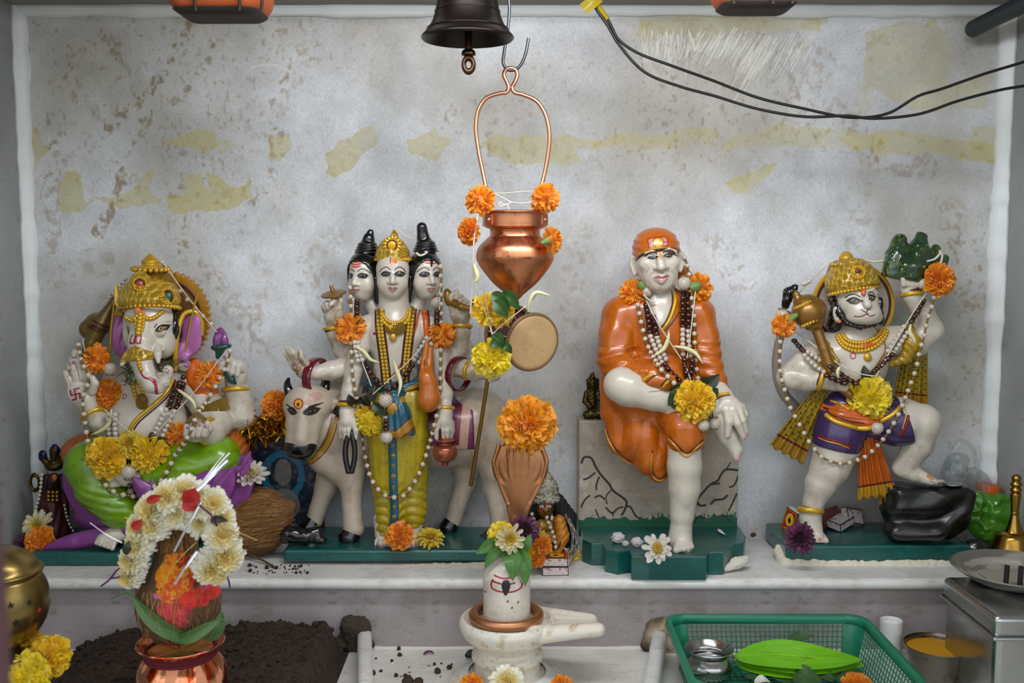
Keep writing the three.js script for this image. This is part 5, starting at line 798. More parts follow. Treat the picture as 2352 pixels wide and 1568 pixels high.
{const q=new Sdf(Z,1.6,8);q.e(1858,716,44,38,36,38,8,[0,0,.45]).e(1846,690,44,22,12,22,6,[0,0,.45]).c([[1834,688,44,12],[1829,676,44,7],[1828,670,44,4]],6).e(1872,746,46,22,9,22,6,[0,0,.45]).c([[1874,752,48,11],[1892,800,56,12],[1908,850,64,13],[1922,880,70,11],[1950,905,74,9],[1962,916,74,8]],6).fold(1.4,(X,Y)=>0);
const m=part('mace',q.geo(),gd,t);const o=[];for(let i=0;i<15;i++){const a=-1.7+3.4*i/14;for(const[cx,cy,r]of[[1849,698,27],[1868,738,31]])o.push(ball(at(cx+Math.sin(a)*r*.9,cy-Math.sin(a)*r*.42,Z+(44+Math.cos(a)*r)*M),4*M,8,6));}part('mace_beads',o,T.gold,m).userData.kind='stuff';}
{const q=new Sdf(Z,2,12);q.c([[2046,630,16,22],[2058,590,12,24],[2066,552,6,15]],8).c([[2092,620,22,36],[2108,580,12,26],[2116,546,8,13]],8).c([[2136,620,18,26],[2146,590,8,16],[2150,572,6,11]],8).c([[2158,620,10,16],[2168,596,6,12]],6).c([[2034,640,16,12],[2168,622,16,12]],6).c([[2066,560,12,6],[2080,610,46,8]],6).c([[2116,556,14,6],[2104,612,50,8]],6).cut(2090,646,16,[-.2,-1,0],4).fold(6,(X,Y,z0,x,y,z)=>(fbm(x*26,y*24,z*26,2)-.5)*9+(fbm(x*90,y*90,z*90,2)-.5)*4);
part('mountain',q.geo(),std('#ffffff',.22,{clearcoat:.7,clearcoatRoughness:.15,map:(()=>{const tx=grainTex(256,256,(i,j)=>{const a=fbm(i/26,j/26,3),b=sst(.66,.74,fbm(i/8,j/8,5))*sst(.5,.62,fbm(i/30,j/30,9)),y=sst(.55,.75,fbm(i/16,j/16,7));return[18+26*a+40*y+130*b,40+34*a+24*y+120*b,24+16*a-6*y+100*b];});tx.repeat.set(8,8);return tx;})()}),t);}
part('tail',taper([[1890,970,-30],[1836,942,-30],[1798,900,-30],[1784,850,-28],[1786,800,-24],[1798,755,-18],[1810,715,-12]].map(([x,y,d])=>at(x,y,Z+d*M)),(u)=>(14-6*u)*M,40,14),std('#8f8578',.4,{clearcoat:.3}),t);
{const q=new Sdf(Z,1.6,6);q.c([[1806,700,-10,8],[1812,672,-8,13],[1826,660,-6,8]],8).c([[1800,712,-8,5],[1806,690,-4,9]],6).fold(1,(X,Y)=>Math.sin(X*1.1+Y*.2));part('tail_tuft',q.geo(),T.black,t);}
const gm=(c,k,ex={})=>{const m=std('#ffffff',.3,{clearcoat:.5,clearcoatRoughness:.18,map:grainTex(128,128,(i,j)=>{const a=fbm(i/16,j/16,k),b=sst(.6,.85,fbm(i/7,j/7,k+4))*.25;return c.map((v)=>v*(.92+.16*a)*(1-b));}),...ex});m.map.repeat.set(7,7);return m;};
const sh=new Sdf(Z,2,12);sh.c([[1940,945,10,62],[1926,1000,20,57],[1922,1016,22,55]],12).c([[1990,950,14,58],[2060,968,36,54],[2082,970,42,52]],16).cut(1916,1028,20,[-.2,-1,0],2).cut(2080,970,40,[1,.35,.1],2);
const sm=part('shorts',sh.geo(),gm([62,40,92],2,{metalness:.15}),t);
D4.push(body,hands,face,sh);
const lie=(pts,r,m,nm,par=sm)=>part(nm,tube(lay(pts,[sh],0,Z,5),r*M,50,7),m,par);
lie([[1880,1000],[1900,1008],[1925,1014],[1950,1024],[1962,1028]],2.6,std('#7c1020',.35),'shorts_hem');lie([[1880,1005],[1900,1013],[1925,1019],[1950,1029]],1.6,T.gold,'gold_hem');lie([[2086,932],[2086,955],[2078,985],[2066,1000]],3.4,std('#7c1020',.35),'shorts_hem');lie([[2081,932],[2081,955],[2073,985]],1.6,T.gold,'gold_hem');
const wc=new Sdf(Z,1.8,8);wc.c([[1898,932,10,24],[1936,950,52,26],[1985,964,62,22],[2030,956,60,18],[2074,932,50,14]],10).e(1970,930,0,74,34,58,10).fold(2,(X,Y)=>1.3*Math.sin((Y+(X-1970)**2*.0012)*.55));
const wp=part('waist_cloth',wc.geo(),gm([196,92,20],5),t);D4.push(wc);const wl=(pts,r,m,nm)=>part(nm,tube(lay(pts,[wc,sh,body],0,Z,5),r*M,50,7),m,wp);
wl([[1897,952],[1916,966],[1945,976],[1985,984],[2016,978]],6,T.gold,'gold_border');wl([[1899,942],[1916,955],[1945,965],[1985,972]],1.6,T.maroon,'border_line');wl([[2020,968],[2050,952],[2074,930]],6,T.gold,'gold_border');wl([[1908,920],[1926,926],[1950,940]],3,T.gold,'gold_border');
const fan=(a,b,w0,w1,n,mat,nm,amp=3,dz0=0,dz1=0)=>{
const nu=30,nv=n*8,P0=[],I=[],U=[],A=V3(...a.slice(0,2),0),B=V3(...b.slice(0,2),0),d=B.clone().sub(A).normalize(),s=V3(-d.y,d.x,0);
for(let i=0;i<=nu;i++)for(let j=0;j<=nv;j++){const u=i/nu,v=j/nv*2-1,w=w0+(w1-w0)*Math.pow(u,.8),e=u+(u>.9?.02*Math.sin(v*n*PI):0),p=at(A.x+(B.x-A.x)*e+s.x*v*w,A.y+(B.y-A.y)*e+s.y*v*w,Z+((a[2]??0)+((b[2]??0)-(a[2]??0))*u+amp*(.4+u)*Math.cos(v*n*PI)+6*(1-v*v))*M);P0.push(p.x,p.y,p.z);U.push(j/nv,u);}
const F=P0.length/3;for(let k=0;k<F;k++)P0.push(P0[3*k],P0[3*k+1],P0[3*k+2]-.004);U.push(...U);
const W=nv+1,q=(p,r2,s2,t2)=>I.push(p,r2,s2,p,s2,t2);for(let i=0;i<nu;i++)for(let j=0;j<nv;j++){const k=i*W+j;q(k,k+1,k+W+1,k+W);q(F+k+1,F+k,F+k+W,F+k+W+1);}for(let i=0;i<nu;i++){let k=i*W;q(k,k+W,F+k+W,F+k);k+=nv;q(k+W,k,F+k,F+k+W);}for(let j=0;j<nv;j++){let k=nu*W+j;q(k,k+1,F+k+1,F+k);k=j;q(k+1,k,F+k,F+k+1);}
const g=new THREE.BufferGeometry();g.setAttribute('position',new THREE.Float32BufferAttribute(P0,3));g.setAttribute('uv',new THREE.Float32BufferAttribute(U,2));g.setIndex(I);const h=g.toNonIndexed();h.computeVertexNormals();const gg=mergeVertices(g);gg.computeVertexNormals();return part(nm,gg,mat,t);
};
const clothMap=(c,edge,dots)=>{const tx=grainTex(256,256,(i,j)=>{const v=1-j/255,u=i/255;let k=c;if(v>.84)k=edge;else if(v>.815)k=[92,14,26];if(dots&&v<.8){const X=(u*7)%1-.5,Y=(v*9+(Math.floor(u*7)%2)*.5)%1-.5;if(X*X*.4+Y*Y<.02)k=[70,30,12];}return k.map((q)=>q*(.92+.16*vn(i/6,j/20)));});tx.wrapS=tx.wrapT=THREE.ClampToEdgeWrapping;tx.flipY=true;return tx;};
const yel=std('#ffffff',.32,{clearcoat:.5,clearcoatRoughness:.18,map:clothMap([142,118,10],[150,112,22],true)}),org=std('#ffffff',.32,{clearcoat:.5,clearcoatRoughness:.18,map:clothMap([176,84,6],[176,130,20],false)});
fan([1990,978,50],[2016,1140,36],16,46,5,org,'hanging_sash',4);fan([2034,1090,30],[2034,1160,26],10,14,2,yel,'sash_end',3);
fan([1893,888,30],[1806,1044,4],14,44,4,yel,'stole_end',5);fan([2104,800,-6],[2090,926,-16],26,40,4,yel,'stole_fold',4);
{const q=new Sdf(Z,1.8,8);const w=new Sdf(Z,1.8,8),sm2=gm([160,128,12],8);q.c([[2088,760,20,14],[2094,790,24,24],[2080,822,24,14],[2050,836,20,8]],8);w.c([[1896,790,24,10],[1880,830,34,12],[1890,870,40,14]],8).c([[1896,796,26,8],[1908,806,34,8],[1922,830,50,6]],6);for(const s of[q,w])part('stole',s.fold(1.5,(X,Y)=>1.1*Math.sin((X-Y)*.35)).geo(),sm2,t);}
const ring=(x,y,dz,r,w,rx,rz,nm,m=T.gold,sx=1)=>{const p=at(x,y,Z+dz*M);part(nm,new THREE.TorusGeometry(r*M,w*M,12,40).rotateX(PI/2-rx).scale(sx,1,1).rotateZ(rz).translate(p.x,p.y,p.z),m,t);};
ring(1887,870,50,23,6,.3,1.3,'bracelet');ring(1880,869,48,23,2,.3,1.3,'bracelet_edge',T.maroon);ring(1862,1172,16,24,7,.25,-.12,'anklet');ring(1864,1166,16,23,2,.25,-.12,'anklet_edge',T.maroon);ring(2094,676,18,21,5,.2,.1,'bracelet');ring(2093,668,18,21,2.4,.2,.1,'bracelet_edge',T.maroon);
{const q=new Sdf(Z,2.2,14);q.e(2130,1175,18,96,68,50,14).b(2130,1140,18,90,28,48,16,14).c([[2050,1130,20,30],[2060,1200,24,32]],14).c([[2060,1218,50,20],[2150,1216,60,22],[2210,1170,50,18]],14).cut(2130,1112,18,[0,1,-.1],4).cut(2130,1236,30,[0,-1,0],2).fold(5,(X,Y,z0,x,y,z)=>(fbm(x*16,y*26,z*16,2)-.5)*17+2.4*Math.sin(Y*.1+X*.05+2*Math.sin(X*.02)));part('black_rock',q.geo(),std('#070707',.34,{clearcoat:.35,clearcoatRoughness:.2}),t);D4.push(q);}
}
// ---------- bell, copper dripping pot, drum, wires and what hangs at the top ----------
{
const z=-1.62,s=ppm(z),c=at(1074,92,z),t=thing('temple_bell','dark bronze temple bell with loop-ended clapper hanging at the top edge','bell',c);
const pr=[[100,0],[104,4],[102,9],[92,20],[80,38],[72,62],[66,95],[62,120],[50,138],[20,146],[.001,147]],inn=[[.001,140],[48,132],[58,112],[62,90],[70,56],[78,34],[92,12],[100,0]];
const g=latheS(pr.map(([a,b])=>[a*s,b*s]),60,64),g2=latheS(inn.map(([a,b])=>[a*s,b*s]),40,64);
const bm=std('#2b2322',.3,{metalness:.85,clearcoat:.25,clearcoatRoughness:.3});
const b=part('bell_body',merge([g,g2]).translate(c.x,c.y,c.z),bm,t);
part('bell_rib',[[70,66],[72.5,62],[90,24]].map(([r,y])=>new THREE.TorusGeometry(r*s,1.4*s,8,64).rotateX(PI/2).translate(c.x,c.y+y*s,c.z)),bm,b);
part('clapper',[taper([V3(c.x+2*s,c.y+120*s,c.z),V3(c.x+2*s,c.y+20*s,c.z),V3(c.x+2*s,c.y-28*s,c.z)],(u)=>(6+3*u)*s,20,12),latheS([[.001,-6],[14,-4],[16,0],[14,6],[9,10],[.001,12]].map(([a,q])=>[a*s,q*s]),20,24).translate(c.x+2*s,c.y-30*s,c.z),new THREE.TorusGeometry(12*s,6*s,12,30).scale(.9,1.25,1).translate(c.x+2*s,c.y-54*s,c.z)],std('#4a3220',.32,{metalness:.9}),t);
part('bell_hanger',new THREE.CylinderGeometry(5*s,5*s,.25,12).translate(c.x,c.y+147*s+.125,c.z),T.steel,t);
}
const ZP=-1.74,sp_=ppm(ZP),PC=at(1183,488,ZP);
{
const A=(x,y,d=0)=>at(x,y,ZP+d*M);
{const h=[[1172,-160],[1168,-20],[1170,20],[1166,70],[1158,120],[1156,146],[1166,160],[1184,160],[1198,146],[1208,120],[1214,88]].map(([x,y])=>A(x,y));single('wire_hook','grey steel wire hook from which the copper pot hangs','hook',tube(h,3.6*sp_,90,10),std('#5a5d60',.35,{metalness:.9}));}
const t=thing('copper_pot','pointed copper dripping pot with tall wire handle, hanging before the wall','pot',V3(PC.x,A(1183,690).y,ZP));
const cm=std('#fcc49c',.42,{metalness:1,roughnessMap:bumpTex(256,256,(i,j)=>.75+.5*(fbm(i/24,j/24,3)-.5)+.25*sst(.62,.7,fbm(i/7,j/7,8))),map:grainTex(256,256,(i,j)=>{const a=fbm(i/30,j/20,3),b=sst(.66,.78,fbm(i/8,j/8,5))*.5;return[232-40*a-110*b,214-60*a-110*b,204-70*a-110*b];})});cm.roughnessMap.repeat.set(2,1);
const prof=[[.001,-204],[6,-200],[20,-186],[50,-160],[76,-128],[87,-108],[88,-94],[82,-76],[66,-60],[58,-52],[57,-40],[62,-34],[73,-31],[74,-28],[74,-4],[77,-1],[79,1],[77,3],[73,1],[71,-30],[54,-40],[54,-52],[80,-80],[84,-100],[70,-130],[.001,-196]];
const body=part('pot_body',latheS(prof.map(([a,b])=>[a*sp_,b*sp_]),160,72).translate(PC.x,PC.y,ZP),cm,t);
const hd=[[1124,506,30],[1118,440,20],[1112,410,8],[1098,340,0],[1093,290,0],[1100,250,0],[1118,225,0],[1150,214,0],[1164,212,0],[1168,200,0],[1163,186,0],[1157,172,0],[1162,160,0],[1172,156,0],[1184,160,-2],[1188,172,-2],[1182,190,0],[1176,200,0],[1180,211,0],[1200,217,0],[1232,232,0],[1252,262,0],[1262,310,0],[1258,360,0],[1248,410,6],[1240,440,16],[1246,506,26]].map(([x,y,d])=>A(x,y,d*.3));
part('handle',tube(hd,4.6*sp_,160,12),T.copper,t);
for(const x of[-58,66]){const zz=Math.sqrt(Math.max(0,76*76-x*x));const p=V3(PC.x+x*sp_,PC.y-17*sp_,ZP+zz*sp_);const q=part('bracket',new RoundedBoxGeometry(22*sp_,24*sp_,3*sp_,2,.001).applyMatrix4(new THREE.Matrix4().makeRotationY(x/76*1.0)).translate(p.x,p.y,p.z),T.copper,t);part('rivet',new THREE.SphereGeometry(5*sp_,12,8).scale(1,1,.6).translate(p.x,p.y,p.z+2*sp_),T.copper,q);}
const g=thing('pot_garland','white thread garland with jasmine buds tied over the rim of the hanging copper pot','garland',A(1183,690,60));
thread(g,[A(1112,440,30),A(1150,444,50),A(1200,440,50),A(1250,438,30)],.0009);thread(g,[A(1122,438,40),A(1150,452,60),A(1176,464,62),A(1210,466,60),A(1250,450,40)],.0012);thread(g,[A(1176,464,62),A(1160,470,62),A(1146,464,62),A(1150,474,62),A(1164,470,62),A(1170,486,62)],.0015);
thread(g,[A(1098,490,70),A(1088,560,84),A(1086,640,84),A(1080,720,78)],.0013);thread(g,[A(1092,600,90),A(1094,660,90),A(1100,680,80),A(1116,720,60),A(1130,768,50)],.0009);thread(g,[A(1130,768,50),A(1160,740,56),A(1196,712,56),A(1222,690,50),A(1240,664,60)],.0009);thread(g,[A(1110,656,90),A(1122,720,60),A(1131,768,50)],.0009);
bud(g,[A(1088,606,90),A(1094,624,92),A(1096,640,92),A(1088,650,92)],.0035);bud(g,[A(1213,716,50),A(1216,694,56),A(1230,672,60),A(1264,678,60)],.0030);
const G='orange marigolds tied round the hanging copper pot';
flower('loose1',A(1102,460,50),34,V3(-.3,.3,1),'orange marigold at upper left of the hanging copper pot rim',G);flower('loose2',A(1254,456,50),33,V3(.3,-.1,1),'orange marigold at upper right of the hanging copper pot rim',G);
flower('orange2',A(1078,532,60),30,V3(-.8,0,.7),'orange marigold hanging left of the copper pot body',G);flower('loose1',A(1268,550,60),30,V3(.9,.3,-.3),'orange marigold with green stem end turned outward, right of the copper pot',G,{calyx:true});
const d=thing('hand_drum','small hand drum with pale hide heads and brown wooden hoops behind the yellow flowers','drum',A(1180,836,-80));
const dc=A(1200,776,-70),ax=V3(.46,-.12,.88).normalize(),sD=ppm(ZP-.06),R=64*sD;
const dp=(pr,n=40)=>aim(latheS(pr.map(([a,b])=>[a*sD,b*sD]),50,n),dc,ax);
part('drum_shell',dp([[56,-60],[40,-34],[22,-14],[20,0],[22,14],[40,34],[58,44]]),std('#4a1a16',.5),d);
const hideT=grainTex(256,256,(i,j)=>{const a=fbm(i/40,j/40,9),b=sst(.7,.8,fbm(i/5,j/24,2))*.2;return[178+20*a-70*b,146+18*a-70*b,100+16*a-60*b];});
const hide=std('#ffffff',.6,{map:hideT});part('drum_head',dp([[.001,53],[50,53],[61,51]]),hide,d);part('drum_head',dp([[.001,-66],[50,-66],[61,-64]]),hide,d);
for(const y of[46,-60]){const tg=new THREE.TorusGeometry(63*sD,5*sD,10,60).rotateX(PI/2).translate(0,y*sD,0);part('drum_hoop',aim(tg,dc,ax),std('#7a5c38',.55),d);}
part('drum_cord',(()=>{const o=[];for(let i=0;i<9;i++){const a=i*.698,b=a+.35;const q=[V3(Math.cos(a)*62,46,Math.sin(a)*62),V3(Math.cos(b)*26,0,Math.sin(b)*26),V3(Math.cos(b+.35)*62,-60,Math.sin(b+.35)*62)].map((v)=>v.multiplyScalar(sD).applyQuaternion(new THREE.Quaternion().setFromUnitVectors(V3(0,1,0),ax)).add(dc));o.push(tube(q,.0009,16,5));}return o;})(),T.thread,d);
const Y='yellow flowers tied before the hand drum';
flower('looseY',A(1122,710,40),38,V3(-.3,.2,.9),'yellow flower with green leaves, upper of the two tied beside the drum',Y,{name:'yellow_flower'});flower('looseY',A(1146,722,30),34,V3(.1,-.6,.8),'small yellow bloom hanging just under the upper yellow flower by the drum',Y,{name:'yellow_flower'});
flower('lemon1',A(1128,824,45),42,V3(-.1,-.2,1),'yellow marigold over the hand that holds the brass staff',Y,{name:'yellow_flower'});flower('looseY',A(1152,816,36),26,V3(.6,-.3,.8),'small yellow bloom tucked right of the marigold on the staff hand',Y,{name:'yellow_flower'});
const lf=leafMat([44,78,26],[92,128,60],'calyx');
let k=0;for(const p of[[[1128,674,60],[1150,690,66],[1172,716,60]],[[1150,676,56],[1172,684,60],[1192,712,50]],[[1134,690,70],[1150,706,74],[1166,730,66]],[[1130,768,60],[1146,782,72],[1156,800,62]],[[1140,764,50],[1148,778,60],[1144,794,60]],[[1150,790,60],[1164,796,66],[1176,812,56]],[[1128,782,66],[1138,790,74],[1150,796,70]]])single('leaf',['dark green leaf above the upper yellow flower, nearest the pot tip','dark green leaf curling right of the upper yellow flower','green leaf lying over the upper yellow flower','light green sepal on top of the lower yellow flower','small green leaf curl at the thread knot above the lower yellow flower','green leaf pointing to the drum from the lower yellow flower','small green leaf on the left top of the lower yellow flower'][k++],'leaf',leafBlade(p.map(([x,y,d])=>A(x,y,d)),(k<4?14:9)*M,V3(0,0,1),.35),lf,'leaves by the hand drum');
}
{
const z=-1.84,B=(x,y,d=0)=>at(x,y,z+d*M);
const w1=[[1345,-40],[1376,15],[1400,52],[1420,90],[1462,120],[1540,150],[1640,186],[1740,224],[1840,248],[1960,270],[2040,260],[2110,220],[2160,205],[2260,170],[2370,136],[2460,100]],w2=[[1342,-40],[1370,22],[1394,56],[1420,100],[1480,165],[1560,198],[1640,220],[1740,250],[1850,268],[1950,266],[2000,272],[2110,262],[2200,232],[2300,206],[2370,194],[2460,170]];
const bk=std('#171310',.45);
single('cable','upper of two thin black cables, crossing below the other near the dip','cable',tube(w1.map(([x,y])=>B(x,y)),.0026,160,8),bk);single('cable','lower of two thin black cables swagged across the upper right wall','cable',tube(w2.map(([x,y])=>B(x,y,8)),.0026,160,8),bk);
single('adhesive_tape','flag of yellow tape wrapped round the cables at the top edge','tape',[leafBlade([B(1374,-6,14),B(1358,8,18),B(1340,22,14)],14*M,V3(0,0,1),.3,()=>.9),taper([B(1352,-24,6),B(1374,14,8),B(1396,44,8)],(u)=>.0058-.002*u,12,10)],std('#9a8712',.4));
single('pipe','dark grey pipe stub slanting out of the top right corner','pipe',[taper([at(2236,66,-2.0),at(2300,34,-1.94),at(2420,-24,-1.84)],()=>.0165,10,20),new THREE.SphereGeometry(.0165,16,10).translate(...at(2237,66,-2.0).toArray())],std('#2c3336',.45));
for(const[cx,w,yb,lab]of[[506,107,38,'brown leather-like padded bell cap at top left, cut by the frame'],[1737,96,22,'brown leather-like padded bell cap at top right, cut by the frame']]){
const zz=-1.58,c=at(cx,yb,zz),s=ppm(zz),t=thing('hanging_cap',lab,'hanging ornament',c,'brown padded caps hanging at the top');
const q=new Sdf(zz,2.4,10,s),dy=yb-38;q.b(cx,yb-100,0,w,96,w*.8,44,4);part('cap_body',q.geo(),std('#9a4a1c',.6,{map:grainTex(128,128,(i,j)=>{const a=fbm(i/16,j/30,5);return[150+20*a,70+10*a,28];})}),t);t.children[0].material.color.set('#ffffff');
const r=new Sdf(zz,2.4,6,s);r.b(cx,yb-96,0,w*1.015,97,w*.815,46,4).b(cx,yb-112,0,w*1.2,97,w*1.2,2,3,null,true);part('cap_rim',r.geo(),std('#2e241e',.7),t);
part('cap_rib',[-.55,.42,.9].map((k)=>tube([at(cx+k*w,-120,zz+w*.8*s),at(cx+k*w,yb-40,zz+w*.81*s),at(cx+k*w*.97,yb-14,zz+w*.74*s)],.0026,16,6)),std('#2a1c14',.7),t);
part('cap_cord',new THREE.CylinderGeometry(.004,.004,.3,8).translate(c.x,c.y+150*s+.12,c.z),std('#3a2c20',.8),t);
}
}
// ---------- garlands, flowers and small things on the statues ----------
// points hung in front of the surfaces: depth is the foremost surface nearby, smoothed
function hang(path,sdfs,off=7,z=sdfs[0].z,step=7,dmin=-60){
const c=new THREE.CatmullRomCurve3(path.map((p)=>V3(p[0],p[1],0)),false,'centripetal'),n=Math.max(3,Math.round(c.getLength()/step)),q=c.getSpacedPoints(n),zs=q.map((p)=>{let m=z+dmin*M;for(const s of sdfs){const h=s.hit(p.x,p.y,off);if(h)m=Math.max(m,h.z);}return m;});
const w=3,mx=zs.map((_,i)=>Math.max(...zs.slice(Math.max(0,i-w),i+w+1))),sm=mx.map((_,i)=>{const a=mx.slice(Math.max(0,i-w),i+w+1);return a.reduce((x,y)=>x+y)/a.length;});
return q.map((p,i)=>at(p.x,p.y,sm[i]-(p.z??0)));
}
function onTop(px,py,sdfs,off,z=sdfs[0].z,d=60){let m=null;for(const s of sdfs){const h=s.hit(px,py,off);if(h&&(!m||h.z>m.z))m=h;}return m??at(px,py,z+d*M);}
const ribbonMat=std('#b8962a',.35,{metalness:.6}),darkLeaf=leafMat([40,52,28],[74,84,48],'dark'),blackLeaf=leafMat([38,34,22],[66,58,40],'dry');
const FW=(key,p,r,dir,label,o)=>flower(key,p,r,V3(...dir),label,o?.group,o);
{
const Z=-1.95,H=(p,off,d)=>hang(p,D1,off,Z,7,d??0),g=thing('pearl_garland','long pearl and gold bead garland looped over the elephant-headed statue','garland',at(300,1139,Z+100*M));
pearls(g,H([[372,602],[396,645],[430,688],[462,722],[488,748],[500,764]],8,10),5.2*M,24*M,3);
pearls(g,H([[528,806],[524,828],[510,858],[489,897],[466,933],[453,950],[440,985],[415,1029],[403,1044],[393,1064],[370,1104],[351,1119],[330,1134],[310,1139],[289,1137],[268,1132],[249,1120],[221,1085],[210,1065],[203,1021],[196,978],[191,911],[200,884],[202,860],[190,836],[183,812],[180,792]],6,30),5.8*M,22*M,3);
pearls(g,H([[290,640],[268,664],[252,682]],8,0),4.4*M,12*M,1);
pearls(g,H([[381,941],[368,968],[355,994]],8),6*M,11.6*M,0);pearls(g,H([[400,945],[386,972],[374,999]],8),6*M,11.6*M,0);pearls(g,H([[249,952],[250,980],[253,1007]],10),6*M,11*M,0);pearls(g,H([[264,952],[264,980],[266,1007]],10),6*M,11*M,0);
garnets(g,H([[412,880],[398,905],[388,935]],9),7.5*M,14*M,2);garnets(g,H([[420,882],[414,908],[406,935]],9),7.5*M,14*M,3);garnets(g,H([[350,998],[340,1008],[332,1014]],9),7*M,13*M,4);
for(const[x,y,r]of[[252,846,14],[422,838,15],[295,1083,16]])pearlBall(g,onTop(x,y,D1,r*.8,Z,60),r*M);
part('gold_ribbon',[tube(H([[263,690],[256,750],[252,818]],9,30),2.6*M,30,6),tube(H([[456,664],[440,730],[428,790],[424,820]],9,20),2.6*M,30,6)],ribbonMat,g);
for(const[x,y]of[[421,866],[298,1115]])part('dark_drop',ball(onTop(x,y,D1,6,Z),6*M),T.garnet,g);pearlBall(g,onTop(300,1128,D1,10,Z,90),7*M);
const t=thing('flower_thread','thin white thread strung across the elephant-headed statue with tied jasmine buds','thread',at(335,1015,Z+100*M));
thread(t,H([[372,585],[366,600],[300,645],[232,700]],9,0));thread(t,H([[376,605],[430,680],[498,762]],14,20));thread(t,H([[240,940],[290,985],[335,1018]],12));thread(t,H([[335,1018],[400,950],[465,878],[500,830],[524,800]],14,30));thread(t,H([[190,778],[196,812]],10,20));
thread(t,H([[366,600],[376,580],[382,578]],4,0),.0016);
bud(t,H([[256,940],[252,970],[234,988],[210,998]],14),.0034);bud(t,H([[404,892],[424,906],[444,924],[450,944]],16),.0034);for(let i=0;i<4;i++)thread(t,H([[402+i*2,887+i*3],[425,904+i],[436,914]],15),.0009,'bud_strand',T.stem);
const G='flowers tied to the elephant-headed statue';
FW('loose2',onTop(220,824,D1,14,Z,60),33,[-.3,.1,1],'orange marigold by the raised back hand of the elephant-headed statue, green stem end showing',{group:G});
FW('orange1',onTop(246,905,D1,16,Z,70),33,[.1,.1,1],'full orange marigold right of the raised palm of the elephant-headed statue',{group:G});
FW('loose1',onTop(481,858,D1,12,Z,60),31,[.1,.6,.8],'orange marigold on the orange shawl beside the lotus hand',{group:G});
FW('loose2',onTop(406,1000,D1,12,Z,80),30,[.5,.2,.8],'orange marigold beside the hand that holds the sweet',{group:G});
FW('yellow1',onTop(243,1050,D1,18,Z,80),45,[-.1,.1,1],'large yellow marigold on the green knee of the elephant-headed statue',{group:G});
FW('mumYellow',onTop(297,1017,D1,18,Z,80),33,[0,.5,.9],'pale yellow chrysanthemum at the belly of the elephant-headed statue',{group:G,name:'chrysanthemum'});
FW('looseY',onTop(346,1046,D1,16,Z,80),46,[.3,-.3,.9],'ragged yellow flower in the lap of the elephant-headed statue',{group:G,name:'yellow_flower'});
const lv=[[[330,1022],[312,1030],[292,1038]],[[336,1018],[360,1012],[384,1008]],[[300,1066],[284,1072],[276,1078]]];lv.forEach((p,i)=>single('leaf',['dark leaf under the pale yellow chrysanthemum','dark leaf between the ragged yellow flower and the orange marigold','small dark leaf below the large yellow marigold'][i],'leaf',leafBlade(p.map(([x,y])=>onTop(x,y,D1,14,Z,80)),10*M),darkLeaf,'dark leaves in the lap of the elephant-headed statue'));
}
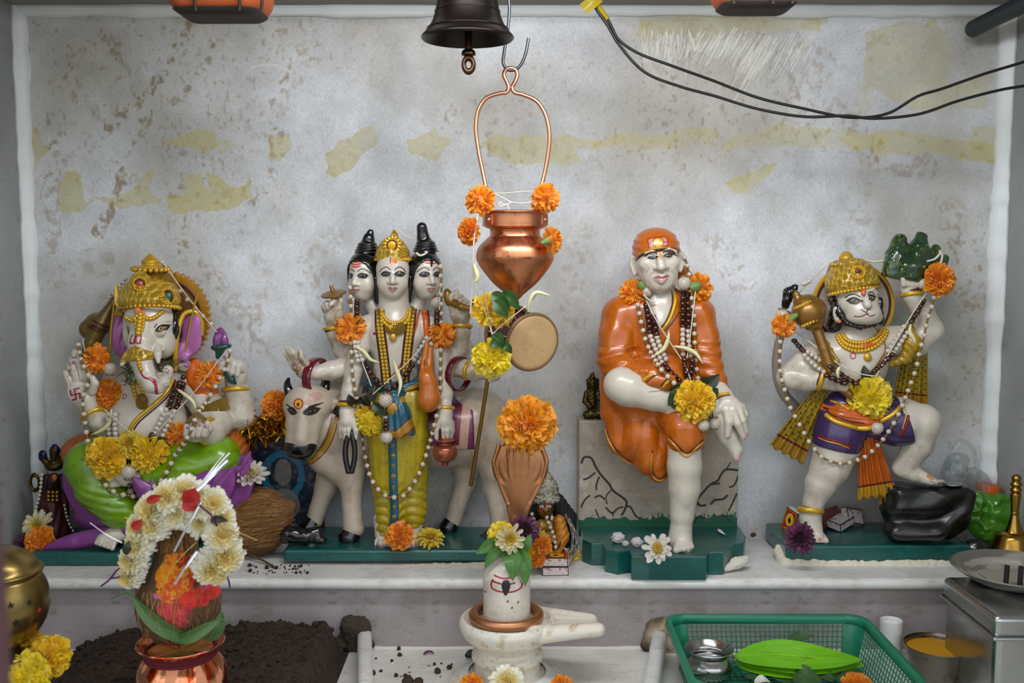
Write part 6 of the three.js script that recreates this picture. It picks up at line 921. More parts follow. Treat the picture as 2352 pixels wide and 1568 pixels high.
{
const Z=-1.93,H=(p,off,d)=>hang(p,D2,off,Z,7,d??10),g=thing('pearl_garland','long pearl and gold bead garland hanging down to the shins of the three-headed statue','garland',at(910,1142,Z+60*M));
pearls(g,H([[804,660],[806,700],[808,760],[807,811],[808,830],[809,851],[812,873],[815,893],[824,950],[832,1003],[835,1026],[845,1076],[852,1098],[863,1116],[878,1133],[898,1142],[919,1140],[932,1135],[945,1116],[958,1098],[966,1079],[974,1058],[981,1038],[993,995],[1003,953],[1008,931],[1011,887],[1012,824],[1013,760],[1014,700],[1013,640],[1012,612]],6),5.6*M,21*M,3);
const B=[[[980,776],[966,800],[951,826]],[[990,790],[977,812],[963,832]],[[822,786],[826,806],[832,826]],[[814,786],[817,806],[822,828]]];B.forEach((p)=>pearls(g,H(p,9),5.8*M,11*M,0));
garnets(g,H([[1004,716],[1003,745],[1001,770]],6),7*M,13*M,5);garnets(g,H([[836,832],[852,858],[872,880],[886,890]],9),7*M,13*M,6);garnets(g,H([[948,838],[930,862],[910,884],[894,892]],9),7*M,13*M,7);garnets(g,H([[820,690],[820,720],[824,745]],6),7*M,13*M,8);garnets(g,H([[886,965],[887,985]],9),6*M,12*M,9);pearls(g,H([[885,958],[885,968]],9),5*M,10*M,0);
for(const[x,y,r]of[[886,919,16],[888,1004,13]])pearlBall(g,onTop(x,y,D2,r*.8,Z,10),r*M);pearlBall(g,at(809,690,Z-14*M),12*M);pearlBall(g,at(1003,694,Z-16*M),14*M);
const t=thing('flower_thread','thin white thread crossing the waist of the three-headed statue with tied jasmine buds','thread',at(857,905,Z+60*M));
thread(t,H([[812,690],[812,748],[832,830],[857,905],[852,930]],12),.0012);thread(t,H([[992,772],[930,838],[857,905]],14),.0012);thread(t,H([[1012,612],[1010,690],[1007,745]],10),.0012);thread(t,H([[914,525],[920,533],[928,540],[940,545],[950,548]],6),.0016);
bud(t,H([[812,794],[834,806],[852,826],[872,832]],16),.0034);bud(t,H([[903,826],[911,850],[920,880],[914,910]],16),.0036);
const G='flowers tied to the three-headed statue';
FW('loose1',onTop(804,752,D2,14,Z,20),35,[-.1,.4,.9],'orange marigold at the left shoulder of the three-headed statue',{group:G});FW('loose2',onTop(1016,769,D2,14,Z,20),31,[.3,.2,1],'orange marigold at the right arm of the three-headed statue',{group:G});
FW('looseY',onTop(838,950,D2,12,Z,30),27,[-.7,.3,.7],'yellow flower at the left hip of the three-headed statue, upper half',{group:G,name:'yellow_flower'});FW('lemon1',onTop(850,975,D2,12,Z,30),30,[-.2,-.5,.9],'yellow marigold at the left hip of the three-headed statue, lower half',{group:G});
const F='flowers at the feet of the three-headed statue';FW('orange3',onTop(918,1230,D2,22,Z,60),31,[-.1,.3,1],'orange marigold lying at the feet of the three-headed statue',{group:F});FW('mumYellow',ground(988,1236,.186),34,[.1,.9,.5],'flat yellow flower on the green base right of the feet',{group:F,name:'yellow_flower'});
[[[852,930],[836,918],[812,926]],[[850,928],[842,905],[836,884]],[[856,926],[872,940],[888,956]],[[850,922],[858,898],[866,876]],[[822,926],[806,918],[800,905]]].forEach((p,i)=>single('leaf',['dry dark leaf left of the yellow flower at the hip','dry dark leaf pointing up by the hip flower','dark green leaf right of the hip flower','long curled dry leaf above the hip flower','dry leaf edge over the left wrist bracelet'][i],'leaf',leafBlade(p.map(([x,y])=>onTop(x,y,D2,16,Z,30)),11*M,V3(0,0,1),.5),i===2?darkLeaf:blackLeaf,'leaves at the hip of the three-headed statue'));
const red=std('#6a0a1e',.18,{clearcoat:.8,clearcoatRoughness:.08,transmission:.25});
const bang=(x,y,d,R,w,rx,ry,rz,lab)=>{const p=at(x,y,Z+d*M),g2=latheS([[R-w*.35,-w*1.3],[R+w*.35,-w*1.1],[R+w*.5,0],[R+w*.35,w*1.1],[R-w*.35,w*1.3],[R-w*.4,0],[R-w*.35,-w*1.3]].map(([a,b])=>[a*M,b*M]),30,50);g2.rotateX(PI/2).applyMatrix4(new THREE.Matrix4().makeRotationFromEuler(new THREE.Euler(rx,ry,rz))).translate(p.x,p.y,p.z);single('bangle',lab,'bangle',g2,red,'red glass bangles on the three-headed statue');};
bang(727,866,12,41,8,.1,1.15,0,'wide dark red bangle hanging on the left wrist over the bull head');bang(1054,858,4,38,6,.1,.9,-.1,'thin red bangle hanging on the right forearm by the staff hand');
}
{
const Z=-1.93,H=(p,off,d)=>hang(p,D3,off,Z,7,d??0),g=thing('pearl_garland','long pearl and gold bead garland round the neck of the seated orange-robed statue','garland',at(1548,885,Z+100*M));
pearls(g,H([[1465,700],[1471,732],[1476,753],[1481,775],[1488,794],[1497,814],[1508,832],[1519,849],[1533,864],[1548,879]],6),5.6*M,20*M,3);pearls(g,H([[1572,591],[1578,606],[1582,626],[1586,655],[1589,685],[1594,724],[1595,766],[1596,787],[1598,830],[1600,849],[1603,868]],6),5.4*M,20*M,3);
for(const p of[[[1494,772],[1504,798],[1520,832]],[[1509,774],[1516,796],[1529,824]],[[1568,757],[1568,785],[1569,813]],[[1580,760],[1582,788],[1586,818]]])pearls(g,H(p,8),6*M,11.4*M,0);
for(const[p,s]of[[[[1484,700],[1489,730],[1492,762]],11],[[[1500,726],[1505,748],[1508,766]],12],[[[1568,684],[1568,715],[1568,748]],13],[[[1580,696],[1581,722],[1581,750]],14],[[[1527,836],[1540,854],[1560,872]],15],[[[1572,826],[1574,848],[1580,870]],16],[[[1590,828],[1588,850],[1586,868]],17],[[[1630,945],[1632,955]],18]])garnets(g,H(p,8),7*M,13*M,s);
for(const[x,y,r]of[[1571,650,15],[1486,668,13],[1616,976,12.5],[1641,972,12.5]])pearlBall(g,onTop(x,y,D3,r*.9,Z,20),r*M);
for(const[x,y]of[[1568,674],[1577,676]])part('dark_drop',taper(H([[x,y-6],[x+1,y],[x+2,y+10]],8),(u)=>(3+3*u)*M,8,8),T.black,g);
const t=thing('flower_thread','thin white thread meeting in a V over the seated statue chest, with jasmine buds','thread',at(1575,840,Z+70*M));
thread(t,H([[1484,690],[1510,740],[1545,795],[1575,842],[1592,892]],14),.0013);thread(t,H([[1600,640],[1594,700],[1584,780],[1575,842]],14),.0013);thread(t,H([[1478,676],[1490,688],[1506,694]],12),.0018);thread(t,H([[1586,878],[1594,876],[1598,886],[1592,896]],18),.0016);
bud(t,H([[1500,818],[1524,802],[1534,780],[1537,758]],14),.0036);bud(t,H([[1548,795],[1575,800],[1598,812],[1614,834]],16),.0036);for(let i=0;i<3;i++)thread(t,H([[1546,794+i],[1580,800+i*2],[1606,806+i*5]],16),.0009,'bud_strand',T.stem);
const G='flowers tied to the seated orange-robed statue';
FW('loose2',onTop(1455,673,D3,14,Z,10),33,[-.4,.3,.9],'orange marigold on the left shoulder of the seated statue',{group:G});FW('loose1',onTop(1608,660,D3,14,Z,0),34,[.5,.2,.6],'orange marigold at the right shoulder of the seated statue, stem end inward',{group:G});
single('green_bud','green cut stem end of the marigold at the right shoulder of the seated statue','bud',taper([onTop(1584,662,D3,16,Z,20),onTop(1594,658,D3,20,Z,20),onTop(1606,656,D3,20,Z,10)],(u)=>(8+4*Math.sin(u*3))*M,10,10),T.stem,G);
single('green_bud','brown green cut stem end by the beard of the seated statue','bud',taper([onTop(1468,648,D3,10,Z,20),onTop(1474,656,D3,14,Z,20),onTop(1480,664,D3,10,Z,10)],(u)=>(6+4*Math.sin(u*3))*M,10,10),T.stem,G);
FW('yellow2',onTop(1596,920,D3,24,Z,100),43,[-.1,.2,1],'large yellow marigold on the crossed leg of the seated statue',{group:G});
[[[1580,890],[1550,892],[1524,896],[1490,900]],[[1575,900],[1552,910],[1534,932]],[[1570,895],[1550,918],[1548,940]],[[1600,885],[1628,880],[1654,858]],[[1610,890],[1636,900],[1650,892]],[[1612,900],[1630,920],[1634,904]]].forEach((p,i)=>single('leaf',['dark leaf with a long thin stalk left of the large yellow marigold','pale edged green leaf left of the large yellow marigold','dark leaf pointing down left of the large yellow marigold','dark leaf pointing up right over the cuff of the seated statue','dark leaf right of the large yellow marigold, at the wrist','small dark leaf tucked behind the large yellow marigold'][i],'leaf',leafBlade(p.map(([x,y])=>onTop(x,y,D3,12,Z,90)),(i?17:10)*M,V3(0,0,1),.3,i?undefined:(u)=>u<.5?Math.sin(u*PI*2)**.8:.06),i===1?leafMat([60,86,40],[104,124,72],'mid'):darkLeaf,'leaves behind the large yellow marigold'));
petalFlower(mumPetals(101,WHITE,'#e6c800',{rows:3,per:12,wid:.17,hr:.36,split:true,curl:-.1}),ground(1510,1262,.204),40,V3(-.1,.55,.9),'white daisy-like flower with yellow heart at the standing foot of the seated statue','daisy_flower');
FW('mumPurple',ground(1528,1240,.196),18,[.2,.7,.6],'small purple flower half hidden behind the white daisy-like flower',{name:'purple_flower'});
const sug=std('#d6cfd0',.35,{transmission:.3,thickness:.01,ior:1.45}),yp=.1865;for(const[x,y,r,l]of[[1419,1243,15,'largest white sugar lump, leftmost on the green plinth'],[1437,1252,8,'smallest white sugar lump, between the two larger ones'],[1463,1252,13,'white sugar lump next to the white daisy-like flower']]){const p=ground(x,y,yp),g3=new THREE.DodecahedronGeometry(r*M,1),q=g3.attributes.position;for(let i=0;i<q.count;i++){const f=.8+.45*vn(q.getX(i)*260+x,q.getY(i)*260,q.getZ(i)*260);q.setXYZ(i,q.getX(i)*f,q.getY(i)*f*.8,q.getZ(i)*f);}g3.computeVertexNormals();g3.translate(p.x,p.y+r*M*.55,p.z);single('sugar_lump',l,'sugar lump',g3,sug,'sugar lumps on the green plinth');}
single('petal','single white petal lying on the right of the green plinth','petal',leafBlade([[1650,1214],[1656,1222],[1666,1228]].map(([x,y])=>ground(x,y,.1868)),5*M,V3(0,1,0)),std(WHITE,.6));
}
{
const Z=-1.94,H=(p,off,d)=>hang(p,D4,off,Z,7,d??10),g=thing('pearl_garland','long pearl and gold bead garland looped below the thighs of the monkey-faced statue','garland',at(1929,1066,Z+70*M));
pearls(g,H([[1793,762],[1792,789],[1791,832],[1793,860],[1802,894],[1815,935],[1836,974],[1857,1012],[1870,1030],[1886,1048],[1905,1058],[1929,1064],[1949,1063],[1970,1056],[1990,1047],[2007,1032],[2021,1017],[2035,1000],[2047,981],[2058,963],[2076,922],[2092,880],[2106,839],[2113,801],[2121,779],[2130,736],[2143,695],[2150,660]],6,52),5.4*M,21.5*M,3);
for(const p of[[[1856,808],[1878,824],[1902,838]],[[1848,816],[1868,836],[1892,854]],[[2076,750],[2058,778],[2040,806]],[[2084,764],[2068,788],[2052,810]],[[1846,652],[1858,646]]])pearls(g,H(p,8),5.6*M,11*M,0);
for(const[p,s]of[[[[1824,782],[1836,796],[1846,806]],21],[[[1906,842],[1930,858],[1950,872],[1966,880]],22],[[[1898,862],[1920,872],[1940,880]],25],[[[2122,690],[2108,714],[2094,738]],23],[[[2050,814],[2030,832],[2008,852]],24]])garnets(g,H(p,9),7*M,13*M,s);
for(const[x,y,r]of[[1796,724,14],[2119,650,13],[2015,982,13.5]])pearlBall(g,onTop(x,y,D4,r*.8,Z,40),r*M);
const t=thing('flower_thread','white thread from the mace flower to the mountain, dipping before the monkey-faced statue','thread',at(2010,862,Z+80*M));
thread(t,H([[1828,762],[1880,800],[1930,838],[1975,858],[2012,864]],14),.0014);thread(t,H([[2012,864],[2060,780],[2100,714],[2140,655]],14),.0014);thread(t,H([[1836,672],[1870,635],[1905,606],[1920,600]],8,-20),.0014);thread(t,H([[1982,597],[2010,601],[2034,597]],6,0),.0026);thread(t,H([[2119,636],[2116,606],[2130,600],[2148,594],[2160,578],[2156,574],[2164,586],[2158,612]],10,40),.0022);
bud(t,H([[2092,745],[2090,762],[2100,780],[2104,794]],14),.0034);for(let i=0;i<4;i++)thread(t,H([[2070+i*5,726-(i%2)*4],[2086,748]],14),.0008,'bud_strand',T.stem);bud(t,H([[1930,842],[1924,852],[1926,868]],14),.003);
const G='flowers tied to the monkey-faced statue';
FW('orange1',onTop(2157,642,D4,10,Z,50),36,[.3,.1,1],'orange marigold in front of the green mountain',{group:G});FW('loose1',onTop(1800,748,D4,10,Z,60),27,[-.3,-.2,1],'orange marigold left of the gold mace head',{group:G});FW('lemon1',onTop(1998,912,D4,20,Z,80),47,[0,.1,1],'large bright yellow marigold at the waist of the monkey-faced statue',{group:G});
FW('mumPurple',ground(1838,1236,.206),38,[-.2,.35,1],'purple chrysanthemum at the left foot of the monkey-faced statue',{name:'purple_flower'});
[[[2010,870],[1990,862],[1984,838]],[[2020,890],[2040,896],[2050,920]],[[1990,878],[1972,886],[1962,902]]].forEach((p,i)=>single('leaf',['dark pointed leaf above the bright yellow marigold','dark rounded leaf right of the bright yellow marigold','dark leaf left of the bright yellow marigold'][i],'leaf',leafBlade(p.map(([x,y])=>onTop(x,y,D4,10,Z,60)),14*M),darkLeaf,'leaves at the waist of the monkey-faced statue'));
single('green_bud','green cut stem end right of the orange marigold by the mace','bud',taper([onTop(1812,738,D4,14,Z,70),onTop(1822,728,D4,12,Z,70),onTop(1832,722,D4,10,Z,70)],(u)=>(4+3*Math.sin(u*3))*M,10,10),T.stem,G);
const p=at(2188,1110,Z+46*M);single('coin','steel coin lying on the black rock by the toes','coin',new THREE.CylinderGeometry(22*M,22*M,2.4*M,36).translate(p.x,p.y,p.z),T.steel);
}
// ---------- stone emblem with copper serpent in the basin, and what stands by it ----------
{
const Z=-1.68,m=ppm(Z),A=(x,y,d=0)=>at(x,y,Z+d*m),K=()=>new Sdf(Z,2.2,10,m);
const st=std('#ffffff',.34,{clearcoat:.3,map:grainTex(256,256,(i,j)=>{const a=fbm(i/50,j/40,4),b=sst(.56,.8,fbm(i/26,j/18,9))*.5,c=sst(.74,.8,fbm(i/6,j/6,2))*.5;return[222-50*b-70*c,212-72*b-80*c+8*a,196-104*b-90*c+10*a];})});
st.map.repeat.set(6,6);
const c=A(1165,1440),t=thing('stone_emblem','white marble rounded pillar in a spouted stone basin with red painted bands','shrine stone',V3(c.x,0,Z));
const P=new Paint(Z,1095,1255,1235,1440,'#dcd4c8',3,81,.03);P.dz=45;const R='#a8142c';
P.line([[1136,1324],[1160,1328],[1186,1322]],3,R).line([[1130,1336],[1160,1341],[1182,1338]],3.4,R).line([[1132,1334],[1128,1344],[1132,1354],[1150,1358],[1178,1358],[1196,1352],[1200,1342]],3.2,R).line([[1200,1346],[1196,1336]],2,R,.6);
P.fill([[1156,1332],[1168,1332],[1172,1346],[1166,1362],[1159,1366],[1152,1346]],'#171212');for(const[x,y]of[[1166,1380],[1190,1384],[1114,1368],[1176,1395]])P.ell(x,y,2.4,3,'#6a4a30',.4,.7);
{const q=K();q.c([[1164,1330,0,55],[1164,1420,0,56]],4).e(1164,1326,0,55,54,55,8);part('pillar',q.geo(P),skin(P,{roughness:.3}),t);}
{const y0=A(1165,1450).y;const prof=[[.001,-y0],[128,-y0+.001],[126,-y0+.010],[96,-y0+.016],[80,-y0+.022],[78,-.052],[84,-.044],[82,-.034],[72,-.028],[78,-.020],[100,-.006],[113,.012],[112,.022],[104,.027],[96,.022],[84,.020],[.001,.020]].map(([r,y])=>[r*m,y]);const g=latheS(prof,120,64).translate(c.x,y0,Z);
const q=K();const u=A(1165,1450).y;for(const[x0,x1,z0,z1,h,r]of[[60,214,64,30,.012,15],[60,200,-70,-34,.012,14],[60,208,4,2,.006,15],[60,208,34,15,.007,15],[60,202,-36,-17,.007,15]]){const e=(x,z)=>{const w=V3(c.x+x*m,u+h,Z+z*m),[X,Y]=toPx(w.x,w.y,w.z);return[X,Y,z,r];};const a=e(x0,z0),b=e(x1,z1);a[3]=r*1.5;q.c([a,b],14);}part('basin',merge([metricUV(g,2),q.geo()]),st,t);
part('white_paint',latheS([[118,-y0],[122,-y0+.005],[108,-y0+.014],[92,-y0+.019]].map(([r,y])=>[r*m,y]),20,48).translate(c.x,y0+.002,Z),std('#dfe0de',.8),t);}
const s=thing('copper_serpent','copper serpent ring round the marble pillar with a tall spread hood behind it','serpent ornament',A(1165,1440)),cu=std('#ffcda8',.44,{metalness:1,map:grainTex(128,128,(i,j)=>{const a=fbm(i/20,j/12,3);return[236-80*a,222-90*a,206-100*a];})});
const rp=A(1163,1411),ring=new THREE.TorusGeometry(77*m,11.5*m,18,90).rotateX(PI/2).translate(rp.x,rp.y,rp.z);part('coil',ring,cu,s);
{const o=[];for(let i=0;i<40;i++){const a=i/40*6.28;o.push(new THREE.BoxGeometry(7*m,1*m,2*m).rotateZ(.5).rotateY(-a+.6).translate(rp.x+Math.cos(a)*77*m,rp.y+11.5*m,rp.z+Math.sin(a)*77*m));}part('engraved_scale',o,std('#b99a78',.4,{metalness:.8}),s).userData.kind='stuff';}
const hood=new Sdf(Z,2,8,m);hood.e(1195,1070,-70,68,66,16,14).e(1194,1118,-70,46,44,15,14).e(1191,1162,-71,27,40,14,14).c([[1186,1196,-74,14],[1184,1250,-76,13],[1184,1330,-76,13],[1190,1400,-76,12]],16);for(const x of[1166,1182,1198,1214])hood.c([[x,1030,-56,2.6],[x-(x-1193)*.2,1090,-55,3],[1193+(x-1193)*.4,1140,-57,2.4]],3);
for(const sx of[-1,1])hood.c([[1195+sx*50,1022,-64,5],[1195+sx*62,1060,-62,5],[1195+sx*48,1110,-62,4.5],[1192+sx*26,1158,-62,4],[1187+sx*14,1196,-64,4]],4);
hood.fold(2,(X,Y)=>.8*Math.sin(Math.hypot(X-1195,Y-1080)*.38)*sst(25,40,Math.abs(X-1195))*(Y>1040&&Y<1130?1:0));part('hood',hood.geo(),cu,s);
petalFlower(marigoldPetals(201,'#ffbe38',210,true,115,.86),A(1210,976,-62),61,V3(0,.15,1),'big orange yellow marigold resting on the copper serpent hood','marigold');
const lf=leafMat([66,112,44],[132,164,96],'bilva'),up=V3(0,0,1);
[[[[1172,1258,20],[1177,1290,62],[1178,1334,66]],20,'green leaf hanging straight down the front of the marble pillar'],[[[1186,1256,20],[1204,1296,52],[1207,1346,56]],19,'largest green leaf hanging at the right front of the marble pillar'],[[[1166,1260,20],[1134,1272,40],[1112,1306,40]],13,'narrow green leaf curving down the left of the marble pillar'],[[[1164,1262,10],[1132,1250,30],[1092,1272,36]],19,'green leaf reaching out left from the marble pillar top'],[[[1176,1266,0],[1206,1252,14],[1219,1226,8]],15,'green leaf raised right behind the flowers on the marble pillar']].forEach(([p,w,l])=>single('leaf',l,'leaf',leafBlade(p.map((q)=>A(...q)),w*m,up,.2),lf,'leaves on the marble pillar'));
FW('lemon1',A(1152,1232,16),33,[-.4,.2,.8],'yellow marigold at the left on top of the marble pillar',{group:'flowers on the marble pillar'});
petalFlower(mumPetals(111,'#ece4c0','#e8ca00',{rows:4,per:12,wid:.15,hr:.34,split:true,curl:.1,open:.8}),A(1170,1236,36),39,V3(.2,.1,1),'cream and yellow flower with long petals on top of the marble pillar','chrysanthemum','flowers on the marble pillar');
FW('mumPurple',A(1204,1218,-10),38,[.4,.3,.8],'dark purple flower behind the cream flower on the marble pillar',{name:'purple_flower'});
{const G='flowers on the basin floor at the bottom edge';FW('orange1',A(1082,1574,90),26,[-.2,.5,.7],'orange marigold cut by the bottom edge left of the pillar base',{group:G});FW('cream1',A(1164,1568,130),46,[0,.5,.8],'cream chrysanthemum cut by the bottom edge before the pillar base',{group:G,name:'chrysanthemum'});FW('orange2',A(1290,1578,90),26,[.2,.5,.7],'orange marigold cut by the bottom edge right of the pillar base',{group:G});}
single('flower_bud','small green flower head with purple petals behind the pillar base','flower',taper([ground(1070,1506,.008),ground(1082,1500,.010),ground(1092,1494,.012)],(u)=>.0075*Math.sin(.4+u*2.4),12,10),std('#2c3c2c',.7));
single('petal','purple petal lying on the basin floor left of the pillar','petal',leafBlade([ground(972,1502,.003),ground(986,1496,.004),ground(998,1501,.003)],.004,V3(0,1,0)),std('#541048',.6));
const rr=rng(33),bits=[],rice=[];for(let i=0;i<90;i++){const x=850+rr()*640,y=1492+rr()*76,p=ground(x,y,.0015);(rr()<.45&&x<1080?bits:rice).push(new THREE.SphereGeometry(1,6,5).scale(...(bits.length&&x<1080&&rr()<.5?[.0022,.002,.0022]:[.0028,.0008,.0009])).rotateY(rr()*6).translate(p.x,p.y,p.z));}
const clod=(x,y,r)=>{const g=new THREE.IcosahedronGeometry(r,1),q=g.attributes.position;for(let i=0;i<q.count;i++){const f=.7+.6*vn(q.getX(i)*500+x,q.getY(i)*500,q.getZ(i)*500);q.setXYZ(i,q.getX(i)*f,q.getY(i)*f,q.getZ(i)*f);}const p=ground(x,y,r*.6);return g.translate(p.x,p.y,p.z);};
for(const[x,y,r]of[[1005,1541,.006],[1032,1532,.0045],[1064,1553,.0045],[918,1503,.004],[916,1489,.004],[857,1545,.005],[900,1517,.003],[931,1551,.004],[910,1550,.004],[998,1524,.003],[936,1564,.010],[962,1566,.008],[826,1500,.003],[832,1534,.003],[846,1570,.004],[875,1540,.003],[1014,1523,.002]])bits.push(clod(x,y,r));
single('soil_crumbs','crumbs of brown soil scattered on the basin floor','soil',bits,std('#3a2a1c',.95),null,'stuff');single('rice_grains','white rice grains scattered on the basin floor','rice',rice,std('#e4ddcc',.6),null,'stuff');
}
{
const Z=-1.885,A=(x,y,d=0)=>at(x,y,Z+d*M),br=T.brass,t=thing('brass_idol','small brass idol with rhinestone crown, black hair and pearl strings behind the matchboxes','idol',V3(A(1255,1280).x,SHELF,Z));
const q=new Sdf(Z,1.5,8);q.e(1252,1166,10,19,24,20).e(1253,1172,26,5,7,6,5).c([[1252,1190,4,10],[1254,1230,0,30],[1258,1266,10,36]],12).c([[1232,1206,6,11],[1222,1236,22,11],[1240,1252,40,9]],8).c([[1276,1206,6,11],[1290,1236,22,11],[1276,1254,40,9]],8).c([[1226,1282,24,16],[1290,1282,24,16]],12);part('body',q.geo(),std('#7c5f30',.35,{metalness:.85}),t);
for(const x of[-8,9]){const e=part('eye',new THREE.SphereGeometry(1,10,8).scale(5*M,3.2*M,2.4*M).translate(...A(1252+x,1163,30).toArray()),std('#d8d4cc',.3),t);part('pupil',new THREE.SphereGeometry(2*M,8,6).translate(...A(1252+x,1163,32).toArray()),T.black,e);}
part('red_mark',[taper([A(1252,1150,30),A(1253,1160,32)],()=>3*M,6,6),taper([A(1240,1170,26),A(1244,1176,28)],()=>4*M,4,6)],std('#9c1430',.7),t);
const cr=new Sdf(Z,1.6,8);cr.e(1255,1128,0,28,34,24).e(1254,1146,4,30,12,26).c([[1257,1100,0,14],[1258,1088,0,6]],8);const cm=part('crown',cr.geo(),std('#8a8064',.4,{metalness:.6}),t);{const o=[],r=rng(2);for(let i=0;i<170;i++){const v=cr.hit(1224+r()*62,1088+r()*68,0);if(v)o.push(new THREE.OctahedronGeometry(3.4*M,0).translate(v.x,v.y,v.z));}part('rhinestone',o,std('#d9dcd8',.12,{metalness:.7}),cm).userData.kind='stuff';}
{const h=new Sdf(Z,2,10);h.c([[1228,1160,-14,18],[1222,1210,-20,18]],8).c([[1278,1152,-14,20],[1300,1190,-22,24],[1304,1240,-22,18]],10).fold(2,(X,Y)=>Math.sin(X*.8));part('hair',h.geo(),std('#0c0b0c',.75),t);}
{const cl=new Sdf(Z,1.8,8);cl.c([[1284,1196,12,14],[1290,1230,20,17],[1276,1262,30,14]],8).fold(1.5,(X,Y)=>Math.sin((X+Y)*.4));part('orange_cloth',cl.geo(),std('#b8741c',.5,{metalness:.3}),t);const c2=new Sdf(Z,1.8,8);c2.e(1248,1206,22,22,14,14).fold(1.5,(X,Y)=>Math.sin(X*.5));part('gold_cloth',c2.geo(),std('#a8843c',.4,{metalness:.5}),t);}
pearls(t,[[1222,1180,34],[1230,1206,44],[1236,1240,50],[1234,1290,50]].map((p)=>A(...p)),4*M,12*M,1);pearls(t,[[1256,1188,40],[1262,1206,44],[1272,1230,48],[1276,1256,50]].map((p)=>A(...p)),4.4*M,12*M,1);
part('silver_cord',[[1306,1180],[1314,1190]].map(([x,y],i)=>tube([A(x-8,y),A(x+8,y+40,4),A(x+6,y+80,8),A(x-14,y+108,16)],.0034,30,8)),std('#8f8f8a',.3,{metalness:.8,bumpMap:bumpTex(64,64,(i,j)=>.5+.5*Math.sin(i*.4)*Math.sin(j*.4)),bumpScale:.002}),t).userData.kind='stuff';
const G='flowers at the brass idol';FW('mumYellow',A(1238,1238,62),24,[-.2,.3,1],'pale yellow flower at the chest of the brass idol',{group:G,name:'yellow_flower'});FW('orange2',A(1244,1252,74),22,[.2,.1,1],'orange marigold before the brass idol, above the matchboxes',{group:G});FW('yellow1',A(1216,1264,70),24,[-.2,.1,1],'yellow marigold between the pillar leaves and the matchboxes',{group:G});FW('orange3',A(1232,1282,74),20,[-.1,.1,1],'low orange marigold left of the matchboxes',{group:G});FW('looseY',ground(1318,1272,.152),16,[.4,.4,.6],'yellow flower behind the matchboxes at the stone block',{group:G,name:'yellow_flower'});
const label=(()=>{const cv=document.createElement('canvas');cv.width=256;cv.height=160;const g=cv.getContext('2d');g.fillStyle='#9c1a14';g.fillRect(0,0,256,160);g.strokeStyle='#d8a81c';g.lineWidth=5;g.strokeRect(10,10,236,140);g.fillStyle='#e0b81c';g.beginPath();g.ellipse(146,80,76,54,0,0,7);g.fill();g.fillStyle='#15100c';g.beginPath();g.ellipse(140,80,20,30,1.2,0,7);g.fill();g.fillRect(110,74,80,10);g.fillStyle='#f0d040';for(let i=0;i<6;i++)g.fillRect(28,34+i*15,14+(i%3)*6,6);const t2=new THREE.CanvasTexture(cv);t2.colorSpace=THREE.SRGBColorSpace;return t2;})();
const sideM=std('#ffffff',.7,{map:grainTex(128,64,(i,j)=>{const e=i<4||i>123||j<5||j>58,s=sst(.62,.7,fbm(i/14,j/10,7));return e?[58,44,44]:[206-40*s,196-90*s,194-86*s];})});
const mbox=(p,ry,lab,rot,plain)=>{const t3=thing('matchbox',lab,'matchbox',p,'matchboxes on the marble shelf');const b=shadows(new THREE.Mesh(new RoundedBoxGeometry(.049,.0165,.032,2,.0006),plain===1?std('#5c2a28',.7):sideM));b.name='sleeve';b.position.y=.00825;t3.add(b);if(!plain){const l=shadows(new THREE.Mesh(new THREE.PlaneGeometry(.047,.030).rotateX(-PI/2),std('#ffffff',.5,{map:label})));l.name='printed_label';l.position.y=.0168;t3.add(l);}const y=shadows(new THREE.Mesh(new RoundedBoxGeometry(.0492,.0125,.029,2,.0006),std('#c9c2b4',.8)));y.name='tray';y.position.set(.0012,.008,0);t3.add(y);if(rot)t3.rotation.set(...rot);else t3.rotation.y=ry;return t3;};
const b0=ground(1275,1322,SHELF);b0.z-=.016;mbox(b0,.04,'lower matchbox of the stack of two on the shelf edge');mbox(b0.clone().add(V3(0,.0172,0)),-.02,'upper matchbox of the stack of two, red and yellow label up');
const g4=ground(1900,1212,.182);mbox(at(1826,1196,-2.0),0,'white and orange matchbox on end behind the anklet foot',[.3,.5,1.35]);mbox(at(1900,1190,-2.02),0,'dark red matchbox leaning behind the anklet foot',[1.1,.4,-.3],1);mbox(at(1950,1188,-2.025),0,'half open matchbox leaning at the wall behind the monkey-faced statue',[1.1,0,-.62],2);mbox(at(1930,1206,-2.0),0,'pale matchbox lying flat behind the monkey-faced statue',[.2,.7,.05],2);
const Z2=-2.02,bz=thing('bronze_idol','tiny dark bronze idol sitting on the stone block behind the orange robe','idol',at(1362,966,Z2)),q2=new Sdf(Z2,1.5,5);q2.e(1361,882,0,13,15,12).c([[1360,866,0,8],[1361,860,0,5]],4).c([[1361,898,0,12],[1361,930,0,16]],6).c([[1348,902,4,7],[1344,922,10,7],[1356,934,16,6]],4).c([[1374,902,4,7],[1380,918,8,7],[1376,938,12,6]],4).c([[1348,952,12,10],[1378,950,12,10]],6).e(1362,964,2,24,8,18).e(1361,886,12,3,5,3).c([[1350,872,2,4],[1352,892,0,4]],4).c([[1372,872,2,4],[1372,892,0,4]],4).fold(1.5,(X,Y)=>.8*Math.sin(Y*.7)*Math.sin(X*.4));part('body',q2.geo(),std('#4a3f22',.35,{metalness:.9}),bz);
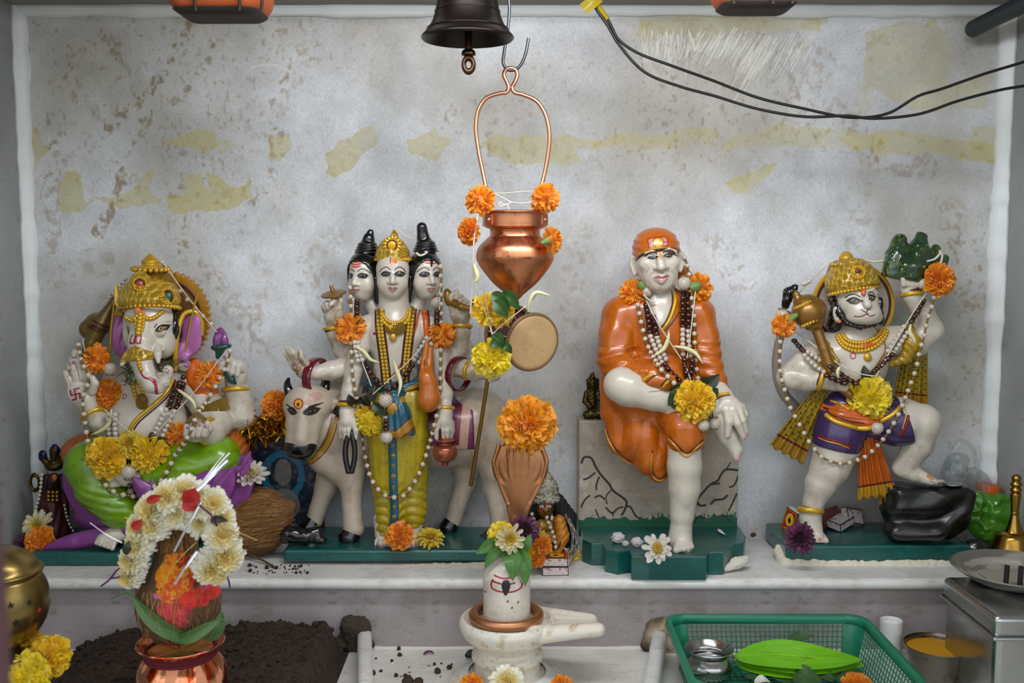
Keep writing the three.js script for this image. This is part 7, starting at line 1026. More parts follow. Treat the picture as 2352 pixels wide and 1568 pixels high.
const nut=std('#5a4028',.6);[[1728,1226,.009,'brown nut on the shelf right of the orange-robed statue'],[1772,1228,.010,'brown nut touching the cement under the monkey-faced statue'],[1746,1222,.007,'small dark nut between the two larger nuts']].forEach(([x,y,r,l])=>{const p=ground(x,y+8,SHELF);single('nut',l,'nut',new THREE.SphereGeometry(r,18,14).scale(1.1,.9,1).translate(p.x,p.y+r*.88,p.z),nut,'nuts on the shelf');});single('dry_petals','dark dried petals beside the nuts on the shelf','petals',[0,1,2,3,4].map((i)=>leafBlade([ground(1716+i*14,1228,SHELF+.004),ground(1724+i*13,1222,SHELF+.010),ground(1732+i*13,1228,SHELF+.004)],.006)),std('#2a1a16',.8),null,'stuff');
}
// ---------- left: coconut on its copper pot, flower arch, soil, brass lamp ----------
function fibres(seed,c,r,n,len,axis,mat,parent,nm='husk_fibre'){const R=rng(seed),o=[];for(let i=0;i<n;i++){let d=V3(R()-.5,R()-.5,R()-.2).normalize(),p=c.clone().add(V3(d.x*r.x,d.y*r.y,d.z*r.z)),dir=axis.clone().addScaledVector(V3(R()-.5,R()-.5,R()-.5),.9).normalize();const q=[p.clone()];for(let k=0;k<3;k++){d=d.clone().addScaledVector(dir,len*(.4+R()*.6)/r.x/3).normalize();q.push(c.clone().add(V3(d.x*r.x,d.y*r.y,d.z*r.z).multiplyScalar(1.01+.05*R()*(k+1))));}o.push(taper(q,(u)=>.0006*(1.15-u),6,3));}const m=part(nm,o,mat,parent);m.userData.kind='stuff';return m;}
const huskT=grainTex(256,256,(i,j)=>{const a=fbm(i/5,j/40,3,4),b=fbm(i/40,j/40,7);return[70+76*a*b+24*a,46+56*a*b+16*a,24+34*a*b];}),husk=std('#ffffff',.9,{map:huskT,bumpMap:bumpTex(128,128,(i,j)=>fbm(i/3,j/30,5)),bumpScale:.002}),hair=std('#a87c48',.8);
{
const Z=-1.45,m=ppm(Z),A=(x,y,d=0)=>at(x,y,Z+d*m),c=A(415,1475);
const t=thing('copper_kalash','shiny copper pot with red powder stains holding the painted coconut','pot',V3(c.x,c.y-190*m,Z)),spots=grainTex(512,256,(i,j)=>{const u=i/512,a=fbm(u*26,j/26,3),b=fbm(u*60,j/11,8),s=sst(.54,.6,a)*sst(.35,.5,b);return[236-14*s,222-130*s,212-160*s];});
const rough=bumpTex(512,256,(i,j)=>{const u=i/512,s=sst(.54,.6,fbm(u*26,j/26,3))*sst(.35,.5,fbm(u*60,j/11,8));return.18+.6*s;}),metal=bumpTex(512,256,(i,j)=>{const u=i/512;return 1-.9*sst(.54,.6,fbm(u*26,j/26,3))*sst(.35,.5,fbm(u*60,j/11,8));});
part('pot_body',latheS([[.001,-190],[60,-188],[92,-160],[104,-110],[100,-60],[80,-28],[76,-18],[88,-6],[100,0],[101,3],[97,3],[74,-16],[.001,-20]].map(([a,b])=>[a*m,b*m]),90,72).rotateY(2).translate(c.x,c.y,Z),std('#f0ad86',1,{metalness:1,map:spots,roughnessMap:rough,metalnessMap:metal}),t);
part('red_thread',[0,1,2].map((i)=>new THREE.TorusGeometry((79+i)*m,4.5*m,8,60).rotateX(PI/2+.02*i).translate(c.x,c.y-(14+i*6)*m,Z)),std('#5e0d1c',.85),t);
const k=thing('painted_coconut','brown coconut smeared with orange, red and pink powder standing on the copper pot','coconut',A(412,1468)),P=new Paint(Z,290,1170,540,1490,'#5a4028',2.4,91,0),r=rng(17);P.dz=80;
const blob=(x0,y0,rx,ry,n,cols,a=.8,s=5)=>{for(let i=0;i<n;i++){const u=r()*6.28,v=Math.sqrt(r()),q=s*r()*r()+.8;P.ell(x0+Math.cos(u)*v*rx,y0+Math.sin(u)*v*ry,q,q*(.5+r()),cols[r()*cols.length|0],r()*3,a);}};
for(let i=0;i<900;i++){const x=300+r()*230,y=1200+r()*280;P.line([[x,y],[x+(r()-.5)*14,y+10+20*r()]],.8,['#7d5c38','#3e2a18','#8a6a44'][r()*3|0],.7);}
blob(385,1340,40,48,700,['#d87a0a','#e08a12','#c85f08','#e29a20'],.85,6);blob(440,1388,34,18,300,['#e0342a','#d8402c','#c22820'],.8,6);blob(400,1395,36,60,160,['#d8402c','#c8383a'],.7,5);blob(445,1330,22,10,110,['#d84a78','#e06a90'],.7,4);blob(388,1424,40,28,260,['#b82a4a','#c8344a','#d0553a'],.65,6);blob(455,1366,12,10,80,['#e05a80'],.7,4);blob(398,1310,14,14,60,['#9a2410'],.7,3);blob(350,1378,10,6,40,['#d06a90'],.6,3);blob(490,1380,10,40,50,['#b03a2a'],.5,3);
const q=new Sdf(Z,2.2,16,m);q.e(410,1382,0,98,98,96).c([[408,1300,0,60],[402,1235,0,42],[404,1192,0,22]],24).fold(3,(X,Y,z0,x,y,z)=>(fbm(x*160,y*120,z*160,3)-.5)*5+(Y<1300?.8*Math.sin(X*.9+vn(X*.1,Y*.03)*8):0));
const km=part('shell',q.geo(P),std('#ffffff',.85,{map:P.tex()}),k);fibres(3,A(404,1250),V3(46*m,70*m,46*m),200,.05,V3(0,1,0),hair,k);fibres(5,A(410,1382),V3(98*m,98*m,96*m),90,.05,V3(.2,-1,0),hair,k,'loose_fibre');
const bl=leafMat([70,104,50],[130,154,96],'betel');single('leaf','long green leaf standing up left of the painted coconut','leaf',[leafBlade([A(448,1470,70),A(384,1446,96),A(332,1404,90),A(300,1362,70)],19*m,V3(0,0,1),.3),tube([A(304,1368,72),A(288,1362,66),A(256,1374,66)],.0012,12,6)],bl,'leaves between pot and coconut');single('leaf','green leaf lying right under the painted coconut','leaf',[leafBlade([A(396,1470,78),A(436,1462,96),A(476,1440,92),A(508,1420,70)],15*m,V3(0,0,1),.3),tube([A(504,1422,72),A(520,1424,66),A(532,1428,62)],.0012,12,6)],bl,'leaves between pot and coconut');single('leaf','dark leaf edge rising behind the right of the painted coconut','leaf',leafBlade([A(470,1470,20),A(500,1440,20),A(510,1402,0)],18*m),bl,'leaves between pot and coconut');
const G='cream chrysanthemums of the flower arch over the coconut',where=['at the lower left tip','above the lower left tip','on the left side, next to the small dark leaf','on the left side, under the red petal','at the upper left bend','left of the top','at the very top','right of the top, beside the large red petal','at the upper right bend','inside the upper right bend','on the right side above the dark leaf','on the right side by the dark leaf','on the right side, largest with yellow heart','at the lower right tip','on the inner left side','on the inner top','at the end of the lower right tip'];
[[298,1322,37],[303,1286,39],[318,1250,41],[325,1212,44],[350,1172,49],[386,1142,46],[424,1134,51],[456,1152,49],[488,1158,44],[462,1196,44],[506,1190,41],[508,1228,46],[514,1276,54],[486,1304,49],[354,1206,41],[404,1176,44],[500,1318,32]].forEach(([x,y,rr],i)=>{const a=Math.atan2(1240-y,x-408);FW('cream'+(i%3+1),A(x,y,76+8*(i%3)),rr,[Math.cos(a)*.5,Math.sin(a)*.4,1],'cream chrysanthemum of the flower arch, '+where[i],{group:G,name:'chrysanthemum'});});
const rd=std('#b81410',.55,{transmission:.2});[[[[424,1158],[444,1136],[452,1120]],20,'large red petal at the top right of the flower arch, upper half'],[[[420,1150],[438,1160],[452,1172]],16,'large red petal at the top right of the flower arch, lower half'],[[[336,1152],[356,1144],[372,1138]],10,'red petal at the top left of the flower arch'],[[[302,1212],[316,1204],[326,1192]],11,'red petal on the left side of the flower arch']].forEach(([p,w,l])=>single('petal',l,'petal',leafBlade(p.map(([x,y])=>A(x,y,118)),w*m,V3(0,0,1),.4),rd,'red petals in the flower arch'));
single('leaf','dark green leaf on the right of the flower arch','leaf',leafBlade([A(484,1198,124),A(500,1192,122),A(524,1196,112)],10*m),darkLeaf);single('leaf','small dark leaf on the left of the flower arch','leaf',leafBlade([A(288,1274,110),A(292,1256,116),A(300,1240,110)],9*m),darkLeaf);
const pt=std('#4a1252',.8);single('thread','purple thread tails at the lower left of the flower arch','thread',[tube([A(290,1298,90),A(272,1306,90),A(252,1330,88),A(232,1346,84)],.0014,20,6),tube([A(252,1328,88),A(268,1326,90),A(278,1324,90)],.0012,12,6)],pt);single('thread','purple thread across the upper right of the flower arch','thread',[tube([A(458,1160,126),A(480,1178,128),A(492,1194,128),A(498,1208,124)],.0013,20,6)],pt);single('thread','purple thread tail under the right tip of the flower arch','thread',tube([A(520,1318,80),A(526,1336,78),A(528,1350,76)],.0013,12,6),pt);
const foil=std('#d8dae0',.18,{metalness:1}),strip=(a,b,w,l)=>{const dir=b.clone().sub(a),mid=a.clone().lerp(b,.5).add(V3(0,0,.004));single('foil_strip',l,'foil strip',leafBlade([a,mid,b],w*m,V3(.2,.3,1),.12,()=>.95),foil,'silver foil strips in the flower arch');};
strip(A(400,1266,128),A(462,1152,122),2.6,'silver foil strip crossing the coconut tuft');strip(A(400,1342,128),A(452,1266,120),3.2,'silver foil strip over the coloured powder');strip(A(452,1126,124),A(524,1058,90),4,'silver foil strip sticking out up right of the flower arch, lowest');strip(A(456,1120,120),A(528,1040,84),2,'silver foil strip sticking out up right, middle one');strip(A(460,1112,116),A(516,1042,84),1.4,'thin silver foil strip sticking out up right, uppermost');strip(A(206,1200,90),A(280,1246,110),1,'thin silver strand left of the flower arch');
const straw=std('#b49a5c',.7);[[[488,1200,110],[560,1238,96],'upper straw sticking out right of the flower arch'],[[490,1206,110],[590,1240,90],'lower straw sticking out right of the flower arch'],[[396,1302,124],[450,1246,122],'straw across the lower coconut tuft']].forEach(([a,b,l])=>single('straw',l,'straw',tube([A(...a),A((a[0]+b[0])/2,(a[1]+b[1])/2-3,a[2]),A(...b)],.0008,8,5),straw,'straws in the flower arch'));
const soil=std('#ffffff',.97,{map:grainTex(256,256,(i,j)=>{const a=fbm(i/9,j/9,4,4);return[26+44*a,18+34*a,12+24*a];})});
for(const[x0,x1,z0,z1,pk,lab,sd]of[[-.82,-.30,-1.815,-1.25,.062,'dark crumbly soil heap left and right of the copper pot, beyond the kerb',4]]){
const nx=170,nz=180,p=[],I=[],hgt=(x,z)=>{const[px]=toPx(x,.03,z),e=sst(0,.05,x-x0)*sst(0,.035,x1-x)*sst(0,.05,z-z0),l=sst(-.78,-.60,x-(z+1.6)*.3);return e*pk*(.15+.85*l)*(.72+.5*fbm(x*9,z*9,sd))+e*(.009*fbm(x*60,z*60,sd,3)+.006*vn(x*190,z*190));};
for(let j=0;j<=nz;j++)for(let i=0;i<=nx;i++){const x=x0+(x1-x0)*i/nx,z=z0+(z1-z0)*j/nz;p.push(x,hgt(x,z),z);}for(let j=0;j<nz;j++)for(let i=0;i<nx;i++){const a=j*(nx+1)+i;I.push(a,a+nx+1,a+1,a+1,a+nx+1,a+nx+2);}
const g=new THREE.BufferGeometry();g.setAttribute('position',new THREE.Float32BufferAttribute(p,3));g.setAttribute('uv',new THREE.Float32BufferAttribute(p.flatMap((_,i)=>i%3?[]:[p[i]*5,p[i+2]*5]),2));g.setIndex(I);g.computeVertexNormals();
const gs=[g],R=rng(sd);for(let i=0;i<2600;i++){const x=x0+.02+(x1-x0-.03)*R(),z=z0+(z1-z0)*R(),h=hgt(x,z);if(h<.006)continue;const s=.0016+.005*R()**4,c0=new THREE.IcosahedronGeometry(s,0);c0.rotateX(R()*6).rotateY(R()*6).scale(1,.8,1.2).translate(x,h+s*.3,z);gs.push(c0);}
const o=single('soil_heap',lab,'soil',gs,soil,null,'stuff');
}
{const R=rng(44),o=[];for(let i=0;i<60;i++){const x=560+R()*150,y=1296+R()*22,s=.0012+.0035*R()**3,p3=ground(x,y,SHELF+s*.6);o.push(new THREE.IcosahedronGeometry(s,0).rotateX(R()*6).translate(p3.x,p3.y,p3.z));}single('soil_crumbs','brown soil crumbs on the shelf below the fibrous coconut','soil',o,soil,null,'stuff');}
}
{
const Z=-1.94,A=(x,y,d=0)=>at(x,y,Z+d*M),c=A(590,1192,0),t=thing('fibrous_coconut','brown husked coconut with loose fibres lying between the two statues','coconut',V3(c.x,SHELF,Z)),q=new Sdf(Z,2.4,14);q.e(590,1192,0,80,72,66,10,[0,0,-.2]).c([[640,1170,0,34],[668,1160,0,12]],20).e(590,1222,0,56,50,46,20).fold(3,(X,Y,z0,x,y,z)=>(fbm(x*120,y*60,z*120,3)-.5)*8);part('husk',q.geo(),husk,t);fibres(9,c,V3(80*M,70*M,66*M),620,.07,V3(1,.35,0),hair,t);part('orange_smear',(()=>{const e=new Sdf(Z,1.8,3);for(const[x,y]of[[540,1130],[537,1140],[544,1146],[538,1148]]){const h=q.hit(x,y,-2);if(h)e.e(x,y,(h.z-Z)/M,6,5,3,3);}return e.geo();})(),std('#d8854c',.9),t);
single('twig','brown twig lying on the shelf under the fibrous coconut','twig',taper([ground(576,1274,SHELF+.012),ground(606,1288,SHELF+.006),ground(634,1304,SHELF+.003)],()=>.0022,10,6),std('#5a4228',.9));
petalFlower(mumPetals(121,WHITE,'#d8c840',{rows:4,per:14,wid:.15,hr:.24,split:true,curl:.1}),A(577,1094,30),42,V3(.1,.8,.6),'white chrysanthemum lying on top of the fibrous coconut','chrysanthemum');
const pz=-2.03,x0=at(572,1000,pz).x,x1=at(735,1000,pz).x,y0=SHELF,y1=at(640,985,pz).y,pr=thing('framed_print','framed dim blue print in a dark red frame leaning behind the bull head','picture',V3((x0+x1)/2,SHELF,pz)),cv=document.createElement('canvas');cv.width=256;cv.height=384;{const g=cv.getContext('2d'),r=rng(5);g.fillStyle='#1d2a38';g.fillRect(0,0,256,384);for(let i=0;i<260;i++){g.globalAlpha=.5;g.fillStyle=['#2e5a7a','#4a5560','#77726c','#20303c','#8a8078'][r()*5|0];g.beginPath();g.ellipse(r()*256,r()*384,4+r()*16,3+r()*10,r()*3,0,7);g.fill();}g.globalAlpha=.8;g.strokeStyle='#2f7ca8';g.lineWidth=26;g.beginPath();g.arc(120,150,78,0,7);g.stroke();g.fillStyle='#8d857c';g.beginPath();g.ellipse(120,140,36,50,0,0,7);g.fill();g.beginPath();g.ellipse(118,260,70,60,0,0,7);g.fill();}
const ptx=new THREE.CanvasTexture(cv);ptx.colorSpace=THREE.SRGBColorSpace;part('print',new THREE.BoxGeometry(x1-x0-.02,y1-y0-.02,.004).translate((x0+x1)/2,(y0+y1)/2,pz),std('#ffffff',.3,{map:ptx}),pr);const fr=std('#4a0c14',.4);part('frame',[box(x0-.006,x1+.006,y1-.004,y1+.022,pz-.006,pz+.008,.003),box(x0-.006,x0+.010,y0,y1,pz-.006,pz+.008,.003),box(x1-.010,x1+.006,y0,y1,pz-.006,pz+.008,.003),box(x0,x1,y0,y0+.012,pz-.006,pz+.008,.003)],fr,pr);
const tz=-2.0,tn=std('#b8860c',.2,{metalness:1}),R=rng(7),o=[];for(let i=0;i<190;i++){const x=560+R()*96,y=950+R()*44+Math.abs(x-610)*.1,a=at(x,y,tz+R()*.03),d=V3(R()-.5,R()-.6,R()*.8).normalize().multiplyScalar(.02+.016*R());o.push(leafBlade([a,a.clone().addScaledVector(d,.5).add(V3(0,.001,0)),a.clone().add(d)],.0016,V3(R()-.5,R()-.5,1),.2,()=>.9));}single('tinsel_garland','shiny gold tinsel garland across the framed print','garland',o,tn,null,'stuff');
FW('orange2',at(634,930,-1.98),32,[-.1,.2,1],'orange marigold on the gold tinsel left of the bull horn');
const dz=-1.98,D=(x,y,d=0)=>at(x,y,dz+d*M),dl=thing('dressed_idol','dark dressed little idol with peacock-feather crown in the left corner','idol',V3(D(120,1240).x,SHELF,dz)),dk=std('#1c1316',.5),dq=new Sdf(dz,1.8,8);dq.e(124,1102,12,14,17,14).c([[122,1120,4,12],[120,1150,0,24],[116,1220,4,46],[112,1260,4,52]],14).c([[100,1136,6,9],[92,1160,20,8],[104,1172,30,7]],6).c([[144,1136,6,9],[152,1160,20,8]],6).fold(2,(X,Y)=>Y>1150?Math.sin(X*.5):0);part('body',dq.geo(),std('#4a1c20',.45,{metalness:.3}),dl);part('chest_ornament',[0,1,2,3,4,5,6,7,8].map((i)=>ball(D(112+(i%3)*10,1130+(i/3|0)*9,30),5.5*M)),T.brass,dl).userData.kind='stuff';part('face',new Sdf(dz,1.5,5).e(124,1102,16,12,15,13).e(124,1105,28,3,5,4).geo(),std('#4a3a24',.4,{metalness:.6}),dl);part('orange_mark',new THREE.SphereGeometry(1,10,8).scale(6*M,8*M,3*M).translate(...D(125,1096,30).toArray()),std('#c0622c',.8),dl);
part('crown',(()=>{const e=new Sdf(dz,1.6,4);e.e(124,1070,4,20,12,16).c([[110,1066,6,7],[98,1050,6,9]],4).c([[124,1062,6,8],[126,1034,6,12]],4).c([[138,1064,6,7],[150,1044,6,10]],4);return e.geo();})(),std('#4a3c18',.4,{metalness:.8}),dl);for(const[x,y]of[[98,1046],[126,1032],[150,1042]])part('feather_eye',new THREE.SphereGeometry(1,12,10).scale(10*M,13*M,6*M).translate(...D(x,y,10).toArray()),std('#10183c',.3,{metalness:.3}),dl);part('arm_ring',new THREE.TorusGeometry(14*M,4*M,10,30).scale(.7,1.3,1).translate(...D(80,1108,20).toArray()),T.darkBrass,dl);pearls(dl,[D(96,1090,26),D(92,1130,32),D(82,1170,36),D(76,1190,36)],4*M,9*M,0);pearls(dl,[D(148,1160,30),D(158,1200,34),D(172,1226,34)],3*M,9*M,1);part('hair',new Sdf(dz,1.8,6).c([[108,1096,0,9],[100,1140,0,9],[98,1180,4,7]]).c([[140,1096,0,9],[150,1140,0,9],[152,1190,4,7]]).geo(),dk,dl);
FW('mumHalf',at(88,1208,-1.93),38,[-.1,.3,1],'white and yellow flower in the left corner before the dark idol',{name:'white_flower'});FW('orange1',at(92,1244,-1.91),33,[0,.2,1],'orange marigold under the white and yellow flower in the left corner');FW('mumPurple',at(56,1256,-1.93),30,[-.2,.3,1],'dark purple flower left of the orange marigold in the left corner',{name:'purple_flower'});
}
{
const Z=-1.36,m=ppm(Z),A=(x,y,d=0)=>at(x,y,Z+d*m),c=A(-8,1352),t=thing('pierced_lamp','round brass lamp pierced with stars at the lower left edge','lamp',V3(c.x,c.y-160*m,Z)),bm=std('#8c7846',.3,{metalness:.95});
const prof=[[.001,-134],[60,-130],[96,-96],[114,-50],[112,-6],[100,26],[94,34],[103,40],[104,44],[98,46],[96,44]].map(([a,b])=>[a*m,b*m]),body=part('lamp_body',latheS(prof,60,64).translate(c.x,c.y,Z),bm,t);
part('lamp_lid',latheS([[100,46],[94,52],[82,70],[54,90],[20,98],[.001,99]].map(([a,b])=>[a*m,b*m]),40,64).translate(c.x,c.y,Z),bm,t);part('lamp_rim',new THREE.TorusGeometry(101*m,3.5*m,10,60).rotateX(PI/2).translate(c.x,c.y+43*m,Z),bm,t);part('lamp_foot',latheS([[40,-128],[44,-140],[80,-154],[84,-160],[.001,-160]].map(([a,b])=>[a*m,b*m]),20,40).translate(c.x,c.y,Z),bm,t);
const star=(r)=>{const s=new THREE.Shape();for(let i=0;i<10;i++){const a=i*PI/5+PI/2,q=r*(i%2?.42:1);i?s.lineTo(Math.cos(a)*q,Math.sin(a)*q):s.moveTo(Math.cos(a)*q,Math.sin(a)*q);}return s;};
const P=(y)=>{let r=100;for(let i=0;i<prof.length-1;i++){const[a,b]=prof[i],[d,e]=prof[i+1];if(y*m>=b&&y*m<=e)r=(a+(d-a)*(y*m-b)/(e-b||1))/m;}return r;},dark=std('#1a0f0c',.9),red=std('#a02a20',.8);
for(const[x,y,r,red0]of[[66,1360,9],[38,1390,12],[92,1364,7],[74,1396,10],[98,1404,8],[34,1424,12],[36,1362,10,1],[56,1410,9,1],[104,1386,8,1],[4,1372,11],[6,1410,11]]){const yy=(A(x,y).y-c.y)/m,R=P(yy),dx=clamp((x+8)/R,-.97,.97),a=Math.asin(dx);const g=new THREE.ExtrudeGeometry(star(r*m),{depth:.002,bevelEnabled:false});g.translate(0,0,R*m-.0006).rotateX(-yy*.0012).rotateY(a).translate(c.x,c.y+yy*m,Z);part(red0?'red_stain':'star_hole',g,red0?red:dark,body);}
const G='yellow marigolds at the lower left';FW('yellow1',A(66,1500,-30),46,[-.2,.5,.8],'yellow marigold farthest back of the three at the lower left',{group:G});FW('yellow2',A(112,1508,-10),46,[.4,.2,.9],'yellow marigold rightmost of the three at the lower left',{group:G});FW('lemon1',A(62,1552,40),52,[-.1,.2,1],'yellow marigold nearest of the three at the lower left, with dark crumbs',{group:G});
const p=at(-14,1190,-.44);{const q=V3(p.x-.008,0,p.z);single('curtain','blurred dusty pink cloth hanging close at the left edge','curtain',taper([V3(q.x-.02,-.6,q.z),V3(q.x-.010,.3,q.z),V3(q.x-.002,.56,q.z),V3(q.x-.007,.64,q.z),V3(q.x-.022,.78,q.z),V3(q.x-.05,1.3,q.z)],(u)=>.014+.002*Math.sin(u*30),60,16),std('#6a4a4c',.9));}
}
// ---------- right: plastic basket, leaves, steel vessels, bell and bags ----------
{
const y1=.094,zb=-1.752,zf=-1.452,G=(x,y)=>ground(x,y,y1),a=G(1524,1412),b=G(1990,1416),gr=std('#0a5e42',.45,{clearcoat:.2,map:grainTex(128,128,(i,j)=>{const s=sst(.7,.8,fbm(i/8,j/12,5))*.5;return[20+110*s,120+20*s,88+20*s];})});gr.color.set('#ffffff');
const x0=a.x,x1=b.x,t=thing('plastic_basket','green plastic mesh basket holding leaves, flowers and a small steel pot','basket',V3((x0+x1)/2,0,(zb+zf)/2)),in0=.026,yb=.006;
const corner=(x,z,r,y)=>[],loop=(inset,y,r)=>{const X0=x0+inset,X1=x1-inset,Z0=zb+inset,Z1=zf-inset,P=[];for(const[cx,cz,s]of[[X0+r,Z0+r,PI],[X1-r,Z0+r,1.5*PI],[X1-r,Z1-r,0],[X0+r,Z1-r,.5*PI]])for(let i=0;i<=6;i++){const q=s+i/6*PI/2;P.push(V3(cx+Math.cos(q)*r,y,cz+Math.sin(q)*r));}return P;};
const skinBand=(rows)=>{const L=rows.map(([i,y,r])=>loop(i,y,r)),n=L[0].length,p=[],I=[],U=[];L.forEach((l,k)=>l.forEach((v,i)=>{p.push(v.x,v.y,v.z);U.push(i/4,k/2);}));for(let k=0;k+1<L.length;k++)for(let i=0;i<n;i++){const j=(i+1)%n;I.push(k*n+i,k*n+j,(k+1)*n+j,k*n+i,(k+1)*n+j,(k+1)*n+i);}const g=new THREE.BufferGeometry();g.setAttribute('position',new THREE.Float32BufferAttribute(p,3));g.setAttribute('uv',new THREE.Float32BufferAttribute(U,2));g.setIndex(I);g.computeVertexNormals();return g;};
part('rim',skinBand([[.008,y1-.012,.03],[-.001,y1-.010,.034],[0,y1,.034],[.008,y1+.001,.03],[.011,y1-.004,.028],[.012,y1-.014,.027],[.008,y1-.012,.03]]),gr,t);part('bottom_band',skinBand([[in0-.003,yb+.012,.02],[in0,yb-.004,.02],[in0+.003,yb,.018],[in0,yb+.013,.019],[in0-.003,yb+.012,.02]]),gr,t);
const top=loop(.010,y1-.010,.03),bot=loop(in0,yb+.010,.02),n7=7;for(let k=0;k<4;k++){const p=[],I=[];for(let i=0;i<n7;i++)for(const l of[top,bot]){const v=l[k*n7+i];p.push(v.x,v.y,v.z);}for(let i=0;i+1<n7;i++)I.push(2*i,2*i+1,2*i+3,2*i,2*i+3,2*i+2);const g=new THREE.BufferGeometry();g.setAttribute('position',new THREE.Float32BufferAttribute(p,3));g.setAttribute('uv',new THREE.Float32BufferAttribute(p.slice(0,n7*4),2));g.setIndex(I);g.computeVertexNormals();part('corner_panel',g,gr,t);}
for(const[i,j,n]of[[6,7,32],[13,14,20],[20,21,32],[27,0,20]]){const A1=top[i],B1=top[j],A2=bot[i],B2=bot[j],o=[];for(let k=0;k<=n;k++)o.push(tube([A1.clone().lerp(B1,k/n),A2.clone().lerp(B2,k/n)],.0011,2,5));for(let k=0;k<=8;k++)o.push(tube([A1.clone().lerp(A2,k/8),B1.clone().lerp(B2,k/8)],.0010,2,5));part('mesh_panel',o,gr,t).userData.kind='stuff';}
{const o=[],F=loop(in0,yb,.02),X0=F[3].x-.0,X1=x1-in0,Z0=zb+in0,Z1=zf-in0;for(let k=0;k<=26;k++)o.push(box(x0+in0+(X1-x0-in0)*k/26-.0012,x0+in0+(X1-x0-in0)*k/26+.0012,yb-.002,yb+.002,Z0,Z1));for(let k=0;k<=20;k++)o.push(box(x0+in0,X1,yb-.002,yb+.002,Z0+(Z1-Z0)*k/20-.0012,Z0+(Z1-Z0)*k/20+.0012));part('bottom_mesh',o,gr,t).userData.kind='stuff';}
const bl=std('#ffffff',.38,{clearcoat:.2,map:grainTex(512,512,(i,j)=>{const u=(i/511-.5)*2,v=j/511,n=fbm(i/60,j/60,3),vein=sst(.03,0,Math.abs(u))+.6*sst(.03,0,Math.abs(Math.abs(u)-.5*Math.sin(PI*v)**.6))+.25*sst(.1,0,Math.abs((v*14+Math.abs(u)*4)%1-.5)-.02),sp=sst(.5,.62,fbm(i/16,j/16,8))*sst(.2,.06,Math.hypot(u-.1,(v-.42)*2.4));return[86+30*n+50*vein-20*sp,158+30*n+30*vein-90*sp,6+10*n+30*vein];})});
const L=(x,y,h)=>ground(x,y,h),prof=(u)=>Math.pow(Math.sin(PI*Math.pow(u,.8)),.75);
[[[[1686,1506,.052],[1780,1502,.066],[1880,1510,.066],[1980,1514,.054]],.030,'top bright green betel leaf of the pile in the basket'],[[[1690,1512,.046],[1790,1512,.058],[1880,1520,.058],[1978,1524,.044]],.031,'second bright green betel leaf, its lower edge showing under the top one'],[[[1690,1520,.038],[1780,1522,.050],[1880,1528,.048],[1984,1526,.036]],.032,'lowest bright green betel leaf of the pile in the basket']].forEach(([p,w,l])=>single('betel_leaf',l,'leaf',leafBlade(p.map((q)=>L(...q)),w,V3(0,1,.55),.10,prof),bl,'betel leaves piled in the green basket'));
const gl=leafMat([52,88,44],[110,134,90],'basket');[[[[1808,1470,.06],[1840,1462,.07],[1872,1456,.075]],.014,'dark leaf behind the betel leaf pile against the mesh'],[[[1716,1548,.03],[1732,1552,.032],[1752,1556,.03]],.012,'small green leaf below the left end of the betel leaves'],[[[1780,1548,.03],[1802,1556,.036],[1824,1552,.03]],.016,'leaf with grey back below the betel leaves, at the middle'],[[[1820,1560,.04],[1852,1552,.05],[1890,1566,.04]],.022,'rounded green leaf at the bottom edge below the betel leaves'],[[[1880,1548,.04],[1900,1552,.045],[1918,1560,.04]],.014,'light green leaf below the right of the betel leaves'],[[[1910,1546,.035],[1932,1556,.04],[1940,1574,.035]],.016,'dark green leaf beside the orange marigold in the basket']].forEach(([p,w,l])=>single('leaf',l,'leaf',leafBlade(p.map((q)=>L(...q)),w,V3(0,1,.4),.2),gl,'leaves lying in the green basket'));
FW('orange1',L(1972,1578,.05),36,[.1,.8,.5],'orange marigold in the basket at the bottom edge');single('petal','white petal among the leaves in the basket','petal',leafBlade([L(1732,1566,.03),L(1752,1560,.036),L(1770,1566,.03)],.009,V3(0,1,.3)),std('#d8dccf',.5));
{const p=L(1630,1560,.012),s=.00071,st=thing('steel_pot','small shiny steel pot with flared rim in the basket','pot',p);p.z-=.01;part('pot_body',latheS([[.001,0],[36,0],[52,12],[56,30],[46,44],[44,48],[50,56],[58,61],[59,63],[56,63],[42,50],[44,42],[52,30],[.001,6]].map(([r,h])=>[r*s,h*s*1.15]),60,56).translate(p.x,p.y,p.z),T.steel,st);}
{const p=ground(2040,1500,0);p.z=-1.77;p.x=at(2046,1460,-1.77).x;const c=thing('white_cup','white plastic cup half hidden behind the green basket','cup',V3(p.x,0,p.z));part('cup_body',latheS([[.001,0],[.017,0],[.0195,.070],[.018,.072],[.0165,.066],[.001,.064]],40,40).translate(p.x,0,p.z),std('#d8d8d6',.5),c);}
{const p=V3(at(2152,1490,-1.70).x,0,-1.70),y=at(2152,1482,-1.70).y,c=thing('steel_bowl','steel bowl filled with yellow oil beside the steel container','bowl',p),R=74*ppm(1.7)*-1,r=R;part('bowl_body',latheS([[.001,0],[.036,0],[.046,.03],[r,y],[r+.001,y+.001],[r-.002,y],[.043,.03],[.001,.005]],60,56).translate(p.x,0,p.z),std('#a09c96',.3,{metalness:.9,map:grainTex(128,128,(i,j)=>{const s=sst(.5,.64,fbm(i/8,j/5,5))*(j<60?1:.3);return[200-60*s,198-72*s,190-100*s];})}),c);part('oil',new THREE.CylinderGeometry(r*.93,r*.9,.004,48).translate(p.x,y-.008,p.z),std('#c08a00',.35),c);}
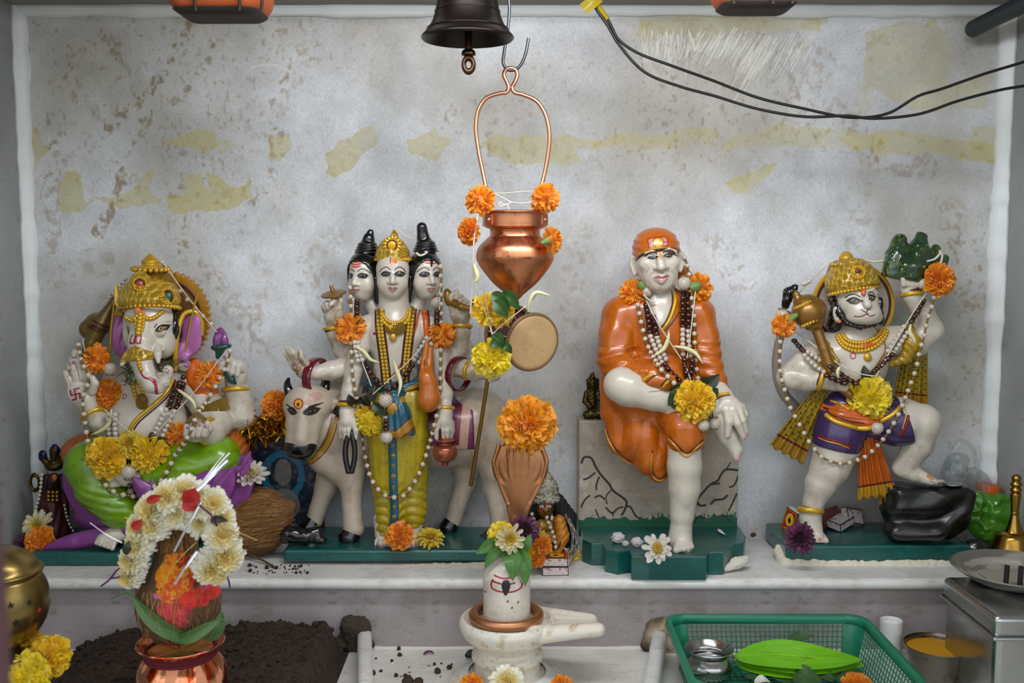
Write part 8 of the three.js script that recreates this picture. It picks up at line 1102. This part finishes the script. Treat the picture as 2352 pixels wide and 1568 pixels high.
{const yT=.174,A=(x,y)=>ground(x,y,yT),pb=A(2171,1322),pf=A(2279,1416),X0=(pb.x+pf.x)/2,Z0=pb.z,Z1=pf.z,X1=X0+.26,st=std('#b4b6b4',.3,{metalness:1,roughnessMap:bumpTex(128,128,(i,j)=>.75+.6*(fbm(i/20,j/20,4)-.4))}),c=thing('steel_container','square stainless steel container with lid at the lower right edge','container',V3((X0+X1)/2,0,(Z0+Z1)/2));part('container_body',box(X0+.004,X1-.004,0,yT-.02,Z0+.004,Z1-.004,.012),st,c);const l=part('lid',box(X0,X1,yT-.036,yT,Z0,Z1,.010),st,c);part('lid_bead',(()=>{const g=new RoundedBoxGeometry(X1-X0+.005,.006,Z1-Z0+.005,3,.003);return g.translate((X0+X1)/2,yT-.036,(Z0+Z1)/2);})(),st,l);
const pc=A(2346,1342);pc.z-=.02;const s=ppm(pc.z),pl=thing('steel_plate','ash-dusted steel plate on the container lid','plate',V3(pc.x,yT,pc.z)),ash=grainTex(256,256,(i,j)=>{const a=fbm(i/22,j/22,3),b=sst(.45,.65,a);return[150+60*b,148+56*b,142+50*b];});part('plate_dish',latheS([[.001,3],[84,3],[112,18],[136,30],[142,31],[143,28],[116,12],[88,-1],[.001,-1]].map(([r,h])=>[r*s,h*s]),50,64).translate(pc.x,yT+.001,pc.z),std('#ffffff',.38,{metalness:.75,map:ash}),pl);part('ash',(()=>{const g=new THREE.CircleGeometry(86*s,60).rotateX(-PI/2),q=g.attributes.position;const gg=new THREE.PlaneGeometry(.1,.1,60,60).rotateX(-PI/2),w=gg.attributes.position;for(let i=0;i<w.count;i++){const x=w.getX(i),z=w.getZ(i),d=Math.hypot(x,z)/.052;w.setY(i,.0035*Math.max(0,1-d*d)*(.4+fbm(x*160,z*160,2)));}gg.computeVertexNormals();return gg.translate(pc.x,yT+.0035,pc.z);})(),std('#8f8a7e',.95),pl);
[[2310,1344],[2342,1346]].forEach(([x,y],i)=>{const p=ground(x,y,yT+.006);single('incense_stub',['black incense stub standing in the ash plate, left one','black incense stub standing in the ash plate at the right edge'][i],'incense',taper([p,p.clone().add(V3(.001,.034,0))],()=>.0042,6,10),std('#1d1a1a',.8),'incense stubs in the ash plate');});
const hz=-1.87,hp=at(2326,1282,hz),hs=ppm(hz),hb=thing('hand_bell','brass hand bell with turned handle behind the steel plate','bell',V3(hp.x,SHELF,hz)),brs=std('#a8823e',.24,{metalness:1}),y0=SHELF-hp.y;part('bell_cup',latheS([[70*hs,y0],[64*hs,y0+.010],[56*hs,.012],[44*hs,.034],[36*hs,.047],[20*hs,.052],[.0001,.053]],40,48).translate(hp.x,hp.y,hz),brs,hb);part('bell_handle',latheS([[30,56],[24,60],[17,74],[12,92],[9,108],[11,112],[9,116],[12,150],[12,158],[9,160],[13,166],[11,172],[9,174],[13,180],[11,186],[9,188],[11,196],[7,203],[.001,205]].map(([r,h])=>[r*hs,h*hs*.98]),120,30).translate(hp.x,hp.y,hz),brs,hb);}
const bag=(pts,seed,mat,nm,lab,z,amp=9)=>{const q=new Sdf(z,2.2,8);for(const p of pts)q.c(p,10);q.fold(amp,(X,Y,z0,x,y,z1)=>{const a=fbm(x*42+seed,y*42,z1*42,2),b=vn(x*90+seed,y*60,z1*90);return(Math.abs(a-.5)*30-5)*.8+(Math.abs(b-.5)-.25)*6;});single(nm,lab,'plastic bag',q.geo(),mat);};
bag([[[2200,1060,0,22],[2190,1090,0,26]],[[2240,1090,0,20],[2256,1130,0,26],[2250,1180,0,22]]],3,std('#e8ecec',.12,{transmission:.92,opacity:1,roughness:.12}),'clear_bag','crumpled clear plastic bag beside the black rock',-2.0);
single('bag_handle','clear plastic loop handle standing above the crumpled clear bag','plastic bag',leafBlade([at(2176,1080,-1.995),at(2184,1040,-1.99),at(2206,1012,-1.99),at(2232,1030,-1.99),at(2244,1070,-1.995),at(2252,1110,-2.0)],.006,V3(0,0,1),.4,()=>.9),std('#e0e6e6',.15,{transmission:.85}));
bag([[[2236,1150,0,22],[2230,1190,0,20],[2246,1210,4,18]],[[2240,1148,0,14],[2290,1152,4,18],[2320,1160,4,16]],[[2286,1176,8,26],[2330,1190,4,30]],[[2270,1216,10,30],[2320,1230,6,34]]],11,std('#4f9420',.2,{transmission:.3,clearcoat:.5}),'green_bag','shiny green plastic bag knotted in the right corner',-1.97);
bag([[[2236,1262,0,22],[2262,1272,0,22],[2290,1276,0,16]]],17,std('#2a2c2c',.25,{clearcoat:.4}),'black_bag','dark grey plastic bag under the green one, beside the hand bell',-1.93,6);
{const z=-2.0,p=at(2264,1150,z),s=ppm(z);const c=thing('orange_cap','orange plastic bottle cap leaning in the right corner','cap',V3(p.x,SHELF,z));part('cap_top',latheS([[36,-40],[38,-6],[31,0],[28,38],[24,42],[.001,43]].map(([r,h])=>[r*s,h*s]),40,40).rotateZ(-.12).translate(p.x,p.y-.002,z),std('#c25a10',.45),c);part('bottle',latheS([[.001,SHELF-p.y],[.03,SHELF-p.y],[.032,-.04],[.028,-.033],[.001,-.032]],20,36).translate(p.x,p.y,z),std('#c9ccc8',.3),c);}
}
console.log('tris',Math.round(tris));
renderer.render(scene,camera);
